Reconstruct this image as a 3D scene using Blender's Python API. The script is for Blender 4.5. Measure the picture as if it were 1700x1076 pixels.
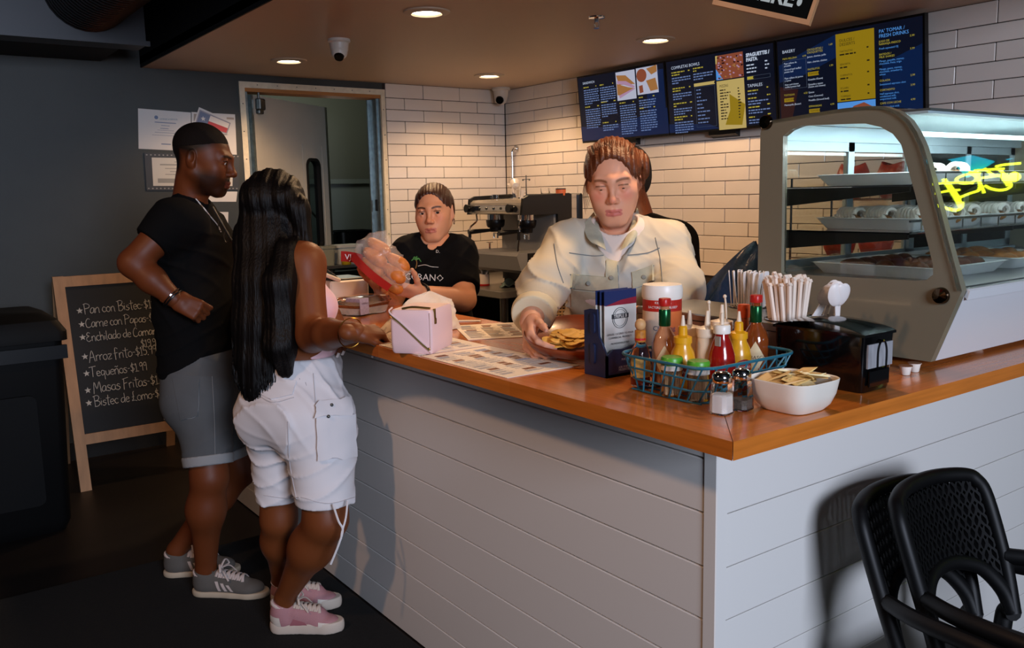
import bpy, bmesh, math, random
import numpy as np
from mathutils import Vector, Matrix
for _o in list(bpy.data.objects): bpy.data.objects.remove(_o)
SCN = bpy.context.scene
COL = SCN.collection
rnd = random.Random(7)
PI = math.pi
# ------------------------------------------------------------------ camera
CR = np.array([[0.8083063767952168, -0.5883851255704511, -0.021065261442324505],
               [0.10297467728812885, 0.10605511398963334, 0.9890139173105966],
               [0.579686999224232, 0.801595444600386, -0.1463137933563166]])
CF = 1454.2968
CC = np.array([-1.0961867, -0.9096848, 1.4757316])
cam = bpy.data.cameras.new('camera')
cam.sensor_width = 36.0
cam.lens = CF / 1700 * 36.0
cam.clip_start = 0.05
camo = bpy.data.objects.new('camera', cam)
COL.objects.link(camo)
_m = Matrix.Identity(4)
for _i in range(3):
    _m[_i][0] = CR[0][_i]; _m[_i][1] = CR[1][_i]; _m[_i][2] = -CR[2][_i]; _m[_i][3] = CC[_i]
camo.matrix_world = _m
SCN.camera = camo
# ------------------------------------------------------------------ world, lights, exposure
def lin(c):
    if isinstance(c, str):
        c = c.lstrip('#'); c = [int(c[i:i+2], 16) / 255 for i in (0, 2, 4)]
    return [x / 12.92 if x <= .04045 else ((x + .055) / 1.055) ** 2.4 for x in c[:3]]
SCN.view_settings.view_transform = 'Standard'
SCN.view_settings.look = 'None'
SCN.view_settings.gamma = 1
SCN.view_settings.use_curve_mapping = False
SCN.view_settings.exposure = 0.0
W = bpy.data.worlds.new('world'); SCN.world = W; W.use_nodes = True
W.node_tree.nodes['Background'].inputs[0].default_value = (0.9, 0.9, 1.0, 1)
W.node_tree.nodes['Background'].inputs[1].default_value = 0.03
def light(name, kind, loc, energy, col, target=None, size=.2, sizey=None, spot=None, blend=.6):
    l = bpy.data.lights.new(name, kind); l.energy = energy; l.color = lin(col) if isinstance(col, str) else col
    if kind == 'AREA':
        l.size = size
        if sizey: l.shape = 'RECTANGLE'; l.size_y = sizey
    elif kind in ('POINT', 'SPOT'):
        l.shadow_soft_size = size
        if kind == 'SPOT': l.spot_size = math.radians(spot or 120); l.spot_blend = blend
    o = bpy.data.objects.new(name, l); COL.objects.link(o); o.location = loc
    d = Vector(target) - Vector(loc) if target is not None else Vector((0, 0, -1))
    o.rotation_euler = d.to_track_quat('-Z', 'Y').to_euler()
    return o
LAMPS = [(.9, 2.42), (.9, 3.94), (2.27, 3.94), (2.26, 2.42)]
for _x, _y in LAMPS + [(.9, .9)]:
    light('recessed_lamp_light', 'SPOT', (_x, _y, 2.235), 54, '#ffcf9c', size=.06, spot=150, blend=.5)
# storefront daylight behind the camera, and the dining room's warm lamps
light('storefront_daylight', 'AREA', (-1.2, -4.6, 2.3), 270, '#dde8ff', target=(.3, .6, .8), size=1.6, sizey=1.4)
light('dining_lamp_light', 'SPOT', (-2.3, .6, 2.7), 85, '#ffc496', target=(.3, 1.2, .6), size=.08, spot=75)
light('kitchen_lamp_light', 'POINT', (1.9, 5.6, 2.2), 13, '#f4fff0', size=.2)
# ------------------------------------------------------------------ pixel rays (measured on the photograph) -> points
def ray(x, y): return CR.T @ np.array([(x - 850) / CF, -(y - 538) / CF, 1.])
def hit(x, y, axis, v):
    d = ray(x, y); t = (v - CC[axis]) / d[axis]; return CC + t * d
def hx(x, y, v): return hit(x, y, 0, v)
def hy(x, y, v): return hit(x, y, 1, v)
def hz(x, y, v=1.07): return hit(x, y, 2, v)
def atd(x, y, d): return CC + d * ray(x, y)
# ------------------------------------------------------------------ materials
MATS = {}
def M(name, col='#808080', rough=.5, metal=0., bump=0., bscale=60., var=0., vscale=8., emit=None, estr=0., trans=0., ior=1.45,
      alpha=1., coat=0., sub=0., vcol=None, sheen=0., spec=.5, stretch=None, aniso=0.):
    if name in MATS: return MATS[name]
    m = bpy.data.materials.new(name); m.use_nodes = True; nt = m.node_tree; N = nt.nodes; L = nt.links
    b = N['Principled BSDF']
    c = lin(col) if isinstance(col, str) else list(col)
    b.inputs['Base Color'].default_value = (*c, 1)
    b.inputs['Roughness'].default_value = rough; b.inputs['Metallic'].default_value = metal
    b.inputs['IOR'].default_value = ior; b.inputs['Transmission Weight'].default_value = trans
    b.inputs['Alpha'].default_value = alpha; b.inputs['Coat Weight'].default_value = coat; b.inputs['Coat Roughness'].default_value = .08
    b.inputs['Specular IOR Level'].default_value = spec; b.inputs['Sheen Weight'].default_value = sheen
    if sub: b.inputs['Subsurface Weight'].default_value = sub; b.inputs['Subsurface Radius'].default_value = (.01, .004, .002); b.inputs['Subsurface Scale'].default_value = .5
    if emit is not None:
        e = lin(emit) if isinstance(emit, str) else emit
        b.inputs['Emission Color'].default_value = (*e, 1); b.inputs['Emission Strength'].default_value = estr
    src = None
    if var or bump or vcol:
        tc = N.new('ShaderNodeTexCoord'); mp = N.new('ShaderNodeMapping'); L.new(tc.outputs['Object'], mp.inputs[0])
        if stretch: mp.inputs['Scale'].default_value = stretch
    if vcol:
        a = N.new('ShaderNodeVertexColor'); a.layer_name = vcol; src = a.outputs[0]; L.new(src, b.inputs['Base Color'])
    if var:
        n = N.new('ShaderNodeTexNoise'); n.inputs['Scale'].default_value = vscale; n.inputs['Detail'].default_value = 6; L.new(mp.outputs[0], n.inputs['Vector'])
        r = N.new('ShaderNodeMapRange'); r.inputs['From Min'].default_value = .25; r.inputs['From Max'].default_value = .75
        r.inputs['To Min'].default_value = 1 - var; r.inputs['To Max'].default_value = 1 + var; L.new(n.outputs[0], r.inputs['Value'])
        mx = N.new('ShaderNodeMix'); mx.data_type = 'RGBA'; mx.blend_type = 'MULTIPLY'; mx.inputs[0].default_value = 1
        if src: L.new(src, mx.inputs[6])
        else: mx.inputs[6].default_value = (*c, 1)
        L.new(r.outputs[0], mx.inputs[7]); L.new(mx.outputs[2], b.inputs['Base Color'])
    if bump:
        n2 = N.new('ShaderNodeTexNoise'); n2.inputs['Scale'].default_value = bscale; n2.inputs['Detail'].default_value = 4; L.new(mp.outputs[0], n2.inputs['Vector'])
        bp = N.new('ShaderNodeBump'); bp.inputs['Strength'].default_value = bump; bp.inputs['Distance'].default_value = .01
        L.new(n2.outputs[0], bp.inputs['Height']); L.new(bp.outputs[0], b.inputs['Normal'])
    MATS[name] = m; return m
def glass(name, col='#ffffff', rough=.02, ior=1.45): return M(name, col, rough=rough, trans=1., ior=ior)
# ------------------------------------------------------------------ mesh builder
class MB:
    def __init__(s): s.v = []; s.f = []; s.mi = []; s.cur = 0; s.X = None
    def mat(s, i): s.cur = i; return s
    def xf(s, m): s.X = m; return s
    def add(s, vs, fs):
        o = len(s.v)
        if s.X is not None: vs = [tuple(s.X @ Vector(v)) for v in vs]
        s.v += [tuple(float(c) for c in v) for v in vs]; s.f += [tuple(i + o for i in f) for f in fs]; s.mi += [s.cur] * len(fs)
        return s
    def box(s, c, d, rot=None, bev=0.):
        x, y, z = d[0] / 2, d[1] / 2, d[2] / 2
        if bev > 0:
            b = min(bev, x * .95, y * .95, z * .95); vs = []; fs = []
            for sx in (-1, 1):
                for sy in (-1, 1):
                    for sz in (-1, 1):
                        vs += [(sx * x, sy * (y - b), sz * (z - b)), (sx * (x - b), sy * y, sz * (z - b)), (sx * (x - b), sy * (y - b), sz * z)]
            def I(sx, sy, sz, k): return ((sx > 0) * 4 + (sy > 0) * 2 + (sz > 0)) * 3 + k
            for a in (-1, 1):
                fs.append([I(a, -1, -1, 0), I(a, 1, -1, 0), I(a, 1, 1, 0), I(a, -1, 1, 0)][::a])
                fs.append([I(-1, a, -1, 1), I(-1, a, 1, 1), I(1, a, 1, 1), I(1, a, -1, 1)][::a])
                fs.append([I(-1, -1, a, 2), I(1, -1, a, 2), I(1, 1, a, 2), I(-1, 1, a, 2)][::a])
                for b2 in (-1, 1):
                    fs.append([I(a, b2, -1, 0), I(a, b2, 1, 0), I(a, b2, 1, 1), I(a, b2, -1, 1)])
                    fs.append([I(a, -1, b2, 0), I(a, 1, b2, 0), I(a, 1, b2, 2), I(a, -1, b2, 2)])
                    fs.append([I(-1, a, b2, 1), I(1, a, b2, 1), I(1, a, b2, 2), I(-1, a, b2, 2)])
                    for c2 in (-1, 1): fs.append([I(a, b2, c2, 0), I(a, b2, c2, 1), I(a, b2, c2, 2)])
        else:
            vs = [(-x, -y, -z), (x, -y, -z), (x, y, -z), (-x, y, -z), (-x, -y, z), (x, -y, z), (x, y, z), (-x, y, z)]
            fs = [(0, 3, 2, 1), (4, 5, 6, 7), (0, 1, 5, 4), (1, 2, 6, 5), (2, 3, 7, 6), (3, 0, 4, 7)]
        if rot is not None:
            r = rot if isinstance(rot, Matrix) else Matrix.Rotation(rot, 3, 'Z'); vs = [tuple(r @ Vector(v)) for v in vs]
        return s.add([(v[0] + c[0], v[1] + c[1], v[2] + c[2]) for v in vs], fs)
    def b2(s, p, q, bev=0.):   # box by two corners
        return s.box([(a + b) / 2 for a, b in zip(p, q)], [abs(b - a) for a, b in zip(p, q)], bev=bev)
    def loft(s, rings, cap0=True, cap1=True, closed=True):
        n = len(rings[0]); vs = [v for r in rings for v in r]; fs = []
        for i in range(len(rings) - 1):
            for j in range(n if closed else n - 1):
                k = (j + 1) % n; fs.append((i * n + j, i * n + k, (i + 1) * n + k, (i + 1) * n + j))
        if cap0: fs.append(tuple(range(n - 1, -1, -1)))
        if cap1: fs.append(tuple(range((len(rings) - 1) * n, len(rings) * n)))
        return s.add(vs, fs)
    def lathe(s, prof, c=(0, 0, 0), n=24, sq=None, cap=True):
        rings = []
        for r, z in prof:
            ring = []
            for i in range(n):
                a = 2 * PI * (i + .5) / n; x, y = math.cos(a), math.sin(a)
                if sq: k = (abs(x) ** sq + abs(y) ** sq) ** (-1 / sq); x *= k; y *= k
                ring.append((c[0] + r * x, c[1] + r * y, c[2] + z))
            rings.append(ring)
        return s.loft(rings, cap, cap)
    def cyl(s, p, q, r, r2=None, n=12, cap=True):
        return s.tube([p, q], [r, r if r2 is None else r2], n, cap)
    def tube(s, pts, r, n=8, cap=True, closed=False, flat=None):
        P = [Vector(p) for p in pts]; m = len(P)
        R = r if isinstance(r, (list, tuple)) else [r] * m
        rings = []; nrm = None
        for i in range(m):
            if closed: t = P[(i + 1) % m] - P[(i - 1) % m]
            else: t = P[min(i + 1, m - 1)] - P[max(i - 1, 0)]
            t = t.normalized() if t.length > 1e-9 else Vector((0, 0, 1))
            if nrm is None:
                a = Vector((0, 0, 1)) if abs(t.z) < .9 else Vector((1, 0, 0)); nrm = (a - a.dot(t) * t).normalized()
            else:
                nrm = nrm - nrm.dot(t) * t; nrm = nrm.normalized() if nrm.length > 1e-6 else t.orthogonal().normalized()
            bn = t.cross(nrm); k = flat or 1.
            rings.append([tuple(P[i] + nrm * (math.cos(2 * PI * (j + .5) / n) * R[i] * k) + bn * (math.sin(2 * PI * (j + .5) / n) * R[i])) for j in range(n)])
        if closed: rings.append(rings[0]); return s.loft(rings, False, False)
        return s.loft(rings, cap, cap)
    def prism(s, poly, h0, h1, ax=2):   # polygon (2D) extruded along axis
        def mk(p, h):
            return (h, p[0], p[1]) if ax == 0 else ((p[0], h, p[1]) if ax == 1 else (p[0], p[1], h))
        n = len(poly); vs = [mk(p, h0) for p in poly] + [mk(p, h1) for p in poly]
        fs = [tuple(range(n - 1, -1, -1)), tuple(range(n, 2 * n))] + [(i, (i + 1) % n, n + (i + 1) % n, n + i) for i in range(n)]
        return s.add(vs, fs)
    def ring_prism(s, outer, inner, h0, h1, ax=2):  # same point count, hole
        def mk(p, h):
            return (h, p[0], p[1]) if ax == 0 else ((p[0], h, p[1]) if ax == 1 else (p[0], p[1], h))
        n = len(outer); vs = [mk(p, h0) for p in outer] + [mk(p, h0) for p in inner] + [mk(p, h1) for p in outer] + [mk(p, h1) for p in inner]; fs = []
        for i in range(n):
            k = (i + 1) % n
            fs += [(i, n + i, n + k, k), (2 * n + i, 2 * n + k, 3 * n + k, 3 * n + i), (i, k, 2 * n + k, 2 * n + i), (n + i, 3 * n + i, 3 * n + k, n + k)]
        return s.add(vs, fs)
    def sphere(s, c, r, n=16, m=10, z0=-1., z1=1.):
        R = r if isinstance(r, (tuple, list)) else (r, r, r)
        a0, a1 = math.asin(z0), math.asin(z1); rings = []
        for i in range(m + 1):
            t = a0 + (a1 - a0) * i / m; k = max(math.cos(t), 1e-4)
            rings.append([(c[0] + R[0] * k * math.cos(2 * PI * j / n), c[1] + R[1] * k * math.sin(2 * PI * j / n), c[2] + R[2] * math.sin(t)) for j in range(n)])
        return s.loft(rings)
    def sheet(s, fn, nu, nv, th=0.):    # fn(u,v)->point
        vs = [tuple(fn(i / nu, j / nv)) for i in range(nu + 1) for j in range(nv + 1)]
        w = nv + 1; fs = [(i * w + j, (i + 1) * w + j, (i + 1) * w + j + 1, i * w + j + 1) for i in range(nu) for j in range(nv)]
        return s.add(vs, fs)
    def build(s, name, mats, parent=None, smooth=False, off=None, kind=None, ang=40):
        me = bpy.data.meshes.new(name)
        o3 = Vector(off) if off is not None else Vector((0, 0, 0))
        vs = [(v[0] - o3.x, v[1] - o3.y, v[2] - o3.z) for v in s.v]
        me.from_pydata(vs, [], s.f)
        if not isinstance(mats, (list, tuple)): mats = [mats]
        for m in mats: me.materials.append(m)
        if len(mats) > 1: me.polygons.foreach_set('material_index', s.mi)
        bm = bmesh.new(); bm.from_mesh(me); bmesh.ops.recalc_face_normals(bm, faces=bm.faces); bm.to_mesh(me); bm.free()
        if smooth:
            me.polygons.foreach_set('use_smooth', [True] * len(me.polygons))
            if ang < 179: me.set_sharp_from_angle(angle=math.radians(ang))
        return link(name, me, parent, kind)
def link(name, me, parent=None, kind=None):
    o = bpy.data.objects.new(name, me); COL.objects.link(o)
    if parent is not None: o.parent = parent
    if kind: o['kind'] = kind
    return o
def thing(name, label, cat, loc=(0, 0, 0), rotz=0., group=None, rot=None):
    o = bpy.data.objects.new(name, None); COL.objects.link(o); o.empty_display_size = .05
    o.location = [float(v) for v in loc]; o.rotation_euler = rot if rot is not None else (0, 0, rotz)
    return tag(o, label, cat, group)
def tag(o, label=None, cat=None, group=None):
    if label: o['label'] = label
    if cat: o['category'] = cat
    if group: o['group'] = group
    return o
def copy_tree(o, parent=None):
    c = o.copy(); COL.objects.link(c)
    if parent is not None: c.parent = parent
    for ch in list(o.children): copy_tree(ch, c)
    return c
def modifier_bake(o):
    dg = bpy.context.evaluated_depsgraph_get(); e = o.evaluated_get(dg); me = bpy.data.meshes.new_from_object(e); o.modifiers.clear(); o.data = me; return o
def text_mesh(s, size=1., align='CENTER', extrude=0., off=0., shear=0., space=1., line=1., res=2, valign='CENTER'):
    cu = bpy.data.curves.new('t', 'FONT'); cu.body = s; cu.size = size; cu.align_x = align; cu.align_y = valign; cu.extrude = extrude; cu.offset = off
    cu.shear = shear; cu.space_character = space; cu.space_line = line; cu.resolution_u = res
    o = bpy.data.objects.new('t', cu); COL.objects.link(o)
    dg = bpy.context.evaluated_depsgraph_get(); dg.update()
    me = bpy.data.meshes.new_from_object(o.evaluated_get(dg)); bpy.data.objects.remove(o)
    v = [tuple(p.co) for p in me.vertices]; f = [tuple(p.vertices) for p in me.polygons]; bpy.data.meshes.remove(me)
    return v, f
def put_text(mb, s, org, ux, uy, size, **k):  # text laid on a plane: org + x*ux + y*uy
    v, f = text_mesh(s, size, **k); ux = Vector(ux); uy = Vector(uy); n = ux.cross(uy); o = Vector(org)
    mb.add([tuple(o + ux * p[0] + uy * p[1] + n * p[2]) for p in v], f); return mb
def rrect(w, h, r, n=5, c=(0, 0)):
    pts = []
    for cx, cy, a0 in ((w / 2 - r, h / 2 - r, 0), (-w / 2 + r, h / 2 - r, 90), (-w / 2 + r, -h / 2 + r, 180), (w / 2 - r, -h / 2 + r, 270)):
        for i in range(n + 1):
            a = math.radians(a0 + 90 * i / n); pts.append((c[0] + cx + r * math.cos(a), c[1] + cy + r * math.sin(a)))
    return pts
def bez(p0, p1, p2, p3, n=10):
    p0, p1, p2, p3 = map(Vector, (p0, p1, p2, p3))
    return [tuple(p0 * (1 - t) ** 3 + 3 * p1 * t * (1 - t) ** 2 + 3 * p2 * t * t * (1 - t) + p3 * t ** 3) for t in [i / n for i in range(n + 1)]]
def spline(pts, n=6):  # catmull-rom through points
    P = [Vector(p) for p in pts]; P = [P[0] * 2 - P[1]] + P + [P[-1] * 2 - P[-2]]; out = []
    for i in range(1, len(P) - 2):
        a, b, c, d = P[i - 1], P[i], P[i + 1], P[i + 2]
        for j in range(n):
            t = j / n; out.append(tuple(.5 * ((2 * b) + (c - a) * t + (2 * a - 5 * b + 4 * c - d) * t * t + (3 * b - a - 3 * c + d) * t ** 3)))
    out.append(tuple(P[-2])); return out
# ================================================================== SETTING
BY, WX, CEIL = 4.6, 2.866, 2.25
m_wall = M('dark_grey_paint', '#363a39', rough=.55, bump=.05, bscale=150, var=.05)
m_tile = M('glazed_tile', '#d9d0c6', rough=.16, var=.03, vscale=3)
m_grout = M('dark_grout', '#2e2723', rough=.9)
m_ceil = M('ceiling_paint', '#bda792', rough=.5, bump=.03, bscale=200)
m_black = M('black_paint', '#0c0c0d', rough=.7)
m_floor = M('dark_floor', '#120b08', rough=.45, var=.25, vscale=4, stretch=(1, 12, 1), bump=.05)
m_steel = M('brushed_steel', '#9a9a98', rough=.28, metal=1., bump=.02, bscale=300, stretch=(1, 20, 20))
m_dsteel = M('dull_steel', '#6d706f', rough=.35, metal=1.)
m_blackpl = M('black_plastic', '#0d0d0e', rough=.35)
m_white = M('white_plastic', '#e6e4e0', rough=.4)
m_rubber = M('black_rubber', '#0a0a0a', rough=.6)
m_chrome = M('chrome', '#d8d8d8', rough=.08, metal=1.)
def struct(name, mb, mats, parent=None, **k):
    return mb.build(name, mats, parent, kind='structure', **k)
b = MB().b2((-5.5, -5.5, -.1), (4.6, 6.9, 0)); struct('floor', b, m_floor)
# back wall with the kitchen doorway
b = MB()
b.b2((-5.5, BY, 0), (.845, BY + .14, 3.3)); b.b2((.845, BY, 2.19), (1.83, BY + .14, 3.3)); b.mat(1).b2((1.83, BY + .003, 0), (3.1, BY + .14, 2.3))
wall_back = struct('wall_back', b, [m_wall, m_grout])
b = MB().b2((WX + .003, -.35, 0), (3.1, BY, 2.3)); b.mat(1).b2((WX + .003, -.35, 2.3), (3.1, BY, 3.3))
wall_right = struct('wall_right', b, [m_grout, m_black])
struct('baseboard_back', MB().b2((-5.5, BY - .014, 0), (.84, BY, .1)), m_black)
# dropped ceiling over the serving area, and the dark ceiling above the dining side
b = MB().b2((.27, .05, CEIL), (WX, BY, CEIL + .02)); b.mat(1).b2((.262, .042, CEIL), (.27, BY, 3.3)); b.b2((.262, .042, CEIL), (WX, .05, 3.3)); b.b2((.262, .042, CEIL + .02), (WX, BY, CEIL + .06))
struct('ceiling', b, [m_ceil, m_black])
struct('ceiling', MB().b2((-5.5, -5.5, 3.3), (4.6, BY + .1, 3.36)), m_black)
struct('wall_side', MB().b2((4.25, -5.5, 0), (4.35, .2, 3.3)), m_wall)
# wall tiles, each an object
def tile_mesh(w, h, axis):
    mb = MB(); d = .009
    mb.box((0, 0, 0), (w, d, h) if axis == 1 else (d, w, h), bev=.0022)
    o = mb.build('tile', m_tile); me = o.data; bpy.data.objects.remove(o); return me
_tc = {}
def put_tile(par, axis, a0, a1, z0, z1):
    g = .0018; w = round(a1 - a0 - 2 * g, 3); h = round(z1 - z0 - 2 * g, 3)
    if w < .008: return
    k = (axis, w, h)
    if k not in _tc: _tc[k] = tile_mesh(w, h, axis)
    o = link('tile', _tc[k], par); c = (a0 + a1) / 2; e = rnd.uniform(-.0006, .0006); zc = (z0 + z1) / 2
    o.location = (c, BY + e, zc) if axis == 1 else (WX + e, c, zc)
PT = .0784
rows = [(2.153, CEIL)] + [(2.153 - PT * (i + 1), 2.153 - PT * i) for i in range(15)]
for r, (z0, z1) in enumerate(rows):
    js = [2.153 + .3055 * k for k in range(-2, 4)] if r % 2 == 0 else [2.0 + .3055 * k for k in range(-2, 4)]
    xs = [1.853] + [j for j in js if 1.87 < j < WX - .02] + [WX - .006]
    for a, c in zip(xs, xs[1:]): put_tile(wall_back, 1, a, c, z0, z1)
    off = 3.914 if r % 2 == 0 else 4.084
    js = sorted([off + .324 * k for k in range(-12, 4)])
    ys = [.55] + [j for j in js if .57 < j < BY - .03] + [BY - .006]
    for a, c in zip(ys, ys[1:]): put_tile(wall_right, 0, a, c, z0, z1)
# doorway: raw white casing, orange timber head, galvanised jamb stud
m_rawwhite = M('raw_white_board', '#d6ccb4', rough=.8, var=.12, vscale=25)
m_timber = M('raw_timber', '#a9713c', rough=.7, var=.15, vscale=6, stretch=(1, 10, 10))
m_galv = M('galvanised', '#8d9a9c', rough=.35, metal=.9, var=.25, vscale=30)
t1 = thing('trim_1', None, None); t1['kind'] = 'structure'
def wob(pts): return pts
b = MB(); b.b2((.833, BY - .012, 0), (.868, BY + .01, 2.205)); b.build('casing_strip', m_rawwhite, t1)
b = MB(); b.b2((1.815, BY - .012, 0), (1.846, BY + .01, 2.205)); b.build('casing_strip', m_rawwhite, t1)
b = MB(); b.b2((.868, BY - .012, 2.168), (1.815, BY + .01, 2.205)); b.build('casing_strip', m_rawwhite, t1)
b = MB(); b.b2((.868, BY - .004, 2.146), (1.815, BY + .14, 2.17)); b.build('timber_head', m_timber, t1)
b = MB(); b.b2((1.805, BY + .012, 0), (1.828, BY + .03, 2.146)); b.b2((1.793, BY + .03, 0), (1.828, BY + .128, 2.146)); b.b2((1.775, BY + .125, 0), (1.828, BY + .14, 2.146)); b.build('steel_stud', m_galv, t1)
b = MB(); b.b2((.868, BY + .012, 0), (.89, BY + .14, 2.146)); b.build('steel_stud', m_galv, t1)
b = MB(); b.b2((1.786, BY + .06, 1.38), (1.794, BY + .09, 1.46), bev=.002); b.build('strike_plate', m_blackpl, t1)
b = MB()
for z in [.2 + .17 * i for i in range(12)]:
    for x in (.85, 1.832): b.cyl((x + rnd.uniform(-.006, .006), BY - .0145, z), (x, BY - .01, z), .0035, n=8)
for x in [.95 + .13 * i for i in range(7)]: b.cyl((x, BY - .0145, 2.188), (x, BY - .01, 2.188), .0035, n=8)
b.build('screw', m_dsteel, t1, kind='stuff')
# swinging kitchen door, ajar into the kitchen
m_door = M('door_laminate', '#b4afa2', rough=.42, var=.04)
m_doorglass = glass('smoked_door_glass', '#8c9a9c', rough=.03)
ang = math.radians(36)
dr = thing('door_1', None, None, (.905, BY + .03, .012), ang); dr['kind'] = 'structure'
DW, DH = .93, 2.118
def ring_pts(outer, n): return outer
wo = rrect(.155, .62, .05, 6, (.70, 1.42)); wo2 = rrect(.19, .655, .06, 6, (.70, 1.42))
def rect_pts_like(inner, x0, x1, z0, z1, c):   # project hole outline to the slab outline
    out = []
    for p in inner:
        dx, dz = p[0] - c[0], p[1] - c[1]; t = 1e9
        if dx > 1e-9: t = min(t, (x1 - c[0]) / dx)
        if dx < -1e-9: t = min(t, (x0 - c[0]) / dx)
        if dz > 1e-9: t = min(t, (z1 - c[1]) / dz)
        if dz < -1e-9: t = min(t, (z0 - c[1]) / dz)
        out.append((c[0] + dx * t, c[1] + dz * t))
    return out
b = MB(); xa, xb, za, zb = .56, .84, 1.0, 1.84
wi = wo; ou = []
hole = rrect(.155, .62, .05, 6, (.70, 1.42))
b.ring_prism(rect_pts_like(hole, xa, xb, za, zb, (.70, 1.42)), hole, -.02, .02, 1)
b.b2((.0, -.02, 0), (xa, .02, DH)); b.b2((xb, -.02, 0), (DW - .03, .02, DH)); b.b2((xa, -.02, 0), (xb, .02, za)); b.b2((xa, -.02, zb), (xb, .02, DH))
b.build('door_slab', m_door, dr)
b = MB(); b.ring_prism(wo2, rrect(.15, .615, .048, 6, (.70, 1.42)), -.027, .027, 1); b.build('window_gasket', m_rubber, dr)
b = MB(); b.prism(rrect(.156, .622, .05, 6, (.70, 1.42)), -.004, .004, 1); b.build('window_pane', m_doorglass, dr)
b = MB(); b.b2((DW - .03, -.022, 0), (DW - .012, .022, DH)); b.b2((DW - .009, -.022, 0), (DW, .022, DH)); b.build('edge_channel', m_steel, dr)
b = MB(); b.b2((-.006, -.023, 0), (.012, .023, DH)); b.build('edge_channel', m_galv, dr)
b = MB(); b.b2((.03, -.06, DH - .09), (.095, -.02, DH - .02), bev=.006).cyl((.05, -.04, DH - .03), (.05, -.04, DH + .02), .009).b2((.035, -.05, DH - .115), (.085, -.02, DH - .09), bev=.004); b.build('pivot_hinge', m_dsteel, dr)
# kitchen beyond
m_kwall = M('kitchen_wall', '#5b5a50', rough=.6)
b = MB(); b.b2((.2, 6.4, 0), (3.1, 6.5, 2.7)); b.b2((3.0, BY + .14, 0), (3.1, 6.4, 2.7)); b.b2((.1, BY + .14, 0), (.2, 6.5, 2.7)); b.b2((.1, BY + .14, 2.7), (3.1, 6.5, 2.76))
struct('wall_kitchen', b, m_kwall)
k = thing('steel_sink', 'stainless kitchen sink unit with a tall splashback seen through the doorway', 'sink', (2.25, 5.9, 0))
b = MB(); b.b2((-.75, .40, .86), (.7, .43, 1.64)); b.b2((-.75, .36, 1.60), (.7, .43, 1.64)); b.build('splashback', M('splash_grey', '#7b7f79', rough=.35, metal=.35), k)
b = MB(); b.b2((-.75, -.32, .84), (.7, .40, .9), bev=.006); b.build('sink_top', m_dsteel, k)
b = MB(); b.b2((-.72, -.3, .1), (.68, .38, .84)); b.build('cabinet', M('dark_cabinet', '#23231f', rough=.5), k)
pk = thing('stock_pot', 'dark rectangular pan with a long handle standing on the kitchen sink', 'pan', (2.12, 5.8, .9))
b = MB(); b.loft([[(p[0], p[1], z) for p in rrect(w, h, .06, 4)] for w, h, z in ((.34, .3, 0), (.36, .32, .30), (.38, .34, .31), (.35, .31, .31), (.33, .29, .02))], True, True); b.build('pan_body', M('dark_pan', '#20211f', rough=.3, metal=.8), pk, smooth=True)
b = MB(); b.tube([(-.18, -.05, .29), (-.28, -.05, .38), (-.40, -.04, .52)], .009); b.build('pan_handle', m_dsteel, pk)
# stainless shelf just inside the door, with tubs on it
sh = thing('kitchen_shelf', 'steel prep shelf just inside the kitchen doorway', 'shelf', (1.78, 5.0, 0))
b = MB(); b.b2((-.4, -.13, .98), (.3, .25, 1.0)); b.build('shelf_top', m_dsteel, sh)
for x in (-.38, .28):
    for y in (-.11, .23): MB().b2((x - .02, y - .02, 0), (x + .02, y + .02, .98)).build('leg', m_dsteel, sh)
for i, (x, y, w, h, c, lab) in enumerate(((1.71, 5.03, .2, .12, '#b8b6ac', 'grey plastic tub with a rim on the kitchen shelf'), (1.52, 4.97, .12, .12, '#6f7062', 'dull green tub left of the grey tub on the kitchen shelf'))):
    tb = thing('plastic_tub', lab, 'tub', (x, y, 1.0)); m = M('tub%d' % i, c, rough=.5)
    MB().loft([[(p[0], p[1], z) for p in rrect(a, a * .8, .02, 3)] for a, z in ((w * .86, 0), (w * .95, h))], True, True).build('tub_body', m, tb)
    MB().loft([[(p[0], p[1], z) for p in rrect(a, a * .8, .02, 3)] for a, z in ((w, h), (w * 1.04, h), (w * 1.04, h + .018), (w, h + .018))], True, True).build('tub_lid', m, tb)
jr = thing('pickle_jar', 'small yellow jar in front of the grey tub in the kitchen', 'jar', (1.645, 4.90, 1.0))
MB().lathe([(.03, 0), (.034, .005), (.034, .06), (.026, .07)], n=16).build('jar_body', M('yellow_jar', '#a8891e', rough=.25), jr, smooth=True)
MB().lathe([(.028, .07), (.028, .083), (.0, .084)], n=16).build('jar_lid', M('dark_lid', '#2a2a20'), jr)
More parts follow.
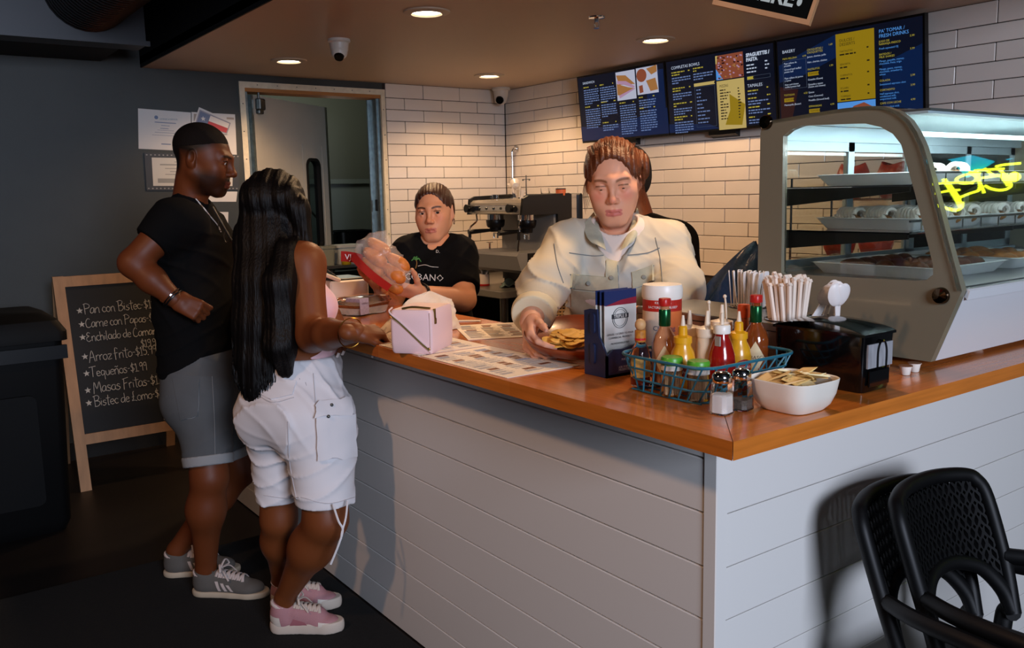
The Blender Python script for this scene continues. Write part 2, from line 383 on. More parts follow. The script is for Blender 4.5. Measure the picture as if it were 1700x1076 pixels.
# ------------------------------------------------------------------ ceiling fittings
m_lamp = M('lamp_glow', '#ffffff', emit='#fff0dc', estr=9.)
m_lring = M('lamp_trim', '#b9a78f', rough=.4)
for (x, y), lab in zip(LAMPS, ('recessed ceiling lamp nearest the dark soffit edge and viewer', 'recessed ceiling lamp above the kitchen doorway, beside the dome camera', 'recessed ceiling lamp by the tiled corner', 'recessed ceiling lamp above the left end of the menu screens')):
    t = thing('recessed_lamp', lab, 'ceiling lamp', (x, y, CEIL))
    MB().lathe([(.062, -.002), (.066, -.012), (.098, -.006), (.1, 0.0), (.062, 0.0), (.062, -.002)], n=36, cap=False).build('trim_ring', m_lring, t, smooth=True)
    MB().lathe([(.0005, -.0045), (.063, -.0035), (.063, 0)], n=36).build('diffuser', m_lamp, t)
def dome_camera(x, y, yaw, lab, sc=1., tilt=.9):
    t = thing('dome_camera', lab, 'security camera', (x, y, CEIL), yaw)
    MB().lathe([(.0, 0), (.055 * sc, 0), (.056 * sc, -.012 * sc), (.047 * sc, -.02 * sc), (.044 * sc, -.05 * sc), (.04 * sc, -.06 * sc), (.0, -.061 * sc)], n=28).build('housing', M('camera_white', '#c9c2b6', rough=.35), t, smooth=True)
    b = MB(); b.sphere((0, -.006, -.06 * sc), .041 * sc, 22, 14); b.build('eyeball', M('camera_white'), t, smooth=True)
    d = Vector((0, -math.cos(tilt), -math.sin(tilt))); p = Vector((0, -.006, -.06 * sc))
    MB().cyl(p + d * .030 * sc, p + d * .0425 * sc, .026 * sc, .022 * sc, n=22).build('lens', M('camera_lens', '#050505', rough=.08), t)
dome_camera(.86, 3.2, -.55, 'white dome security camera in the middle of the ceiling', 1.0, .95)
dome_camera(2.74, 4.47, -.9, 'white dome security camera in the tiled corner', 1.2, .5)
t = thing('sprinkler', 'chrome fire sprinkler head on the brown ceiling', 'sprinkler', (1.61, 2.14, CEIL))
MB().lathe([(0, 0), (.038, 0), (.036, -.006), (.012, -.009), (.01, -.02), (0, -.02)], n=20).build('escutcheon', m_chrome, t, smooth=True)
b = MB()
for s in (-1, 1): b.tube([(s * .008, 0, -.02), (s * .014, 0, -.033), (s * .004, 0, -.048)], .0022, 6)
b.build('frame_arms', m_chrome, t); MB().lathe([(0, -.047), (.014, -.047), (.014, -.05), (0, -.05)], n=12).build('deflector', m_chrome, t)
# ------------------------------------------------------------------ air duct above the dining side
m_duct = M('dark_duct', '#2a2b2d', rough=.4, metal=.4)
t = thing('air_duct', 'black spiral air duct joining a dark sheet metal plenum', 'duct', (-.3, 4.1, 2.27))
b = MB(); b.b2((-1.6, -.15, 0), (.44, .02, 1.0)); b.b2((-1.6, -.17, -.004), (.455, -.15, .02)); b.build('plenum', M('duct_sheet', '#3a3c40', rough=.4, metal=.3), t)
b = MB(); b.b2((-1.6, .02, 0), (.35, .49, .06), bev=.004); b.build('underside_panel', m_black, t)
r = [];
for i in range(60): r.append(((.18, -.15 - i * .045, .25), .2)); r.append(((.18, -.152 - i * .045 - .004, .25), .206)); r.append(((.18, -.152 - i * .045 - .008, .25), .2))
b = MB(); b.tube([p for p, _ in r], [q for _, q in r], 28); b.build('spiral_pipe', m_duct, t, smooth=True)
# ------------------------------------------------------------------ floor mat
tag(MB().b2((-1.35, .2, 0), (.22, 2.75, .012), bev=.005).build('floor_mat', M('mat_black', '#070707', rough=.95, bump=.5, bscale=300)), 'large black floor mat in front of the counter', 'mat')
# ================================================================== COUNTER
m_board = M('white_shiplap', '#dcd9d4', rough=.38, bump=.015, bscale=60, stretch=(1, 1, 8))
OV = .2357; CEND = 3.42; CH = 1.038
ct = thing('counter', 'white shiplap serving counter with an L shaped front', 'counter', (OV, OV, 0))
b = MB(); g = .012
b.b2((g, g, .0), (.17, CEND - OV, CH - .002)); b.b2((g, g, 0), (WX - OV - .01, .42, CH - .002)); b.build('core', m_grout, ct)
seams = [0.002] + [.111 + .1172 * i for i in range(8)] + [CH - .001]
for z0, z1 in zip(seams, seams[1:]):
    if z1 - z0 < .02: continue
    MB().b2((0, .033, z0 + .0015), (g, CEND - OV, z1 - .0015), bev=.0018).build('board', m_board, ct)
    MB().b2((.032, 0, z0 + .001), (WX - OV - .012, g, z1 - .001), bev=.0012).build('board', m_board, ct)
MB().b2((-.003, -.003, .001), (.032, .032, CH - .001), bev=.002).build('corner_post', m_board, ct)
# worktop: two mitred butcher-block lengths
def wood(name, along):
    if name in MATS: return MATS[name]
    m = M(name, '#b5622a', rough=.22, coat=.35); nt = m.node_tree; N, L = nt.nodes, nt.links; bs = N['Principled BSDF']
    tc = N.new('ShaderNodeTexCoord'); mp = N.new('ShaderNodeMapping'); L.new(tc.outputs['Object'], mp.inputs[0])
    if along == 'y': mp.inputs['Rotation'].default_value = (0, 0, PI / 2)
    br = N.new('ShaderNodeTexBrick'); br.inputs['Scale'].default_value = 1; br.inputs['Brick Width'].default_value = .62; br.inputs['Row Height'].default_value = .041
    br.inputs['Mortar Size'].default_value = .0; br.offset = .37; br.inputs['Color1'].default_value = (*lin('#c9742c'), 1); br.inputs['Color2'].default_value = (*lin('#bb6521'), 1); br.inputs['Mortar'].default_value = (*lin('#a3541a'), 1)
    L.new(mp.outputs[0], br.inputs[0])
    mp2 = N.new('ShaderNodeMapping'); mp2.inputs['Scale'].default_value = (2.5, 45, 45); L.new(mp.outputs[0], mp2.inputs[0])
    n = N.new('ShaderNodeTexNoise'); n.inputs['Scale'].default_value = 2; n.inputs['Detail'].default_value = 8; L.new(mp2.outputs[0], n.inputs[0])
    r = N.new('ShaderNodeMapRange'); r.inputs['From Min'].default_value = .3; r.inputs['From Max'].default_value = .7; r.inputs['To Min'].default_value = .82; r.inputs['To Max'].default_value = 1.12; L.new(n.outputs[0], r.inputs[0])
    mx = N.new('ShaderNodeMix'); mx.data_type = 'RGBA'; mx.blend_type = 'MULTIPLY'; mx.inputs[0].default_value = 1; L.new(br.outputs[0], mx.inputs[6]); L.new(r.outputs[0], mx.inputs[7]); L.new(mx.outputs[2], bs.inputs['Base Color'])
    return m
wt = thing('worktop', 'glossy orange butcher block worktop on the white counter', 'worktop', (0, 0, CH))
TH = .032
MB().prism([(0, .0008), (.51, .5108), (.51, CEND + .02), (0, CEND + .02)], 0, TH).build('slab', wood('wood_y', 'y'), wt)
MB().prism([(.0008, 0), (WX - .008, 0), (WX - .008, .86), (.5108, .86), (.5108, .51)], 0, TH).build('slab', wood('wood_x', 'x'), wt)
IMFh_ = np.array([CR[2][0], CR[2][1], 0.]); IMFh_ /= np.linalg.norm(IMFh_)
# ================================================================== THINGS ON THE WORKTOP
Z = 1.0705
m_paper = M('menu_paper', '#e9dccb', rough=.6); m_ink = M('ink_grey', '#a1958a', rough=.8); m_inkb = M('ink_blue', '#6f7f9c', rough=.8); m_photo = M('food_print', '#7c4a30', rough=.6, var=.7, vscale=120)
def menu_sheet(label, c, w, h, rot, seed, z=Z):
    r = random.Random(seed); t = thing('menu_sheet', label, 'menu', (c[0], c[1], z), rot, 'printed menus on the worktop')
    MB().b2((-w / 2, -h / 2, 0), (w / 2, h / 2, .0012)).build('paper', m_paper, t)
    b = MB(); z1, z2 = .0012, .0016
    for col in range(3):
        x0 = -w / 2 + .012 + col * (w - .02) / 3; y = h / 2 - .03
        while y > -h / 2 + .03:
            k = r.random()
            if k < .22:
                bw, bh = r.uniform(.02, .034), r.uniform(.014, .02); b.mat(2).b2((x0 + .01, y - bh, z1), (x0 + .01 + bw, y, z2)); y -= bh + .006
            elif k < .4:
                b.mat(1).b2((x0, y - .004, z1), (x0 + r.uniform(.025, .045), y, z2)); y -= .008
            else:
                for _ in range(r.randint(2, 5)):
                    b.mat(0).b2((x0, y - .0012, z1), (x0 + r.uniform(.03, .055), y, z2)); y -= .0034
                y -= .006
    b.build('print', [m_ink, m_inkb, m_photo], t)
menu_sheet('printed menu sheet nearest the wooden bowl, at the worktop edge', (.118, .835), .215, .37, .02, 1)
menu_sheet('printed menu sheet lying under the pink bag', (.115, 1.212), .215, .36, 0, 2)
menu_sheet('printed menu sheet at the staff side of the worktop behind the pink bag', (.385, 1.235), .20, .29, -.42, 3)
MB_ = MB().b2((-.10, -.012, 0), (.10, .012, .003), ).build('paper_strip', m_white, None); tag(MB_, 'folded white paper strip at the staff edge behind the pink bag', 'paper'); MB_.location = (.40, 1.50, Z); MB_.rotation_euler = (0, 0, .75 + PI / 2)
# pink vanity bag
t = thing('vanity_bag', 'pale pink cube handbag with a diagonal gold zip', 'bag', (.066, 1.106, Z + .0016), math.atan2(.1, .128))
m_pink = M('pink_leather', '#e3c5c8', rough=.42, bump=.06, bscale=350); m_gold = M('brass_zip', '#a08a52', rough=.3, metal=1.); m_piping = M('pink_piping', '#dcc3c4', rough=.45)
L_, D_, H_ = .163, .115, .114; b = MB()
b.loft([[(p[0], p[1], z) for p in rrect(L_ * k, D_ * k, .010, 3)] for z, k in ((.0, .94), (.006, .985), (.03, 1.01), (.085, 1.01), (H_ - .006, .985), (H_, .94))]); b.build('bag_body', m_pink, t, smooth=True, ang=50)
# zip runs diagonally over the near (short) face: local x=-L/2 face
b = MB(); xf = -L_ / 2 - .001
pz = spline([(xf + .03, D_ / 2 + .001, H_ - .004), (xf, D_ / 2 - .004, H_ - .012), (xf - .001, .02, .075), (xf - .001, -.03, .030), (xf - .0005, -D_ / 2 + .006, .012)], 6)
b.tube(pz, .0042, 6, flat=.4); b.build('zip', m_gold, t, smooth=True)
for s in (-1, 1): MB().tube([(p[0], p[1] + s * .0035, p[2] + s * .0062) for p in pz], .0022, 6).build('zip_tape', m_piping, t, smooth=True)
b = MB(); b.tube([(xf, -D_ / 2 + .003, .004), (xf, -D_ / 2 + .003, H_ - .006)], .0018, 6); b.build('piping', m_piping, t)
b = MB(); b.tube(spline([(xf + .014, D_ / 2 - .03, H_ + .002), (xf + .02, .0, H_ + .006), (xf + .03, -D_ / 2 + .012, H_ + .002)], 5), .003, 8); b.build('top_handle', m_gold, t, smooth=True)
b = MB(); b.b2((xf + .022, -D_ / 2 - .002, H_ - .024), (xf + .032, -D_ / 2 + .003, H_ + .002), bev=.001); b.ring_prism(rrect(.012, .016, .003, 2, (xf + .027, H_ - .03)), rrect(.006, .01, .002, 2, (xf + .027, H_ - .03)), -D_ / 2 - .003, -D_ / 2 - .001, 1); b.build('buckle', m_gold, t)
# crumpled white paper bag behind it
rr = random.Random(4); t = thing('paper_bag', 'crumpled white paper bag slumped behind the pink handbag', 'paper bag', (.20, 1.36, Z + .0015), .5)
pA, pB = Vector(hz(614, 569, Z)), Vector(hz(762, 545, Z)); t.location = pA; t.rotation_euler = (0, 0, 0); t.location.z = Z + .0015
def bagh(u): return .118 * min(1, (u / .55)) ** .85 * (1 - .28 * max(0, (u - .72) / .28) ** 1.5)
def bagf(sgn):
    e = (pB - pA); e.z = 0; n_ = Vector((-e.y, e.x, 0)).normalized()
    def f(u, v):
        th = .034 * math.sin(PI * min(max(u, .02), .98)) ** .6 * (1 - v ** 1.8) * sgn; w = .004 * math.sin(23 * u + 9 * v) + .003 * math.sin(37 * u - 21 * v + sgn)
        return tuple(e * u + n_ * (th + w + .03 * v * u) + Vector((0, 0, bagh(u) * v + .0035 * math.sin(19 * u + 13 * v) * v)))
    return f
b = MB(); b.sheet(bagf(1), 30, 12); b.sheet(bagf(-1), 30, 12); b.build('bag_paper', M('white_paper', '#dcc9b4', rough=.75, bump=.3, bscale=40), t, smooth=True, ang=60)
# clear-lidded dessert tray
t = thing('dessert_container', 'clear plastic container of layered dessert with a printed label', 'container', (.285, 1.90, Z), .35)
def rr_ring(w, h, r, z, n=4): return [(p[0], p[1], z) for p in rrect(w, h, r, n)]
m_clear = M('clear_plastic', '#ffffff', rough=.04, trans=1., ior=1.15)
MB().loft([rr_ring(.15, .10, .02, .003), rr_ring(.165, .115, .022, .026)]).build('cream', M('cream', '#e3d0b3', rough=.6, var=.15, vscale=60), t, smooth=True)
MB().loft([rr_ring(.165, .115, .022, .027), rr_ring(.168, .118, .022, .036)]).build('caramel_layer', M('caramel', '#8a4a1f', rough=.35, var=.4, vscale=80), t)
MB().loft([rr_ring(.152, .102, .02, .0), rr_ring(.178, .128, .024, .042), rr_ring(.186, .136, .024, .042), rr_ring(.186, .136, .024, .045), rr_ring(.172, .12, .024, .058), rr_ring(.16, .11, .024, .060)]).build('clear_shell', m_clear, t, smooth=True)
b = MB().b2((-.0835, -.0665, .006), (-.04, -.065, .05)); b.b2((-.0835, -.066, .048), (-.04, .0, .062)); b.build('label', M('lilac_label', '#a8949c', rough=.5, var=.2, vscale=150), t)
# brochure holder
t = thing('brochure_holder', 'navy plastic brochure stand holding folded leaflets', 'leaflet holder', (.178, .50, Z))
m_navy = M('navy_plastic', '#1d2746', rough=.45, bump=.08, bscale=500, stretch=(1, 1, 6))
b = MB(); b.prism([(0, 0), (.075, 0), (.075, .145), (.055, .15), (.032, .15), (.026, .09), (.008, .062), (0, .05)], 0, .005, 0); b.build('side_panel', m_navy, t)
b = MB(); b.prism([(0, 0), (.075, 0), (.075, .145), (.055, .15), (.032, .15), (.026, .09), (.008, .062), (0, .05)], .109, .114, 0); b.build('side_panel', m_navy, t)
b = MB(); b.prism([(0, 0), (.114, 0), (.114, .06), (.09, .068), (.05, .06), (.02, .062), (0, .05)], 0, .005, 1); b.b2((.005, 0, 0), (.109, .075, .006)); b.b2((.005, .07, 0), (.109, .075, .145)); b.build('pocket', m_navy, t)
for zc in (.118, .05):
    b = MB(); b.prism(rrect(.014, .045, .006, 4, (.044, zc)), -.004, .0, 0); b.build('side_rib', m_navy, t)
m_leaf = M('leaflet_paper', '#d5d3cc', rough=.35)
for i in range(3):
    y = .018 + i * .014; b = MB(); b.mat(0).b2((.010, y, .008), (.106, y + .002, .158)); b.mat(1).b2((.010, y, .158), (.106, y + .002, .190)); b.mat(2).prism([(.010, .157), (.106, .157), (.106, .172), (.06, .168)], y - .0006, y, 1)
    b.build('leaflet', [m_leaf, M('leaf_navy', '#22305c', rough=.35), M('leaf_red', '#8e2436', rough=.35)], t)
y = .0172; b = MB(); cx, cz = .056, .128
for r0, r1 in ((.0225, .0235), (.0185, .0191)):
    n = 32; b.ring_prism([(cx + r1 * math.cos(2 * PI * i / n), cz + r1 * math.sin(2 * PI * i / n)) for i in range(n)], [(cx + r0 * math.cos(2 * PI * i / n), cz + r0 * math.sin(2 * PI * i / n)) for i in range(n)], y - .0004, y + .001, 1)
b.b2((cx - .025, y - .0007, cz - .001), (cx + .025, y + .001, cz + .009))
b.build('round_emblem', M('leaf_ink', '#2b2d33', rough=.5), t)
b = MB(); put_text(b, 'TRIPLE B', (cx, y - .001, cz + .004), (1, 0, 0), (0, 0, 1), .0105, off=.0002); b.build('lettering', m_leaf, t)
b = MB(); 
for s, zz, sz in (('OFFICES CATERED TO YOUR', .092, .0062), ('COMMERCIAL PROPERTY', .084, .0062), ('PROFESSIONALLY RUN', .071, .0056)): put_text(b, s, (cx, y - .0006, zz), (1, 0, 0), (0, 0, 1), sz)
b.build('lettering', M('leaf_ink'), t)
b = MB()
for s, zz in (('M.R. OFFICE', .037), ('ASK FOR A TOUR', .02), ('PRESENTED HERE', .014)): put_text(b, s, (.062, -.0006, zz), (1, 0, 0), (0, 0, 1), .007)
b.tube(spline([(.05, -.001, .052), (.056, -.001, .046), (.066, -.001, .046), (.072, -.001, .052)], 4), .001, 5); b.build('pocket_lettering', M('leaf_white', '#d0ccc4', rough=.5), t)
# wipes canister
t = thing('wipes_canister', 'white wipes canister with a red and orange wrap behind the sauce basket', 'canister', (.415, .565, Z))
MB().lathe([(.043, 0), (.046, .004), (.046, .155), (.044, .157)], n=36).build('tub', M('canister_white', '#e8e2d8', rough=.35), t, smooth=True)
MB().lathe([(.0478, .155), (.0485, .158), (.0485, .178), (.046, .186), (.03, .188), (0, .188)], n=36).build('lid', M('canister_lid', '#ece6dc', rough=.35), t, smooth=True)
def band(r, z0, z1, a0=0, a1=2 * PI, n=40): return [[(r * math.cos(a0 + (a1 - a0) * i / n), r * math.sin(a0 + (a1 - a0) * i / n), z) for i in range(n + 1)] for z in (z0, z1)]
vd = math.atan2(CC[1] - .565, CC[0] - .415)   # side of the label that faces the room
b = MB(); b.loft(band(.0464, .125, .152), False, False, False); b.mat(1).loft(band(.0464, .02, .125, vd - 1.6, vd - .15), False, False, False); b.mat(2).loft(band(.0464, .02, .125, vd - .15, vd + 1.7), False, False, False); b.mat(3).loft(band(.0466, .01, .03), False, False, False)
b.build('wrap', [M('wrap_red', '#b3261c', rough=.4), M('wrap_cream', '#e4cdb4', rough=.4), M('wrap_orange', '#d9733b', rough=.4), M('wrap_navy', '#243a66', rough=.4)], t)
def cyl_text(mb, s, r, zc, ac, size, c=(0, 0), dirn=1):
    v, f = text_mesh(s, size); mb.add([(c[0] + r * math.cos(ac + p[0] / r), c[1] + r * math.sin(ac + p[0] / r), zc + p[1]) for p in v], f)
b = MB(); cyl_text(b, 'KILLS 99.9%', .0468, .146, vd + .05, .008); cyl_text(b, 'BACTERIA & VIRUSES*', .0468, .135, vd + .05, .0078); b.build('lettering', m_white, t)
b = MB(); cyl_text(b, 'Cleaning', .0468, .085, vd + .12, .016); cyl_text(b, 'Wipes', .0468, .068, vd + .12, .016); b.build('lettering', M('wrap_navy'), t)
# ---------------------------------------------------------------- wire basket
t = thing('wire_basket', 'teal wire condiment basket on the worktop corner', 'basket', (.263, .290, Z))
m_teal = M('teal_wire', '#1f6478', rough=.45)
RB = [rrect(.245, .19, .035, 4), rrect(.256, .208, .037, 4), rrect(.27, .228, .04, 4), rrect(.285, .245, .042, 4)]; RZ = [.003, .027, .051, .076]
for k, (pl, z) in enumerate(zip(RB, RZ)):
    MB().tube([(p[0], p[1], z) for p in pl], .0032 if k == 3 else .0022, 6, closed=True).build('rim' if k == 3 else 'hoop', m_teal, t, smooth=True)
b = MB()
def at_loop(pl, s):   # point at arclength fraction
    n = len(pl); L = [math.dist(pl[i], pl[(i + 1) % n]) for i in range(n)]; T = sum(L) * (s % 1); i = 0
    while T > L[i]: T -= L[i]; i += 1
    a, c = pl[i], pl[(i + 1) % n]; k = T / L[i]; return (a[0] + (c[0] - a[0]) * k, a[1] + (c[1] - a[1]) * k)
for i in range(34):
    s = i / 34; w = MB(); w.tube([(*at_loop(pl, s + .010 * k), z) for k, (pl, z) in enumerate(zip(RB, RZ))], .0019, 5); w.build('upright', m_teal, t, smooth=True)
for i in range(9):
    MB().tube([(-.12 + .03 * i, -.094, .003), (-.12 + .03 * i, .094, .003)], .0018, 5).build('base_wire', m_teal, t)
# ---------------------------------------------------------------- bottles
m_bglass = M('bottle_glass', '#ffffff', rough=.03, trans=1., ior=1.3)
ZB = Z + .0055
def at_px(px, d, z=ZB):   # point of height z seen at column px, at distance d
    a = (px - 850) / CF; b_ = ((z - CC[2]) / d - a * CR[0][2] - CR[2][2]) / CR[1][2]; p = CC + d * (CR.T @ np.array([a, b_, 1.])); return float(p[0]), float(p[1])
def sauce_bottle(x, y, lab, sc, sauce):
    t = thing('sauce_bottle', lab, 'sauce bottle', (x, y, ZB), 0, None); s = sc
    MB().lathe([(.0255 * s, 0), (.027 * s, .004), (.027 * s, .085 * s), (.022 * s, .103 * s), (.012 * s, .118 * s), (.0105 * s, .125 * s), (.0105 * s, .14 * s)], n=28).build('glass_body', M(sauce[0], sauce[1], rough=.06, coat=.6, var=.12, vscale=20), t, smooth=True)
    MB().lathe([(.0115 * s, .122 * s), (.0125 * s, .124 * s), (.0125 * s, .155 * s), (.0115 * s, .157 * s)], n=24).build('foil_collar', M('green_foil', '#12502a', rough=.25, metal=.6), t, smooth=True)
    MB().lathe([(.0095 * s, .155 * s), (.0095 * s, .164 * s)], n=18).build('neck', M(sauce[0]), t)
    MB().lathe([(.0112 * s, .164 * s), (.0118 * s, .166 * s), (.0118 * s, .178 * s), (.0105 * s, .18 * s)], n=16, sq=3).build('cap', M('cap_red', '#b5201c', rough=.35), t, smooth=True)
    a = math.atan2(CC[1] - y, CC[0] - x); n = 4
    v = [(.0276 * s * math.cos(a + da), .0276 * s * math.sin(a + da), zz * s) for da, zz in ((-.75, .05), (0, .02), (.75, .05), (0, .08))]
    b = MB(); R = .0277 * s
    def D2(u, v): # diamond label
        du = (u - .5) * 1.5; k = 1 - abs(du) / .75; return (R * math.cos(a + du), R * math.sin(a + du), (.05 + (v - .5) * .07 * k) * s)
    b.sheet(D2, 16, 2); b.build('diamond_label', M('label_cream', '#d8c39a', rough=.5), t)
    b = MB(); cyl_text(b, 'TABASCO', R + .0003, .05 * s, a, .0115 * s); b.build('lettering', M('label_ink', '#4a2f1c', rough=.6), t)
    return t
sauce_bottle(*at_px(1103, 1.845), 'red-capped hot sauce bottle with thin pale sauce, behind the left toothpick jar', 1.0, ('thin_sauce', '#b37b55'))
sauce_bottle(*at_px(1253, 1.87), 'red-capped hot sauce bottle full of brown sauce at the right of the basket', 1.0, ('brown_sauce', '#7c3a16'))
t = thing('wooden_cap_bottle', 'small clear hot sauce bottle with a round wooden cap', 'sauce bottle', (*at_px(1063, 1.83), ZB))
MB().lathe([(.019, 0), (.0205, .004), (.0205, .06), (.017, .078), (.0095, .092), (.009, .115)], n=26).build('glass_body', m_bglass, t, smooth=True); MB().lathe([(0, .003), (.018, .003), (.0185, .02), (0, .021)], n=24).build('red_sauce', M('red_sauce_low', '#8a2a12', rough=.2), t, smooth=True)
MB().lathe([(.0102, .092), (.0115, .094), (.0115, .115), (.010, .117)], n=20).build('neck_label', M('neck_yellow', '#b5742a', rough=.4, var=.5, vscale=90), t)
MB().lathe([(.0118, .096), (.0118, .1005)], n=20).build('neck_stripe', M('cap_red'), t)
MB().sphere((0, 0, .128), (.0115, .0115, .0125), 18, 12).build('wooden_cap', M('wood_cap', '#c79a67', rough=.55, var=.1, vscale=40), t, smooth=True)
b = MB(); b.loft(band(.0209, .02, .06, PI * .85, PI * 1.75), False, False, False); b.build('paper_label', M('label_yellow', '#c9a257', rough=.5, var=.4, vscale=90), t)
def squeeze_bottle(x, y, lab, tether=True, col='#d9c2a6', r=.0235, h=.105, a=.5):
    t = thing('squeeze_bottle', lab, 'squeeze bottle', (x, y, ZB))
    MB().lathe([(r * .95, 0), (r, .004), (r, h - .012), (r * .93, h)], n=26).build('bottle_body', M('squeeze_plastic', col, rough=.4, sub=.2), t, smooth=True)
    MB().lathe([(r * .98, h), (r * 1.02, h + .003), (r * 1.0, h + .018), (r * .5, h + .021), (.006, h + .023)], n=26).build('cap', M('squeeze_cap', '#e0cdb5', rough=.4), t, smooth=True)
    MB().lathe([(.0062, h + .021), (.0034, h + .052), (.0028, h + .053)], n=12).build('nozzle', M('squeeze_cap'), t, smooth=True)
    if tether:
        MB().tube(spline([(r * .8 * math.cos(a), r * .8 * math.sin(a), h + .02), (.016 * math.cos(a), .016 * math.sin(a), h + .05), (.011 * math.cos(a), .011 * math.sin(a), h + .069)], 5), .0022, 6).build('tether', M('squeeze_cap'), t, smooth=True)
        MB().sphere((.011 * math.cos(a), .011 * math.sin(a), h + .069), .0042, 10, 8).build('tip_cover', M('squeeze_cap'), t, smooth=True)
squeeze_bottle(*at_px(1173, 1.80), 'clear squeeze bottle between the left mustard and the ketchup')
squeeze_bottle(*at_px(1197, 1.87), 'clear squeeze bottle standing behind the ketchup bottle', a=.2, h=.108)
squeeze_bottle(*at_px(1144, 1.865), 'clear squeeze bottle behind the left mustard bottle', a=1.2, h=.098, tether=False)
def mustard(x, y, lab):
    t = thing('mustard_bottle', lab, 'mustard bottle', (x, y, ZB))
    m = M('mustard_yellow', '#d99b1c', rough=.28, coat=.3)
    MB().lathe([(.023, 0), (.0265, .005), (.0272, .03), (.0262, .06), (.0225, .078), (.0165, .09), (.0165, .096)], n=28).build('bottle_body', m, t, smooth=True)
    MB().lathe([(.0185, .096), (.0185, .108), (.0095, .112), (.0088, .128), (.006, .131)], n=22).build('cap', M('mustard_cap', '#dd9f16', rough=.35), t, smooth=True)
    MB().lathe([(.0052, .13), (.0026, .152), (.002, .152)], n=12).build('nozzle', M('squeeze_cap'), t, smooth=True)
    a = math.atan2(CC[1] - y, CC[0] - x) + .5; b = MB()
    b.sheet(lambda u, v: ((.0274 + .0001) * math.cos(a + (u - .5) * 1.3), .0275 * math.sin(a + (u - .5) * 1.3), .04 + (v - .5) * .032 * (1 - .5 * (2 * u - 1) ** 2)), 12, 2); b.build('brand_label', M('label_red', '#8e1c16', rough=.4), t)
    b = MB(); cyl_text(b, "French's", .0279, .04, a, .009, ); b.build('lettering', m_white, t)
mustard(*at_px(1133, 1.785), 'yellow mustard bottle on the left, behind the toothpick jars'); mustard(*at_px(1225, 1.825), 'yellow mustard bottle on the right, between ketchup and hot sauce')
t = thing('ketchup_bottle', 'red ketchup bottle with a white screw cap', 'ketchup bottle', (*at_px(1197, 1.765), ZB))
MB().lathe([(.024, 0), (.0275, .005), (.028, .05), (.0262, .075), (.0195, .098), (.014, .112), (.0135, .118)], n=30).build('bottle_body', M('ketchup_red', '#8f1410', rough=.16, coat=.6), t, smooth=True)
MB().lathe([(.0165, .117), (.017, .119), (.017, .132), (.015, .1345), (.0, .135)], n=30).build('screw_cap', M('canister_white'), t, smooth=True)
MB().lathe([(.0045, .134), (.0026, .158), (.002, .158)], n=12).build('nozzle', M('squeeze_cap'), t, smooth=True)
MB().b2((-.0205, -.012, .094), (-.0165, .0, .113)).build('tag_label', M('tag_grey', '#9a8f86', rough=.5), t)
t = thing('orange_cap_bottle', 'orange-capped bottle half hidden behind the right hot sauce', 'sauce bottle', (*at_px(1233, 1.925), ZB))
MB().lathe([(.018, 0), (.02, .004), (.02, .085), (.012, .105), (.011, .125)], n=22).build('bottle_body', M('orange_sauce', '#a34a1c', rough=.2, coat=.4), t, smooth=True)
MB().lathe([(.0135, .125), (.0135, .15), (.012, .153), (0, .153)], n=20).build('cap', M('cap_orange', '#d9521f', rough=.4), t, smooth=True)
def toothpicks(x, y, lab):
    t = thing('toothpick_jar', lab, 'toothpick jar', (x, y, ZB), 0, 'green-lidded toothpick jars in the basket')
    MB().lathe([(.0195, 0), (.0207, .003), (.0207, .052), (.0195, .054)], n=26).build('clear_jar', m_clear, t, smooth=True)
    r = random.Random(int(x * 1e4)); b = MB()
    for i in range(60):
        a, q = r.uniform(0, 2 * PI), .015 * math.sqrt(r.random()); b.cyl((q * math.cos(a), q * math.sin(a), .003), (q * math.cos(a) + r.uniform(-.003, .003), q * math.sin(a) + r.uniform(-.003, .003), .048), .0009, n=5)
    b.build('toothpicks', M('toothpick_wood', '#c7a57a', rough=.7), t, kind='stuff')
    MB().lathe([(.0214, .052), (.0214, .062)], n=28).build('white_band', M('canister_white'), t)
    MB().lathe([(.0214, .062), (.0218, .064), (.0218, .074), (.020, .0775), (0, .078)], n=28).build('lid', M('lid_green', '#4f9a2a', rough=.35), t, smooth=True)
toothpicks(*at_px(1115, 1.735), 'green-lidded toothpick jar in the basket, left of its twin'); toothpicks(*at_px(1159, 1.69), 'green-lidded toothpick jar at the basket corner, right of its twin')
# ---------------------------------------------------------------- salt and pepper
def shaker(x, y, lab, fill):
    t = thing('shaker', lab, 'shaker', (x, y, Z), .2)
    def ring(k, z): return [(k * math.cos(2 * PI * i / 4 + PI / 4 + da), k * math.sin(2 * PI * i / 4 + PI / 4 + da), z) for i in range(4) for da in (-.22, .22)]
    MB().loft([ring(.0215, 0), ring(.0232, .003), ring(.0225, .012), ring(.0205, .04), ring(.0185, .056), ring(.0165, .06)]).build('glass_body', m_bglass, t)
    MB().loft([ring(.0185, .003), ring(.0185, .034 if fill else .02), ring(.0155, .037 if fill else .021)]).build('contents', M('salt', '#f0ebe4', rough=.9) if fill else M('pepper', '#5c5147', rough=.9, var=.5, vscale=300), t)
    MB().lathe([(.0168, .058), (.0178, .06), (.0178, .068), (.0165, .073), (.011, .0775), (0, .079)], n=26).build('chrome_top', m_chrome, t, smooth=True)
shaker(.130, .136, 'glass salt shaker filled with white salt', True); shaker(.180, .132, 'glass shaker with a chrome top beside the salt shaker', False)
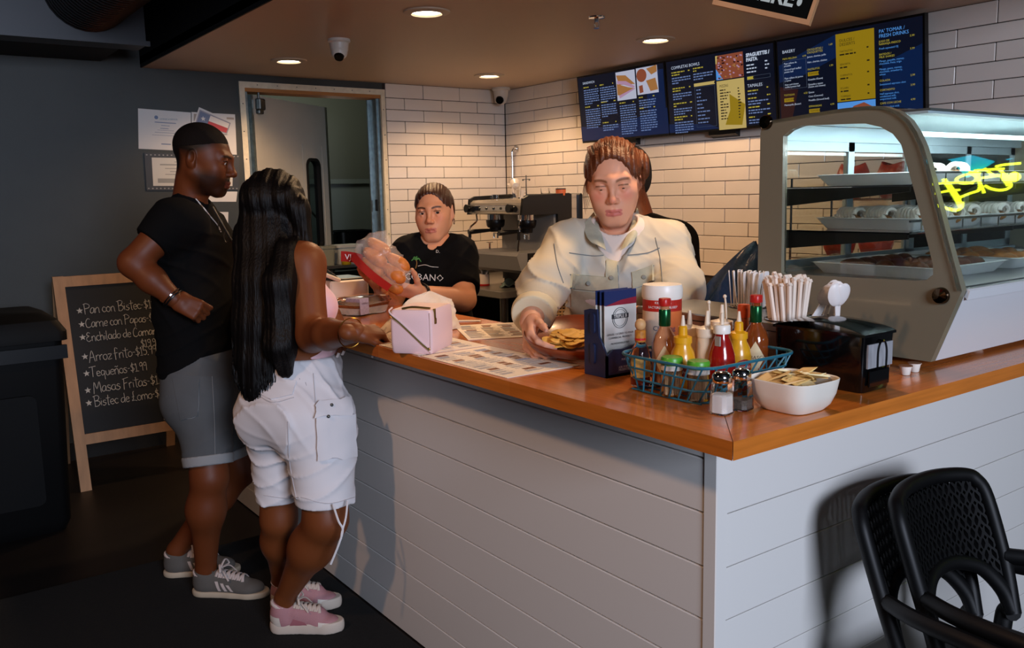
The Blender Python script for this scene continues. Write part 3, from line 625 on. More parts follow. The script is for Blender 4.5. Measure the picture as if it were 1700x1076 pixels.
# ---------------------------------------------------------------- bowl of sweetener packets
t = thing('packet_bowl', 'white square rounded bowl at the front of the worktop', 'bowl', (.2585, .075, Z))
def sqr(k, z, p=4.2, n=40):
    out = []
    for i in range(n):
        a = 2 * PI * i / n; x, y = math.cos(a), math.sin(a); q = (abs(x) ** p + abs(y) ** p) ** (-1 / p); out.append((k * x * q, k * y * q, z))
    return out
MB().loft([sqr(.03, 0), sqr(.046, .001), sqr(.056, .012), sqr(.064, .032), sqr(.0685, .058), sqr(.0675, .0595), sqr(.0655, .058), sqr(.061, .034), sqr(.052, .014), sqr(.035, .008)]).build('bowl_body', M('bowl_white', '#e4dccf', rough=.3), t, smooth=True)
pk = [M('packet_yellow', '#e2c079', rough=.55, var=.1, vscale=60), M('packet_cream', '#e8d6a4', rough=.55), M('packet_tan', '#cda667', rough=.55)]
r = random.Random(11); n = 0
for k in range(26):
    a = r.uniform(0, 2 * PI); q = .045 * math.sqrt(r.random()); x, y = .2585 + q * math.cos(a), .075 + q * math.sin(a); zz = Z + .036 + .026 * (k / 26) + .010 * (1 - q / .045)
    labs = ('yellow', 'cream', 'tan')[k % 3] + ' sweetener packet in the white bowl'
    b = MB(); hw, hh = .0155, .026
    b.loft([[(-hw, -hh, 0), (hw, -hh, 0), (hw, -hh, .0006), (-hw, -hh, .0006)], [(-hw, -hh * .8, -.0004), (hw, -hh * .8, -.0004), (hw, -hh * .8, .0014), (-hw, -hh * .8, .0014)], [(-hw, hh * .8, -.0012), (hw, hh * .8, -.0012), (hw, hh * .8, .003), (-hw, hh * .8, .003)], [(-hw, hh, 0), (hw, hh, 0), (hw, hh, .0006), (-hw, hh, .0006)]])
    o = b.build('sweetener_packet', pk[k % 3]); o.location = (x, y, zz); o.rotation_euler = (r.uniform(-.45, .45), r.uniform(-.4, .4), r.uniform(0, 6.28))
    tag(o, labs, 'sweetener packet', 'sweetener packets in the white bowl')
# ---------------------------------------------------------------- napkin dispenser
t = thing('napkin_dispenser', 'black tabletop napkin dispenser with an arched front', 'napkin dispenser', (.447, .052, Z))
m_nb = M('napkin_black', '#060607', rough=.12, coat=.4)
NW, ND = .109, .215
def nring(w0, w1, d0, d1, z): return [(w0, d0, z), (w1, d0, z), (w1, d1, z), (w0, d1, z)]
def nr(ix, iy, z): return [(p[0] + NW / 2, p[1] + ND / 2, z) for p in rrect(NW - 2 * ix, ND - 2 * iy, .010, 3)]
MB().loft([nr(.007, .007, 0), nr(.005, .006, .004), nr(.001, .002, .085), nr(0, 0, .118)]).build('housing', m_nb, t, smooth=True, ang=35)
def lid(u, v):
    x = -.001 + u * (NW + .002); y = -.001 + v * (ND + .002); return (x, y, .118 + .022 * math.sin(PI * min(max(v, 0), 1)) ** .8 * (1 - .25 * (2 * u - 1) ** 2))
b = MB(); b.sheet(lid, 8, 20); b.build('arched_lid', m_nb, t, smooth=True)
b = MB(); b.b2((-.001, -.001, .113), (NW + .001, ND + .001, .1185)); b.build('lid_rim', m_nb, t)
arch = [(.018, .048), (.018, .098), (.09, .098), (.09, .048)]
b = MB(); b.prism([(.012, .05), (.098, .05), (.098, .098), (.012, .098)], -.0016, .002, 1); b.build('napkin_stack', M('napkin_paper', '#8d8d90', rough=.7, var=.3, vscale=20, stretch=(6, 1, 1)), t)
b = MB(); b.tube(spline([(.044, -.003, .045), (.044, -.003, .082), (.052, -.003, .1), (.066, -.003, .1), (.074, -.003, .082), (.074, -.003, .045)], 5), .0022, 6); b.build('arch_guide', m_nb, t, smooth=True)
b = MB(); b.b2((.02, -.0015, .012), (.09, .003, .044), bev=.001); b.build('face_plate', m_nb, t)
# ---------------------------------------------------------------- cutlery holder
cx0, cy0 = hz(1302, 540, 1.188)[:2]; cx1, cy1 = hz(1170, 495, 1.188)[:2]; CW = .205; CL = cy1 - cy0
t = thing('cutlery_holder', 'stainless cutlery holder with round wells behind the napkin dispenser', 'cutlery holder', (cx0, cy0, Z))
def cbox(i, z): return [(i, i, z), (CW - i, i, z), (CW - i, CL - i, z), (i, CL - i, z)]
MB().loft([cbox(.0, 0), cbox(0, .1)], True, False).build('box_body', m_steel, t)
holes = []
for _px, _py in ((1242, 508), (1306, 529), (1366, 528)): _h = hz(_px, _py, 1.19); holes.append((_h[0] - cx0, _h[1] - cy0))
holes.append((holes[0][0] + .09, holes[0][1] + .0))
b = MB(); b.b2((-.003, -.003, .098), (CW + .003, CL + .003, .1)); 
b.b2((-.004, -.004, .1), (CW + .004, CL + .004, .118), bev=.003); b.build('top_rim', m_steel, t)
for i, (x, y) in enumerate(holes):
    b = MB(); b.lathe([(.048, .1184), (.050, .1205), (.046, .1215), (.044, .119)], (x, y, 0), 28, cap=False); b.build('well_rim', m_chrome, t, smooth=True); MB().lathe([(0, .1186), (.0455, .1186)], (x, y, 0), 28, cap=False).build('well', M('well_dark', '#19140f', rough=.4), t)
m_plw = M('cutlery_white', '#e2dcd8', rough=.4)
r = random.Random(5)
hx0, hy0 = cx0 + holes[0][0], cy0 + holes[0][1]
for k in range(20):   # wrapped knives fanned in the far well
    u = (k % 10) / 9 - .5; v = k // 10
    b = MB(); b.loft([[(p[0], p[1], z) for p in ((-w, -.001), (w, -.001), (w, .001), (-w, .001))] for w, z in ((.006, 0), (.0085, .045), (.0115, .066), (.0105, .084), (.007, .088))])
    o = b.build('plastic_knife', m_plw); o.location = (hx0 + v * .03 - .018, hy0 - u * .075, Z + .119); o.rotation_euler = (r.uniform(-.07, .07) + u * .2, r.uniform(-.06, .06), .5 + r.uniform(-.4, .4)); tag(o, 'white plastic knife standing in the far well of the cutlery holder', 'knife', 'white plastic knives in the cutlery holder')
m_straw = M('straw_paper', '#e6d3c2', rough=.65)
hx1, hy1 = cx0 + holes[1][0], cy0 + holes[1][1]
for k in range(56):
    a = k * 2.4; q = .038 * math.sqrt((k + .5) / 56); x, y = q * math.cos(a), q * math.sin(a); h = .088 + r.uniform(-.012, .014); dx, dy = x * .35 + r.uniform(-.006, .006), y * .35 + .006
    b = MB(); b.tube([(0, 0, 0), (dx * .93, dy * .93, h * .93)], .005, 6); b.loft([[(dx * .93 + c * .005, dy * .93 + d * .005, h * .93) for c, d in ((-1, -1), (1, -1), (1, 1), (-1, 1))], [(dx + c * .0058, dy + d * .0008, h) for c, d in ((-1, -1), (1, -1), (1, 1), (-1, 1))]])
    o = b.build('wrapped_straw', m_straw); o.location = (hx1 + x, hy1 + y, Z + .119); tag(o, 'paper-wrapped straw in the near well of the cutlery holder', 'straw', 'paper-wrapped straws in the cutlery holder')
hx2, hy2 = cx0 + holes[2][0], cy0 + holes[2][1]
for k in range(7):
    b = MB(); a = -.9 + k * .3
    b.loft([[(sx * .0035, sy * .001, 0) for sx, sy in ((-1, -1), (1, -1), (1, 1), (-1, 1))], [(sx * .003, sy * .001, .03) for sx, sy in ((-1, -1), (1, -1), (1, 1), (-1, 1))]])
    b.sheet(lambda u, v: ((.0155 * math.sin(PI * u)) * (2 * v - 1) if True else 0, -.005 * math.sin(PI * u) * (1 - (2 * v - 1) ** 2), .028 + .05 * (1 - math.cos(PI * u)) / 2), 10, 6); b.sheet(lambda u, v: ((.0155 * math.sin(PI * u)) * (2 * v - 1), -.005 * math.sin(PI * u) * (1 - (2 * v - 1) ** 2) + .0012, .028 + .05 * (1 - math.cos(PI * u)) / 2), 10, 6)
    o = b.build('plastic_spoon', m_plw, smooth=True); o.scale = (1.25, 1.25, 1.1); x = hx2 + .028 * math.cos(a * 1.4); y = hy2 + .030 * math.sin(a * 1.6); o.location = (x, y, Z + .119); o.rotation_euler = (r.uniform(.1, .4), .4 * math.sin(a) + .1, -.7 + r.uniform(-.4, .4)); tag(o, 'white plastic spoon in the front right well of the cutlery holder', 'spoon', 'white plastic spoons in the cutlery holder')
# ---------------------------------------------------------------- creamer cups beside the showcase
for k, (px, py, lab) in enumerate(((1503, 622, 'white creamer cup right beside the napkin dispenser'), (1518, 617, 'white creamer cup standing next to the showcase corner'))):
    p = hz(px, py, Z); t = thing('creamer_cup', lab, 'creamer cup', (p[0], p[1], Z))
    MB().lathe([(.0085, 0), (.0095, .001), (.0125, .018), (.0145, .0185), (.0145, .0195)], n=18).build('cup', M('canister_white'), t, smooth=True); MB().lathe([(0, .0205), (.0146, .0202), (.0146, .0192)], n=18).build('foil_lid', M('brown_foil', '#7a5038', rough=.4), t)
# ---------------------------------------------------------------- wooden bowl of plantain chips, bread roll
bn = Vector((-IMFh_[0] * .19, -IMFh_[1] * .19, 1)).normalized(); bq = bn.to_track_quat('Z', 'Y'); bcen = Vector((.305, .745, Z + .0275))
t = thing('wooden_bowl', 'shallow dark wooden bowl tilted towards the customers', 'bowl', bcen); t.rotation_euler = bq.to_euler()
MB().lathe([(0, 0), (.098, 0), (.124, .010), (.138, .032), (.1365, .036), (.132, .033), (.117, .017), (0, .011)], n=56).build('bowl_body', M('dark_wood', '#7a3517', rough=.3, var=.2, vscale=6, stretch=(1, 8, 8), coat=.3), t, smooth=True, ang=60)
r = random.Random(3)
m_chip = M('plantain', '#e6ba5c', rough=.45, var=.18, vscale=70)
pile = bq.inverted() @ Vector((-.022, .004, 0))
for k in range(38):
    a = k * 2.39996; q = .056 * math.sqrt((k % 22 + .3) / 22); zz = .0125 + (.004 if k < 22 else .011) + .013 * (1 - q / .056)
    b = MB(); n = 14; rad = r.uniform(.0155, .0185)
    b.loft([[(rad * s_ * math.cos(2 * PI * i / n) * 1.12, rad * s_ * math.sin(2 * PI * i / n), z + .002 * math.cos(4 * PI * i / n) * s_) for i in range(n)] for s_, z in ((.55, .0), (1, .0007), (1, .0026), (.55, .0034))])
    o = b.build('plantain_chip', m_chip, smooth=True); o.location = bcen + bq @ Vector((pile.x + q * math.cos(a) * 1.05, pile.y + q * math.sin(a), zz)); o.rotation_euler = (bq @ Matrix.Rotation(r.uniform(-.2, .2), 3, 'X').to_quaternion() @ Matrix.Rotation(r.uniform(0, 6), 3, 'Z').to_quaternion()).to_euler(); tag(o, 'round yellow plantain chip piled in the wooden bowl', 'chip', 'plantain chips in the wooden bowl')
t = thing('bread_roll', 'toasted bread roll sandwich lying behind the wooden bowl', 'bread', (.395, .935, Z), -.75)
MB().sphere((0, 0, .045), (.085, .04, .026), 22, 12, z0=-.35).build('top_crust', M('bread_crust', '#b9722f', rough=.5, var=.2, vscale=25), t, smooth=True)
MB().sphere((0, 0, .022), (.083, .038, .022), 22, 12, z1=.5).build('bottom_crust', M('bread_crust'), t, smooth=True)
MB().loft([[(p[0], p[1], z) for p in rrect(.15, .066, .03, 5)] for z in (.031, .037)]).build('filling', M('filling', '#6b3c1e', rough=.6, var=.5, vscale=60), t)
# ---------------------------------------------------------------- till
t = thing('cash_register', 'white point of sale till with a tilted screen beside the customers', 'till', (.50, 2.42, Z), 0)
MB().b2((-.135, -.075, 0), (.035, .105, .075), bev=.006).build('printer_base', M('till_white', '#d9cfc4', rough=.4), t)
MB().b2((-.125, -.065, .075), (.025, .095, .083), bev=.003).build('paper_slot', m_blackpl, t)
b = MB(); b.xf(Matrix.Translation((-.15, .03, .125)) @ Matrix.Rotation(.42, 4, 'Y') @ Matrix.Rotation(.2, 4, 'X')); b.box((0, 0, 0), (.15, .22, .016), bev=.004); b.build('screen_body', M('till_white'), t)
b = MB(); b.xf(Matrix.Translation((-.15, .03, .125)) @ Matrix.Rotation(.42, 4, 'Y') @ Matrix.Rotation(.2, 4, 'X')); b.box((0, 0, .0085), (.125, .19, .002)); b.build('screen', M('till_screen', '#15171c', rough=.1), t)
b = MB(); b.cyl((-.14, .02, 0), (-.15, .03, .12), .014, n=12); b.build('stand', M('till_white'), t)
# ================================================================== PASTRY SHOWCASE
ZF = 1.082
XS = float(hz(1545, 601, ZF)[0]); XE = 2.15
t = thing('pastry_showcase', 'heated countertop pastry showcase with curved glass and grey end panels', 'showcase', (0, 0, 0))
m_panel = M('showcase_grey', '#787361', rough=.3, coat=.2); m_cwhite = M('showcase_white', '#d3d4d6', rough=.3)
m_cg = M('showcase_glass', '#eef6f4', rough=.01, trans=1., ior=1.45, coat=0)
P_ = lambda x, y: tuple(hx(x, y, XS)[1:])
prof = [(.110, ZF), (.048, 1.248), (.083, 1.355), (.112, 1.447), (.139, 1.532), (.150, 1.563), (.166, 1.594), (.186, 1.622), (.212, 1.643), (.245, 1.657), (.29, 1.662), (.353, 1.662), (.47, 1.656), (.565, 1.650), (.588, 1.640), (.594, 1.62), (.594, ZF)]
def inset(pl, d):
    n = len(pl); out = []
    for i in range(n):
        a, b_, c = Vector(pl[i - 1]), Vector(pl[i]), Vector(pl[(i + 1) % n]); e1 = (b_ - a).normalized(); e2 = (c - b_).normalized(); nn = Vector((e1.y, -e1.x)) + Vector((e2.y, -e2.x)); nn = nn.normalized() / max(.5, math.cos(e1.angle(e2) / 2)); out.append(tuple(b_ + nn * d))
    return out
hole = [P_(*q) for q in ((1297, 452), (1300, 226), (1312, 216), (1330, 209), (1400, 206), (1436, 205), (1462, 211), (1482, 222), (1496, 240), (1518, 318), (1534, 380), (1549, 440), (1549, 456), (1538, 465), (1520, 466), (1300, 455))]
hc = (.36, 1.42)
def outer_like(inner, pl, c):
    out = []
    for p in inner:
        d = Vector((p[0] - c[0], p[1] - c[1])); best = None
        for i in range(len(pl)):
            a, b_ = Vector(pl[i]), Vector(pl[(i + 1) % len(pl)]); e = b_ - a; den = d.x * e.y - d.y * e.x
            if abs(den) < 1e-12: continue
            w = a - Vector(c); tt = (w.x * e.y - w.y * e.x) / den; s = (w.x * d.y - w.y * d.x) / den
            if tt > 0 and -1e-6 <= s <= 1 + 1e-6 and (best is None or tt < best): best = tt
        out.append((c[0] + d.x * best, c[1] + d.y * best))
    return out
def resample(pl, n):
    m = len(pl); L = [math.dist(pl[i], pl[(i + 1) % m]) for i in range(m)]; T = sum(L); out = []; i = 0; acc = 0
    for k in range(n):
        s = T * k / n
        while acc + L[i] < s: acc += L[i]; i += 1
        u = (s - acc) / L[i]; a, c = pl[i], pl[(i + 1) % m]; out.append((a[0] + (c[0] - a[0]) * u, a[1] + (c[1] - a[1]) * u))
    return out
# the ring between hole and outline: angular sampling about a centre inside the hole
ang_ = sorted([math.atan2(p[1] - hc[1], p[0] - hc[0]) for p in prof + hole] + [2 * PI * k / 60 - PI for k in range(60)])
circ = [(hc[0] + .01 * math.cos(a), hc[1] + .01 * math.sin(a)) for a in ang_]
hin = outer_like(circ, hole, hc); hout = outer_like(circ, prof, hc)
for x0 in (XS, XE):
    b = MB(); b.ring_prism(hout, hin, x0, x0 + .02, 0); b.build('end_panel', m_panel, t)
    b = MB(); b.prism(hin, x0 + .012, x0 + .015, 0); b.build('end_pane', m_cg, t)
# curved front and top glass, 6 mm thick, a little proud of the end panels
go = inset(prof, .007)[1:15]; gi = inset(prof, .001)[1:15]
b = MB(); b.loft([[(x, p[0], p[1]) for p in go + gi[::-1]] for x in (XS - .006, XE + .026)]); b.build('curved_glass', m_cg, t, smooth=True, ang=30)
b = MB(); b.prism([(.110, ZF), (.048, 1.246), (.06, 1.25), (.58, 1.25), (.58, ZF)], XS + .021, XE, 0); b.build('base_box', m_cwhite, t)
b = MB(); b.prism([(.0465, 1.226), (.041, 1.246), (.046, 1.25), (.066, 1.25)], XS + .021, XE, 0); b.build('front_sill', m_cwhite, t)
b = MB(); b.b2((XS + .021, .06, 1.2505), (XE - .001, .575, 1.254)); b.build('deck', m_steel, t)
for x, y in ((XS + .3, .16), (XE - .1, .16), (XS + .05, .5), (XE - .1, .5)):
    MB().lathe([(.016, 0), (.02, .004), (.022, ZF - Z)], (x, y, Z), 16).build('foot', M('canister_white'), t, smooth=True)
for px, py in ((1273, 203), (1563, 491), (1272, 468)):
    p = hx(px, py, XS); b = MB(); b.lathe([(0, 0), (.019, 0), (.0185, .006), (.016, .011), (.0, .012)], n=24)
    b.v = [(p[0] - v[2], p[1] + v[0], p[2] + v[1]) for v in b.v]; b.build('knob', M('knob_chrome', '#5a4a3a', rough=.08, metal=1.), t, smooth=True)
# inside: light strip, frame, sliding doors
b = MB(); b.b2((XS + .03, .188, 1.586), (XE - .03, .197, 1.596)); b.build('light_strip', M('case_led', '#ffffff', emit='#d8fbff', estr=4.), t)
b = MB(); b.b2((XS + .03, .16, 1.636), (XE - .02, .5, 1.642)); b.build('canopy', M('case_canopy', '#9fb2b6', rough=.35), t); MB().b2((XS + .03, .155, 1.6425), (XE - .02, .5, 1.647)).build('canopy_dark_plate', M('canopy_grey', '#4a4d4c', rough=.4), t)  # dark plate added so the canopy's top stays unlit-looking above its bright underside
light('showcase_led_light', 'AREA', ((XS + XE) / 2, .22, 1.61), 9, '#eefaff', target=((XS + XE) / 2, .3, 1.2), size=1.2, sizey=.06)
m_alu = M('pale_aluminium', '#9fb0b8', rough=.35, metal=.5)
DY = .56
b = MB(); b.b2((XS + .021, DY - .008, 1.6), (XE, DY + .022, 1.64)); b.b2((XS + .021, DY - .008, 1.252), (XE, DY + .022, 1.262)); b.build('door_track', m_alu, t)
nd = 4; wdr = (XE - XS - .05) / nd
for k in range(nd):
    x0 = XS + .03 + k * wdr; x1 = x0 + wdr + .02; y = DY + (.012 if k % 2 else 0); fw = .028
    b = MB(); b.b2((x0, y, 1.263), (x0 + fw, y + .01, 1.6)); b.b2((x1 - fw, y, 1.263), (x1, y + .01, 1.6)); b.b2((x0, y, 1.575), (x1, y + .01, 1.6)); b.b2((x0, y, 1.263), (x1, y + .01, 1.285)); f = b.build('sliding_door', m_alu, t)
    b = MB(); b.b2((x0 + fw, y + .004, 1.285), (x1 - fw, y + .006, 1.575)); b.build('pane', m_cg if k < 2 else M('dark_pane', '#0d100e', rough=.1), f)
m_brack = M('shelf_bracket', '#2a2a26', rough=.4, metal=.5)
for z in (1.475, 1.365):
    for k in range(3):
        x = XS + .04 + k * .5; b = MB(); b.prism([(DY - .02, z - .045), (DY - .02, z), (.2, z), (.2, z - .012)], x, x + .006, 0); b.build('shelf_bracket', m_brack, t)
    MB().b2((XS + .03, .19, z), (XE - .01, DY - .03, z + .004)).build('glass_shelf', m_cg, t)
    b = MB()
    b.tube([(XS + .03, .19, z + .03), (XE - .01, .19, z + .03)], .003, 6); b.tube([(XS + .03, .188, z + .004), (XE - .01, .188, z + .004)], .003, 6)
    for k in range(14): b.tube([(XS + .08 + k * .09, .19, z + .004), (XS + .08 + k * .09, .19, z + .03)], .002, 5)
    b.build('shelf_rail', m_chrome, t, smooth=True)
# trays and pastries
m_tray = M('tray_white', '#dfe2e2', rough=.35)
def tray(x, y, z, lx, ly, lab, h=.028):
    o = thing('serving_tray', lab, 'tray', (x, y, z))
    def R_(k, zz, s=0.): return [(p[0], p[1], zz) for p in rrect(lx - 2 * k, ly - 2 * k, .012, 3)]
    MB().loft([R_(.02, 0), R_(.0, h), R_(-.004, h), R_(.003, h + .0015), R_(.024, .004)]).build('tray_body', m_tray, o, smooth=True, ang=30); return o
m_cream = M('meringue', '#e8e2d6', rough=.55, bump=.15, bscale=120); m_choux = M('choux', '#a8703a', rough=.5, var=.25, vscale=60)
def eclair(x, y, z, rz, lab, ln=.11):
    o = thing('cream_pastry', lab, 'pastry', (x, y, z), rz, 'cream-topped pastries in the showcase')
    MB().sphere((0, 0, .014), (ln / 2, .022, .016), 14, 8).build('choux', m_choux, o, smooth=True)
    b = MB(); pts = []; n = 90
    for i in range(n):
        u = i / (n - 1); a = u * 2 * PI * 7; pts.append(((u - .5) * ln * .92, .017 * math.cos(a), .029 + .014 * math.sin(a)))
    b.tube(pts, .0058, 6); b.build('cream', m_cream, o, smooth=True)
def bun(x, y, z, lab, col, r, grp):
    b = MB(); b.sphere((0, 0, .014), (r * 1.7, r, .019), 12, 7); o = b.build('filled_bun', M('bun' + col, col, rough=.5, var=.3, vscale=50), smooth=True); o.location = (x, y, z); o.rotation_euler = (0, 0, rnd.uniform(-.6, .6)); tag(o, lab, 'pastry', grp)
zt, zm, zb = 1.4795, 1.3695, 1.2545
tray(XS + .28, .36, zt, .34, .28, 'white tray on the top showcase shelf, at the grey end panel'); tray(XS + .66, .36, zt, .34, .28, 'white tray on the top showcase shelf, second from the grey end panel')
tray(XS + .28, .36, zm, .34, .28, 'white tray on the middle showcase shelf, nearest the grey end panel'); tray(XS + .66, .36, zm, .34, .28, 'white tray on the middle shelf seen through the curved front glass')
tray(XS + .27, .33, zb, .34, .34, 'white tray of brown pastries on the showcase deck'); tray(XS + .66, .33, zb, .34, .34, 'white tray of golden pastries on the showcase deck')
for k, (dx, dy) in enumerate(((.33, .27), (.33, .33))): eclair(XS + dx + .05, dy, zt + .006, .3, 'cream-topped pastry on the top showcase shelf', .09)
for k in range(4):
    for j in range(3): eclair(XS + .165 + k * .078, .26 + j * .085, zm + .008, 1.2, 'cream-topped pastry on the middle shelf tray by the grey end panel', .085)
for k in range(3):
    for j in range(3): eclair(XS + .55 + k * .1, .26 + j * .085, zm + .008, 1.25, 'cream-topped pastry on the middle shelf behind the curved front glass', .09)
for k in range(5):
    for j in range(3): bun(XS + .15 + k * .06, .23 + j * .09, zb + .006, 'dark brown baked pastry on the showcase deck', '#5e2f12', .024, 'brown pastries on the showcase deck')
for k in range(4):
    for j in range(3): bun(XS + .54 + k * .075, .22 + j * .09, zb + .006, 'golden baked pastry on the showcase deck tray behind the front glass', '#a8661f', .026, 'golden pastries on the showcase deck')
# ------------------------------------------------------------------ neon sign on the side wall, mirrored in the curved glass
m_neon = M('neon_yellow', '#f0ff30', emit='#eeff2e', estr=7.)
m_cyan = M('neon_cyan', '#30d8f0', emit='#22c4e8', estr=2.2)
ga = Vector((XS, .048, 1.248)); gd = Vector((0, .139 - .048, 1.532 - 1.248)).normalized(); gn = Vector((0, -gd.z, gd.y)); ga = ga + gn * .007
def mirror_pt(zx, zy, X=4.2):
    px, py = 1500 + zx / 4.14, 160 + zy / 4.14; d = Vector(ray(px, py)); c = Vector(CC); tt = (ga - c).dot(gn) / d.dot(gn); p = c + d * tt; r = d - 2 * d.dot(gn) * gn; return tuple(p + r * ((X - p.x) / r.x))
strokes = [[(195, 588), (300, 575), (430, 570), (500, 578)], [(215, 672), (320, 645), (405, 635)], [(290, 540), (360, 680), (405, 760)], [(305, 540), (378, 660), (418, 750)], [(240, 755), (300, 770), (380, 785), (420, 765), (425, 730)], [(410, 700), (480, 665), (535, 640), (545, 590), (520, 520), (480, 495)], [(500, 490), (430, 510), (385, 540), (400, 570), (450, 580), (500, 565), (540, 525), (500, 493)], [(515, 480), (545, 570), (575, 665)], [(475, 478), (550, 495)], [(512, 468), (620, 460), (715, 455)], [(545, 535), (640, 520), (735, 505)], [(580, 450), (640, 510), (670, 510)], [(680, 455), (740, 540), (760, 600), (730, 630), (680, 640), (620, 625), (580, 600)], [(690, 510), (740, 600)], [(750, 525), (785, 490), (820, 525), (785, 560), (752, 528)], [(770, 525), (787, 508), (803, 525), (787, 542), (771, 527)], [(660, 435), (720, 420), (830, 410)]]
p0 = mirror_pt(500, 560); t = thing('neon_sign', 'yellow neon script sign, seen mirrored in the showcase glass', 'neon sign', (4.235, p0[1], p0[2]))
for s in strokes:
    MB().tube(spline([mirror_pt(*q) for q in s], 6), .0095, 6).build('neon_tube', m_neon, t, smooth=True, off=t.location)
MB().b2((4.21, p0[1] - .45, p0[2] - .02), (4.25, p0[1] + .55, p0[2] + .02)).build('backing_bar', m_black, t, off=t.location)
for q0, q1 in (((320, 350), (625, 395)), ((150, 365), (190, 410)), ((720, 340), (800, 375))):
    a, c = mirror_pt(*q0), mirror_pt(*q1); y0, y1 = sorted((a[1], c[1])); z0, z1 = sorted((a[2], c[2]))
    MB().b2((4.22, y0, z0), (4.25, y1, z1)).build('cyan_panel', m_cyan, t, off=t.location)
# ------------------------------------------------------------------ staff-side counter along the tiled wall, and what lies on it
t = thing('back_counter', 'brown timber counter along the tiled wall behind the showcase', 'counter', (2.60, 1.95, 0))
MB().b2((-.22, -1.0, .86), (.262, 1.0, .9)).build('top', M('brown_top', '#5a2f1b', rough=.4, var=.2, vscale=8, stretch=(8, 1, 1)), t)
MB().b2((-.2, -1.0, .0), (.262, 1.0, .86)).build('cabinet', M('brown_cabinet', '#3a2016', rough=.5), t)
t = thing('wire_rack', 'chrome wire rack behind the showcase', 'rack', (2.6, 1.32, .9))
b = MB()
for x in (-.16, .16):
    for y in (-.38, .38): b.tube([(x, y, 0), (x, y, .62)], .006, 6)
b.build('posts', m_chrome, t)
for z in (.25, .52):
    b = MB()
    for k in range(16): b.tube([(-.16, -.375 + .05 * k, z), (.16, -.375 + .05 * k, z), (.16, -.375 + .05 * k, z + .03)], .002, 4)
    for x in (-.16, .16): b.tube([(x, -.38, z), (x, .38, z)], .003, 5)
    b.build('wire_shelf', m_chrome, t)
for i, (y, z) in enumerate(((-.3, .528), (-.05, .528), (.22, .528), (-.25, .258), (.05, .258), (.3, .258))):
    b = MB(); b.sheet(lambda u, v, i=i: (.06 * math.sin(2 * PI * u) * math.sin(PI * v) ** .5 * (1 + .1 * math.sin(9 * u * 2 * PI + i)), .082 * math.cos(2 * PI * u) * (.75 + .25 * math.sin(PI * v)) , .15 * v + .008 * math.sin(12 * u + i)), 24, 8); o = b.build('orange_bag', M('orange_bag', '#a8361c', rough=.4, bump=.5, bscale=25, var=.4, vscale=14), smooth=True); o.location = (2.6, 1.32 + y * .75, .9 + z + .001); tag(o, 'red orange snack bag on the %s shelf of the wire rack behind the showcase' % ('middle' if z > .4 else 'lower'), 'bag', 'snack bags on the wire rack')
# ================================================================== MENU SCREENS
m_bez = M('screen_bezel', '#060608', rough=.3)
m_scr = M('screen_night', '#04050a', rough=.25, emit='#080d1c', estr=1.)
def em(name, c, s=1.): return M('scr_' + name, '#000000', rough=.4, emit=c, estr=s)
E_ = dict(w=em('white', '#b9c4d8', .9), y=em('yellow', '#b9a93c', .75), g=em('blue', '#6f86b8', .7), k=em('ink', '#15130d', 1), p=em('panel', '#c8a51d', .42), c=em('cream', '#c9b06a', .75), d=em('deepblue', '#0a2a5c', .45), b=em('sky', '#4f8fd8', .9), r=em('bread', '#a5713f', .8), h=em('ham', '#b18aa8', .8), i=em('plate', '#b9bcd0', .8), f=em('pizza', '#8c4a34', .8), x=em('frame', '#5c6a80', .5), m=em('maroon', '#220810', 1))
SK = list(E_)
def screen(lab, pTL, pBL, yR, H, items):
    bl = hx(*pBL, WX - .075); yL = bl[1]; d = ray(*pTL); tt = (yL - CC[1]) / d[1]; tl = CC + tt * d
    up = Vector((tl[0] - bl[0], 0, tl[2] - bl[2])); up = up.normalized() if H else up; 
    return bl, up, yL
b0 = hx(967, 238, WX - .075); dd = ray(957, 128); tt = (b0[1] - CC[1]) / dd[1]; t0 = CC + dd * tt
up = Vector((t0[0] - b0[0], 0, t0[2] - b0[2])); SH = up.length; up.normalize(); ux = Vector((0, -1, 0)); nrm = Vector((up.z * -1, 0, up.x)); nrm = ux.cross(up)
yb = [b0[1], hx(1112, 213, WX - .075)[1], hx(1293, 205, WX - .075)[1], hx(1538, 183, WX - .075)[1]]
rs = random.Random(9)
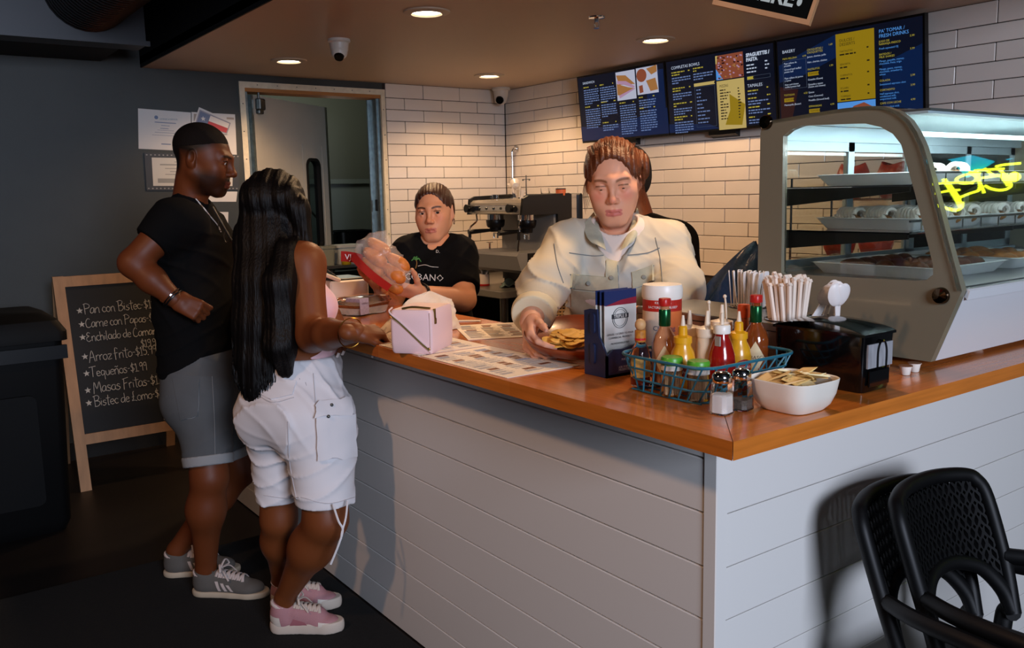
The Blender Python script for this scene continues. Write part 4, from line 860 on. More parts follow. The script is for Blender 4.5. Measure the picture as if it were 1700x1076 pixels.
def menu_screen(lab, k, items):
    y0, y1 = yb[k], yb[k + 1]; w = y0 - y1 - .006; t = thing('menu_screen', lab, 'screen', (b0[0], y0 - .003, b0[2]), 0, 'menu screens along the tiled wall')
    def pt(u, v, o=0.): return tuple(ux * (u * w) + up * ((1 - v) * SH) + nrm * o)
    b = MB(); b.loft([[pt(0, 1, -.03), pt(1, 1, -.03), pt(1, 1, 0), pt(0, 1, 0)], [pt(0, 0, -.03), pt(1, 0, -.03), pt(1, 0, 0), pt(0, 0, 0)]]); b.build('screen_housing', m_bez, t)
    b = MB(); b.add([pt(.012, .97, .001), pt(.988, .97, .001), pt(.988, .025, .001), pt(.012, .025, .001)], [(0, 1, 2, 3)]); b.build('display', m_scr, t)
    b = MB(); bt = MB()
    def rect(u0, v0, u1, v1, o): b.add([pt(u0, v1, o), pt(u1, v1, o), pt(u1, v0, o), pt(u0, v0, o)], [(0, 1, 2, 3)])
    for n_, it in enumerate(items):
        o = .0016 + .00004 * n_
        if it[0] == 'r': b.mat(SK.index(it[5])); rect(*it[1:5], o)
        elif it[0] == 'q': b.mat(SK.index(it[2])); b.add([pt(*p, o) for p in it[1]], [tuple(range(len(it[1])))])
        elif it[0] == 't':
            bt.mat(SK.index(it[5])); put_text(bt, it[4], Vector(pt(it[1], it[2], .0022 + .00004 * n_)), ux, up, it[3] * SH, align=(it[6] if len(it) > 6 else 'LEFT'), off=.0012 * (it[3] > .055), valign='TOP', line=.95)
        elif it[0] == 'l':
            b.mat(SK.index(it[5])); u, v, wd, n = it[1:5]
            for j in range(n):
                uu = u; end = u + wd * (1 if j < n - 1 else rs.uniform(.3, .8))
                while uu < end - .008:
                    lw = min(rs.uniform(.012, .035), end - uu); rect(uu, v + j * .033, uu + lw, v + j * .033 + .015, o); uu += lw + .006
        elif it[0] == 'f':
            b.mat(SK.index(it[5])); u0, v0, u1, v1 = it[1:5]
            for q in ((u0, v0, u1, v0 + .003), (u0, v1 - .003, u1, v1), (u0, v0, u0 + .002, v1), (u1 - .002, v0, u1, v1)): rect(*q, o)
    if b.f: b.build('print', [E_[q] for q in SK], t, kind='stuff')
    bt.build('lettering', [E_[q] for q in SK], t, kind='stuff')
    MB().add([tuple(Vector(pt(.35, .93, -.03))), tuple(Vector(pt(.6, .93, -.03))), tuple(Vector(pt(.6, 1.05, -.03))), tuple(Vector(pt(.35, 1.05, -.03))), (WX - b0[0] - .002, -.35 * w, .02), (WX - b0[0] - .002, -.6 * w, .02), (WX - b0[0] - .002, -.6 * w, -.035), (WX - b0[0] - .002, -.35 * w, -.035)], [(0, 1, 2, 3), (4, 7, 6, 5), (0, 4, 5, 1), (1, 5, 6, 2), (2, 6, 7, 3), (3, 7, 4, 0)]).build('wall_bracket', m_blackpl, t)
it1 = [('q', [(.0, .75), (.35, .8), (1, .62), (1, .97), (0, .97)], 'd'), ('r', .8, .1, .985, .97, 'd'), ('t', .07, .09, .05, 'SANDWICH', 'w'), ('r', .47, .04, .685, .44, 'i'), ('q', [(.475, .08), (.58, .1), (.68, .24), (.5, .22)], 'r'), ('q', [(.475, .2), (.6, .27), (.68, .3), (.52, .37), (.475, .36)], 'r'), ('q', [(.48, .16), (.58, .18), (.675, .27), (.66, .29), (.56, .23), (.48, .2)], 'h'), ('q', [(.49, .37), (.67, .29), (.67, .31), (.5, .41)], 'h'), ('r', .70, .035, .925, .40, 'i'), ('q', [(.70 + .055 + .055 * math.cos(k * PI / 8), .14 + .09 * math.sin(k * PI / 8)) for k in range(16)], 'f'), ('q', [(.81, .06), (.92, .03), (.92, .12), (.86, .15)], 'r'), ('q', [(.80, .22), (.9, .2), (.92, .36), (.84, .37)], 'r'), ('q', [(.72, .28), (.76, .27), (.765, .37), (.725, .38)], 'f')]
for u, vs in ((.075, ((.17, 7), (.46, 9))), (.275, ((.17, 7), (.42, 6), (.72, 3))), (.49, ((.47, 13),)), (.71, ((.43, 4), (.58, 9)))):
    for v, n in vs: it1 += [('l', u, v, .12, 1, 'y'), ('l', u + .15, v, .03, 1, 'y'), ('l', u, v + .045, .18, n, 'g')]
menu_screen('menu screen headed SANDWICH, leftmost on the tiled wall', 0, it1)
it2 = [('q', [(0, .85), (.4, .9), (.5, .97), (0, .97)], 'd'), ('t', .06, .09, .055, 'COMPLETAS BOWLS', 'w')]
for v, n in ((.17, 3), (.38, 3), (.58, 3), (.76, 5)): it2 += [('l', .06, v, .13, 2, 'y'), ('l', .225, v, .035, 1, 'y'), ('l', .06, v + .075, .185, n, 'g')]
it2 += [('l', .275, .16, .11, 2, 'y'), ('l', .275, .235, .19, 3, 'g'), ('q', [(.275, .36), (.475, .36), (.465, .38), (.475, .40), (.275, .40)], 'c'), ('f', .28, .41, .47, .93, 'x')]
for k in range(10): it2 += [('l', .295, .44 + .047 * k, .12 if k < 5 else .16, 1, 'g')]
it2 += [('r', .49, .06, .735, .36, 'f'), ('q', [(.49, .06), (.51, .06), (.5, .16), (.49, .16)], 'c'), ('q', [(.49, .22), (.55, .36), (.49, .36)], 'b'), ('r', .49, .375, .735, .99, 'c'), ('q', [(.6, .55), (.735, .7), (.7, .95), (.55, .93), (.6, .75)], 'p'), ('t', .515, .42, .045, 'PIZZAS', 'k')]
for k in range(11): it2 += [('l', .515, .485 + .036 * k, .12, 1, 'k'), ('l', .675, .485 + .036 * k, .035, 1, 'k')]
for k in range(60): u, v = rs.uniform(.5, .725), rs.uniform(.07, .34); it2 += [('q', [(u, v), (u + .014, v + .01), (u + .008, v + .024), (u - .006, v + .014)], rs.choice('rhhm'))]
it2 += [('t', .765, .09, .058, 'SPAGUETTIS /\nPASTA', 'w')] + [('l', .765, .23 + .042 * k, .12, 1, 'w') for k in range(3)] + [('l', .92, .21 + .042 * k, .045, 1, 'w') for k in range(3)] + [('q', [(.765, .375), (.82, .375), (.815, .39), (.82, .41), (.765, .41)], 'y'), ('f', .765, .37, .96, .415, 'x'), ('t', .765, .46, .055, 'TAMALES', 'w')]
for v, n in ((.54, 1), (.63, 2), (.74, 2), (.86, 2)): it2 += [('l', .765, v, .14, 1, 'y'), ('l', .925, v - .02, .04, 1, 'y'), ('l', .765, v + .038, .18, n, 'g')]
menu_screen('menu screen headed COMPLETAS BOWLS, in the middle of the row', 1, it2)
it3 = [('q', [(.02, .3), (.45, .05), (.45, .3), (.2, .45), (.02, .5)], 'd'), ('q', [(.02, .55), (.16, .6), (.1, .97), (.02, .97)], 'm'), ('q', [(.74, .45), (.985, .3), (.985, .97), (.74, .97)], 'd'), ('t', .05, .13, .05, 'BAKERY', 'w'), ('t', .05, .22, .03, 'PAPA RELLENA', 'y'), ('t', .2, .22, .03, '4.99', 'y'), ('f', .05, .26, .225, .59, 'x'), ('t', .06, .275, .029, 'Papa rellena de\npicadillo', 'w'), ('t', .06, .345, .029, 'Ground beef stuffed\npotato ball', 'w'), ('t', .06, .445, .029, 'Papa rellena de jamon\ny queso', 'w'), ('t', .06, .52, .029, 'Ham and cheese\nstuffed potato ball', 'w'), ('t', .05, .64, .03, 'TOSTADAS', 'y'), ('t', .2, .64, .03, '4.50', 'y'), ('q', [(.05, .69), (.125, .69), (.12, .71), (.125, .735), (.05, .735)], 'p'), ('t', .06, .697, .028, 'FLAVORS', 'k'), ('t', .05, .755, .029, 'Mantequilla (Butter)', 'w'),
 ('t', .235, .16, .033, 'CROQUETAS /\nCROQUETTES', 'y'), ('t', .39, .14, .03, '1.69', 'y'), ('t', .235, .24, .029, 'Jamon, chorizo, pollo', 'w'), ('t', .235, .3, .029, 'Ham, chorizo, chicken', 'w'), ('t', .235, .38, .03, 'PASTELITOS', 'y'), ('t', .39, .37, .03, '1.99', 'y'), ('q', [(.235, .425), (.315, .425), (.31, .445), (.315, .47), (.235, .47)], 'p'), ('t', .245, .432, .028, 'FLAVORS', 'k'), ('t', .235, .495, .029, 'Guayaba (Guava)', 'w'), ('t', .235, .55, .029, 'Guayaba y queso\n(Guava and cheese)', 'w'), ('t', .235, .64, .029, 'Queso', 'w'), ('t', .235, .685, .029, 'Coco (Coconut)', 'w'), ('t', .235, .73, .029, 'Picadillo (Ground beef)', 'w'), ('t', .235, .80, .03, 'EMPANADAS', 'y'), ('t', .39, .80, .03, '4.99', 'y'), ('q', [(.235, .845), (.315, .845), (.31, .865), (.315, .89), (.235, .89)], 'p'), ('t', .245, .852, .028, 'FLAVORS', 'k'), ('t', .235, .91, .029, 'Jamon y queso\n(Ham and cheese)', 'w'),
 ('r', .44, .06, .695, .80, 'p'), ('r', .44, .81, .695, .97, 'b'), ('q', [(.5, .97), (.55, .86), (.62, .83), (.69, .9), (.69, .97)], 'f'), ('t', .465, .115, .045, 'DULCES /\nDESSERTS', 'k')]
for v, s in ((.24, 'TARTALETAS'), (.38, 'SENORITA'), (.5, 'CUERNITOS'), (.64, 'ECLAIRS'), (.73, 'TORREJAS')): it3 += [('t', .465, v, .028, s, 'k'), ('l', .465, v + .04, .16, 1, 'k'), ('l', .645, v, .035, 1, 'k')]
it3 += [('t', .725, .085, .052, "PA' TOMAR /\nFRESH DRINKS", 'b'), ('t', .725, .2, .03, 'JUGO DE\nNARANJA FRESCO', 'y'), ('t', .725, .275, .029, 'Fresh squeezed OJ', 'b'), ('t', .915, .19, .03, '5.99', 'y'), ('t', .725, .335, .03, 'BATIDOS /\nMILK SHAKES', 'y'), ('t', .915, .32, .03, '5.99', 'y'), ('t', .725, .405, .029, 'Mango, guayaba, mamey,\nchocolate, fresa, trigo', 'b'), ('t', .725, .49, .029, 'Mango, guava, mamey,\nchocolate, strawberry,\nwheat', 'b'), ('t', .725, .61, .03, 'COLADA', 'y'), ('t', .915, .59, .03, '2.99', 'y'), ('t', .725, .65, .029, 'Sweetened espresso shot', 'b'), ('t', .725, .71, .03, 'CORTADITO', 'y'), ('t', .915, .69, .03, '3.99', 'y'), ('t', .725, .75, .029, 'Half espresso shot,\ncondensed milk,\nevaporated milk', 'b'), ('t', .725, .85, .03, 'CAFE CON LECHE', 'y'), ('t', .915, .84, .03, '4.99', 'y'), ('t', .725, .89, .029, 'Espresso shot with\nsteamed milk', 'b')]
menu_screen('menu screen with the yellow DULCES panel, rightmost of the row', 2, it3)
# ------------------------------------------------------------------ hanging sign near the ceiling
m_sgf = M('sign_frame', '#b3835a', rough=.6, var=.2, vscale=10)
d0, d1 = 2.0, 1.9
pa = Vector(atd(1184, 8, d0)); pb = Vector(atd(1344, 43, d1)); sx = (pb - pa); sw = sx.length; sx.normalize(); sz = Vector((0, 0, 1)); sz = (sz - sz.dot(sx) * sx).normalized(); sn = sx.cross(sz)
t = thing('hanging_sign', 'black hanging sign with a pale timber frame and white letters', 'sign', tuple(pa))
def sp(u, v, o=0.): return tuple(sx * u + sz * v + sn * o)
def sbox(b, u0, u1, v0, v1, o0, o1): b.loft([[sp(u0, v0, o0), sp(u1, v0, o0), sp(u1, v0, o1), sp(u0, v0, o1)], [sp(u0, v1, o0), sp(u1, v1, o0), sp(u1, v1, o1), sp(u0, v1, o1)]])
b = MB(); sbox(b, .004, sw - .004, .004, .186, -.006, .006); b.build('board', M('sign_black', '#040504', rough=.8, spec=.1), t)
for q in ((0, sw, 0, .011), (0, sw, .18, .191), (0, .008, .011, .18), (sw - .008, sw, .011, .18)):
    b = MB(); sbox(b, *q, -.009, .009); b.build('frame_strip', m_sgf, t)
b = MB(); put_text(b, 'ORDER', sp(sw / 2, .11, .0065), sx, sz, .05, off=.0012); put_text(b, 'HERE', sp(sw - .048, .044, .0065), sx, sz, .047, off=.0013, align='RIGHT'); b.sheet(lambda u, v: sp(sw - .036 + .0055 * v * math.cos(2 * PI * u), .042 + .0085 * v * math.sin(2 * PI * u), .0066), 14, 1); b.build('lettering', M('sign_white', '#b9c6c0', rough=.7), t)
b = MB()
for u in (.02, sw - .02): b.tube([sp(u, .19), tuple(Vector((sp(u, .19)[0], sp(u, .19)[1], CEIL - pa.z)))], .0012, 5)
b.build('hanging_wire', m_dsteel, t)
# ================================================================== COFFEE STATION
TZ = .89; tc0 = hz(831.4, 484.8, TZ); TX, TY = float(tc0[0]), float(tc0[1])
t = thing('steel_table', 'stainless steel work table in the tiled corner under the coffee machine', 'table', (TX, TY, 0))
MB().b2((0, 0, TZ - .045), (WX - TX - .004, BY - TY - .004, TZ), bev=.004).build('table_top', M('table_steel', '#8b8780', rough=.3, metal=.6), t)
for x in (.05, WX - TX - .06):
    for y in (.05, BY - TY - .06): MB().cyl((x, y, 0), (x, y, TZ - .045), .02, n=14).build('leg', m_steel, t, smooth=True)
MB().b2((.03, .03, .3), (WX - TX - .03, BY - TY - .03, .32)).build('under_shelf', m_dsteel, t)
FX = 2.06; y0, y1 = float(hx(868, 332, FX)[1]), float(hx(783, 333, FX)[1]); wv = y1 - y0
t = thing('espresso_machine', 'two group chrome and black espresso machine on the steel table', 'coffee machine', (FX, y0, TZ))
z_ = lambda z: z - TZ
b = MB(); b.prism([(0, z_(1.353)), (-.02, z_(1.36)), (-.012, z_(1.425)), (.012, z_(1.443)), (.36, z_(1.45)), (.36, z_(1.353))], .0, wv, 1); b.build('head_panel', M('machine_steel', '#c4bcae', rough=.22, metal=.65), t)
b = MB(); b.b2((-.022, .06, z_(1.375)), (-.012, wv - .06, z_(1.41)), bev=.003); b.build('button_strip', m_chrome, t)
for k in range(5):
    MB().lathe([(0, 0), (.009, 0), (.008, .004), (0, .005)], n=14).xf(None).build('button', m_dsteel, t).matrix_local = Matrix.Translation((-.0225, .12 + k * (wv - .24) / 4, z_(1.392))) @ Matrix.Rotation(-PI / 2, 4, 'Y')
for y in (.06, wv - .035):
    b = MB(); b.tube([(-.02, y, z_(1.39)), (-.07, y, z_(1.393))], [.022, .026], 16); b.tube([(-.035, y - .03, z_(1.387)), (-.035, y + .03, z_(1.393))], .017, 12); b.build('steam_knob', m_blackpl, t, smooth=True)
b = MB(); b.prism([(-.025, z_(1.352)), (-.012, z_(1.45)), (.03, z_(1.468)), (.34, z_(1.478)), (.36, z_(1.47)), (.36, z_(.92)), (.25, z_(.92)), (.25, z_(1.352))], -.022, 0, 1); b.build('side_panel', m_blackpl, t)
b = MB(); b.prism([(-.025, z_(1.352)), (-.012, z_(1.45)), (.03, z_(1.468)), (.34, z_(1.478)), (.36, z_(1.47)), (.36, z_(.92)), (.25, z_(.92)), (.25, z_(1.352))], wv, wv + .022, 1); b.build('side_panel', m_blackpl, t)
b = MB(); b.b2((.36, -.0, z_(.95)), (.43, wv, z_(1.47))); b.build('mirror_back', m_chrome, t)
b = MB(); b.b2((.43, -.025, z_(.95)), (.455, wv + .02, z_(1.475)), bev=.01); b.build('rear_panel', m_blackpl, t)
b = MB(); b.b2((.235, 0.002, z_(1.12)), (.25, wv - .002, z_(1.353))); b.build('backsplash', M('tray_steel'), t)
b = MB(); b.prism([(-.06, z_(1.108)), (-.045, z_(1.125)), (.30, z_(1.125)), (.30, z_(.985)), (.0, z_(1.0)), (-.03, z_(1.02))], -.01, wv + .01, 1); b.build('drip_tray', M('tray_steel', '#a59d92', rough=.25, metal=.7), t)
b = MB(); b.b2((.02, -.016, z_(.985)), (.3, -.0105, z_(1.122))); b.build('tray_side', m_blackpl, t)
for y in (.1, wv - .12):
    b = MB(); b.lathe([(.055, 0), (.055, .035)], (.10, y + .0, z_(1.318)), 20); b.build('group_collar', m_chrome, t, smooth=True)
    b = MB(); b.lathe([(.06, .05), (.062, .045), (.058, .012), (.05, .0), (0, 0)], (.10, y, z_(1.268)), 20); b.build('group_head', m_blackpl, t, smooth=True)
    b = MB(); b.lathe([(.036, 0), (.04, .03)], (.10, y, z_(1.24)), 18); b.tube([(.06, y, z_(1.252)), (-.09, y + .03, z_(1.245))], [.010, .017], 12); b.build('portafilter', m_blackpl, t, smooth=True)
    b = MB(); b.tube([(.1, y - .02, z_(1.2)), (.1, y - .02, z_(1.23)), (.1, y + .02, z_(1.23)), (.1, y + .02, z_(1.2))], .006, 8); b.build('spout', m_chrome, t, smooth=True)
for y, s in ((.03, -1), (wv - .05, 1)):
    b = MB(); b.tube(spline([(.0, y, z_(1.355)), (-.0, y, z_(1.31)), (-.03, y + s * .03, z_(1.27)), (-.035, y + s * .03, z_(1.22)), (-.03, y + s * .01, z_(1.135))], 5), .006, 8); b.build('steam_wand', m_chrome, t, smooth=True)
    b = MB(); b.tube([(-.034, y + s * .03, z_(1.255)), (-.035, y + s * .028, z_(1.205))], .0105, 10); b.build('wand_grip', m_blackpl, t, smooth=True)
for x in (.06, .38):
    for y in (.05, wv - .05): MB().cyl((x, y, 0), (x, y, z_(.99)), .022, n=14).build('foot', m_dsteel, t, smooth=True)
b = MB(); b.b2((.16, .12, 0), (.30, wv - .12, z_(.985))); b.build('base_housing', m_blackpl, t)
b = MB(); b.tube([(.05, wv - .12, z_(1.125)), (.05, wv - .12, z_(1.17))], .007, 8); b.lathe([(0, .048), (.022, .048), (.022, .052), (0, .052)], (.05, wv - .12, z_(1.125)), 16); b.build('tamper', m_chrome, t, smooth=True)
# cups and glasses on the machine
m_gl = glass('drinking_glass', '#ffffff', rough=.02, ior=1.3)
mtop = 1.4505
def cup(x, y, z, lab, rot=(0, 0, 0), col='#e6ddd2'):
    o = thing('espresso_cup', lab, 'cup', (x, y, z), rot=rot)
    MB().lathe([(.018, 0), (.022, .002), (.031, .03), (.034, .052), (.0325, .052), (.028, .028), (0, .006)], n=24).build('cup_body', M('cup_white', col, rough=.25), o, smooth=True)
    MB().tube(spline([(.031, 0, .042), (.048, 0, .04), (.046, 0, .022), (.028, 0, .016)], 5), .0035, 6).build('handle', M('cup_white'), o, smooth=True)
def tumbler(x, y, z, lab, h=.075, r=.03):
    o = thing('glass_tumbler', lab, 'glass', (x, y, z)); MB().lathe([(r * .8, 0), (r, h), (r * .93, h), (r * .72, .006), (0, .006)], n=22).build('glass_body', m_gl, o, smooth=True)
gp = lambda px, py, X: tuple(float(v) for v in hx(px, py, X))
a = gp(858, 330, FX + .14); tumbler(a[0], a[1], mtop, 'glass tumbler on the espresso machine, in front of the steel pin'); cup(a[0] + .06, a[1] + .05, mtop, 'white cup standing at the back on the espresso machine top'); cup(a[0] + .02, a[1] + .035, mtop + .076, 'white cup tipped on its side atop the cups on the espresso machine', rot=(1.2, 0, 2.6))
a = gp(905, 321, FX + .30); tumbler(a[0], a[1], mtop + .001, 'glass tumbler, left of a pair, at the back of the espresso machine', .06); a2 = gp(918, 321, FX + .30); tumbler(a2[0], a2[1], mtop + .001, 'glass tumbler, right of a pair, at the back of the espresso machine', .06)
a = gp(931, 321, FX + .30); t = thing('orange_cup', 'small cup with an orange mark at the rear edge of the espresso machine', 'cup', (a[0], a[1], mtop + .001)); MB().lathe([(.024, 0), (.03, .006), (.032, .055), (.03, .055), (.027, .01), (0, .008)], n=22).build('cup_body', M('cup_dark', '#2a1a14', rough=.4), t, smooth=True); b = MB(); b.loft(band(.0325, .012, .048, PI * .9, PI * 1.7), False, False, False); b.build('orange_mark', M('orange_mark', '#c8663a', rough=.5), t)
a = gp(874, 330, FX + .12); t = thing('cup_rail_pin', 'upright steel pin with a cross bar on the espresso machine', 'pin', (a[0], a[1], mtop))
MB().tube([(0, 0, 0), (0, 0, .14)], [.005, .003], 8).build('pin', m_dsteel, t); b = MB(); b.tube([(0, -.035, .115), (0, .035, .115)], .0025, 6); 
for s in (-1, 1): b.sphere((0, s * .033, .112), .006, 8, 6)
b.build('cross_bar', m_dsteel, t)
a = gp(835, 332, FX + .16); t = thing('spare_portafilter', 'black handled portafilter lying on the espresso machine top', 'portafilter', (a[0], a[1], mtop), .3); MB().tube([(0, -.06, .016), (0, .02, .016)], [.013, .010], 10).build('handle', m_blackpl, t, smooth=True); MB().lathe([(.03, .004), (.033, .006), (.033, .03), (.028, .03), (.026, .008), (0, .008)], (0, .055, -.004), 20).build('basket', m_chrome, t, smooth=True)
# milk jug, cloth, pipe
a = hz(804, 474, TZ + .001); t = thing('milk_jug', 'white labelled jug with a red base band on the steel table', 'jug', tuple(a)); MB().lathe([(.036, .012), (.036, .075), (.033, .076), (.033, .014)], n=26).build('jug_body', M('jug_white', '#d9c9bb', rough=.35), t, smooth=True); MB().lathe([(0, 0), (.035, 0), (.0365, .003), (.0365, .012), (0, .012)], n=26).build('base_band', M('cap_red'), t, smooth=True)
b = MB(); b.tube([(.008, .01, .05), (-.012, .03, .118)], [.004, .006], 6); b.tube([(.0, -.01, .05), (.02, -.02, .105)], .005, 6); b.build('spoon_handles', m_white, t)
a = hz(787, 470, TZ + .001); t = thing('small_jug', 'small glass jug of spoons left of the white jug on the steel table', 'jug', (a[0], a[1], TZ)); MB().lathe([(.028, 0), (.03, .003), (.03, .085), (.027, .085), (.027, .006), (0, .006)], n=22).build('jug_body', m_gl, t, smooth=True); MB().tube([(.0, 0, .01), (.01, .01, .115)], .004, 6).build('spoon_handle', m_white, t)
a = hz(848, 477, TZ + .001); r5 = random.Random(8)
o = MB().sheet(lambda u, v: ((u - .5) * .17 + .02 * math.sin(7 * v), (v - .5) * .10 + .012 * math.sin(9 * u), max(.0, .004 + .034 * math.exp(-((u - .45) ** 2 + (v - .5) ** 2) * 7) * (1 + .5 * math.sin(14 * u + 6 * v)) + .008 * math.sin(11 * v + 4 * u))), 28, 18).build('dish_cloth', M('cloth_green', '#6f827a', rough=.9, bump=.3, bscale=150), smooth=True); o.location = (a[0] + .03, a[1] + .06, TZ + .001); o.rotation_euler = (0, 0, .9); tag(o, 'crumpled grey green dish cloth on the steel table corner', 'cloth')
p0 = hx(854, 247, WX - .03); p1 = hx(850, 252, WX - .06); p2 = hx(853, 330, WX - .06)
t = thing('water_pipe', 'chrome water pipe running down the tiles behind the coffee machine', 'pipe', tuple(p0)); b = MB(); b.tube([tuple(Vector(p0) + Vector((.026, 0, 0))), tuple(p0), tuple(Vector(p1) + Vector((0, .0, .0)))], .011, 10); b.build('elbow', m_chrome, t, smooth=True, off=p0); MB().tube([tuple(p1), (p1[0], p1[1], 1.0)], .008, 10).build('pipe', m_chrome, t, smooth=True, off=p0); MB().cyl((WX - .008, p0[1], p0[2]), (WX - .02, p0[1], p0[2]), .024, n=18).build('flange', m_chrome, t, off=p0)
# blue bag hanging on / standing behind the cutlery holder
a = hz(1205, 520, Z); t = thing('blue_bag', 'dark blue crumpled plastic bag behind the cutlery holder', 'bag', (.91, .765, Z), -.2)
def bb(u, v):
    a_ = 2 * PI * u; k = (.13 * (1 - v) ** .7 + .02) * (1 + .1 * math.sin(5 * a_ + 4 * v)); return (k * math.cos(a_) * 1.1 + .08 * v, k * .75 * math.sin(a_) - .02 * v, .25 * v ** .9 + .008 * math.sin(8 * a_))
MB().sheet(bb, 40, 10).build('bag_film', M('blue_film', '#16263f', rough=.22, bump=.5, bscale=22), t, smooth=True)
# ================================================================== CHALKBOARD
LEAN = .22; bx0 = -.362; bx1 = .27
t = thing('chalkboard', 'timber framed chalkboard easel listing dishes in white chalk', 'chalkboard', (bx0, 3.95, 0))
m_bw = M('board_timber', '#a97e58', rough=.6, var=.18, vscale=5, stretch=(6, 6, .6)); m_slate = M('slate', '#0d0e10', rough=.7, var=.3, vscale=6); m_chalk = M('chalk', '#b5b0a8', rough=.95, var=.25, vscale=200)
BWd = bx1 - bx0
def pl(u, z, o=0.): return (u, LEAN * z - o / math.hypot(1, LEAN), z + o * LEAN / math.hypot(1, LEAN) * 0)
def slab(u0, u1, z0, z1, o0, o1):
    b = MB(); b.loft([[pl(u0, z0, o0), pl(u1, z0, o0), pl(u1, z0, o1), pl(u0, z0, o1)], [pl(u0, z1, o0), pl(u1, z1, o0), pl(u1, z1, o1), pl(u0, z1, o1)]]); return b
FW = .056
slab(0, FW * .95, 0, 1.10, -.012, .012).build('upright', m_bw, t); slab(BWd - FW * .95, BWd, 0, 1.10, -.012, .012).build('upright', m_bw, t)
slab(FW * .95, BWd - FW * .95, 1.045, 1.098, -.011, .011).build('rail', m_bw, t); slab(FW * .95, BWd - FW * .95, .232, .284, -.011, .011).build('rail', m_bw, t)
slab(FW * .95, BWd - FW * .95, .284, 1.045, -.004, .004).build('slate_panel', m_slate, t)
for u in (.0, BWd - .05):
    b = MB(); b.loft([[(u + x, .30 + LEAN + y, 1.07 - .0) if False else (u + x, LEAN * 1.07 + .02 + y, 1.07) for x, y in ((0, 0), (.05, 0), (.05, .02), (0, .02))], [(u + x, .58 + y, 0) for x, y in ((0, 0), (.05, 0), (.05, .02), (0, .02))]]); b.build('back_leg', m_bw, t)
G = {  # single-stroke hand lettering: advance width, strokes
'P': (.6, ['00,01', '-11,43,5a,4A,1B']), }
def S_(s): return [[(float(p.split(',')[0]), float(p.split(',')[1])) for p in st.split()] for st in s.split('|')]
G = {'P': (.62, S_('.1,-.1 .12,1|-.02,.95 .3,1.05 .6,.85 .5,.6 .12,.5')), 'a': (.5, S_('.42,.5 .2,.55 .03,.25 .15,.02 .35,.15 .42,.5 .42,.1 .5,.0')), 'n': (.5, S_('.05,.52 .06,0|.06,.35 .25,.55 .38,.42 .4,0 .48,.02')), 'o': (.46, S_('.25,.55 .05,.4 .05,.12 .22,0 .4,.15 .4,.42 .22,.55')), 'B': (.68, S_('.12,1.05 .12,0|-.05,1 .35,1.1 .58,.9 .4,.6 .14,.55 .5,.5 .62,.25 .4,0 .1,.0')), 'i': (.2, S_('.08,.5 .09,.02|.08,.7 .09,.74')), 's': (.4, S_('.36,.48 .18,.55 .06,.42 .2,.3 .34,.18 .2,0 .02,.05')), 't': (.36, S_('.18,1 .18,.05 .3,.0|-.02,.68 .4,.72')), 'e': (.44, S_('.05,.28 .38,.32 .3,.54 .1,.45 .05,.2 .2,0 .4,.08')), 'c': (.42, S_('.38,.45 .2,.55 .04,.28 .18,.0 .4,.08')), '-': (.32, S_('.04,.4 .26,.42')), '$': (.46, S_('.4,.72 .2,.82 .06,.62 .22,.45 .38,.3 .2,.1 .02,.18|.22,1 .2,-.1')), '1': (.3, S_('.04,.65 .16,.85 .16,0|.02,0 .28,0')), '2': (.44, S_('.05,.65 .2,.85 .36,.65 .05,0 .42,.02')), '.': (.16, S_('.05,.02 .08,.0 .08,.04')), '9': (.42, S_('.36,.6 .15,.5 .08,.75 .25,.88 .36,.7 .34,0')), 'C': (.6, S_('.5,.85 .3,1 .06,.6 .1,.1 .35,-.02 .55,.12')), 'r': (.36, S_('.06,.52 .08,0|.08,.35 .22,.55 .34,.5')), 'p': (.46, S_('.06,.5 .08,-.42|.08,.4 .25,.55 .4,.3 .25,.02 .08,.1')), '6': (.42, S_('.32,.85 .1,.45 .08,.1 .25,0 .36,.2 .24,.4 .08,.28')), 'E': (.6, S_('.5,.9 .25,1 .1,.75 .35,.55 .1,.4 .1,.1 .3,-.02 .55,.12')), 'h': (.48, S_('.06,1 .07,0|.07,.35 .24,.55 .38,.4 .4,0')), 'l': (.2, S_('.08,1 .09,.03 .16,.0')), 'd': (.5, S_('.4,.5 .2,.52 .04,.25 .15,.02 .32,.1 .42,.3|.42,1 .43,.0')), 'm': (.7, S_('.05,.5 .06,0|.06,.35 .2,.55 .32,.4 .33,0|.33,.35 .48,.55 .6,.4 .62,0')), 'A': (.62, S_('-.02,-.15 .3,1.05 .55,-.05|.08,.35 .48,.38')), 'z': (.42, S_('.04,.5 .38,.52 .04,.02 .42,.04')), 'f': (.46, S_('.4,.95 .2,1.05 .1,.8 .12,-.15|.0,.5 .35,.55')), '5': (.42, S_('.36,.85 .1,.85 .08,.5 .3,.52 .36,.25 .2,0 .04,.08')), 'T': (.6, S_('-.05,.98 .6,1.05|.25,1 .24,0')), 'q': (.48, S_('.4,.5 .18,.54 .04,.28 .18,.02 .38,.2|.4,.5 .4,-.42')), 'u': (.48, S_('.05,.5 .08,.12 .22,0 .38,.2 .4,.5 .42,.0')), '~': (.5, S_('.05,.52 .06,0|.06,.35 .25,.55 .38,.42 .4,0 .48,.02|.1,.75 .2,.82 .3,.74 .42,.82')), 'M': (.78, S_('.02,-.1 .14,1 .36,.35 .6,1 .7,-.05')), 'F': (.56, S_('.1,-.1 .14,1|-.0,.95 .55,1.05|.12,.5 .42,.55')), 'L': (.56, S_('.3,1 .16,.9 .2,.3 .02,.05 .25,.1 .5,-.02|.02,.42 .3,.5')), '3': (.42, S_('.06,.8 .25,.88 .34,.7 .16,.5 .36,.3 .22,0 .03,.08')), ' ': (.22, [])}
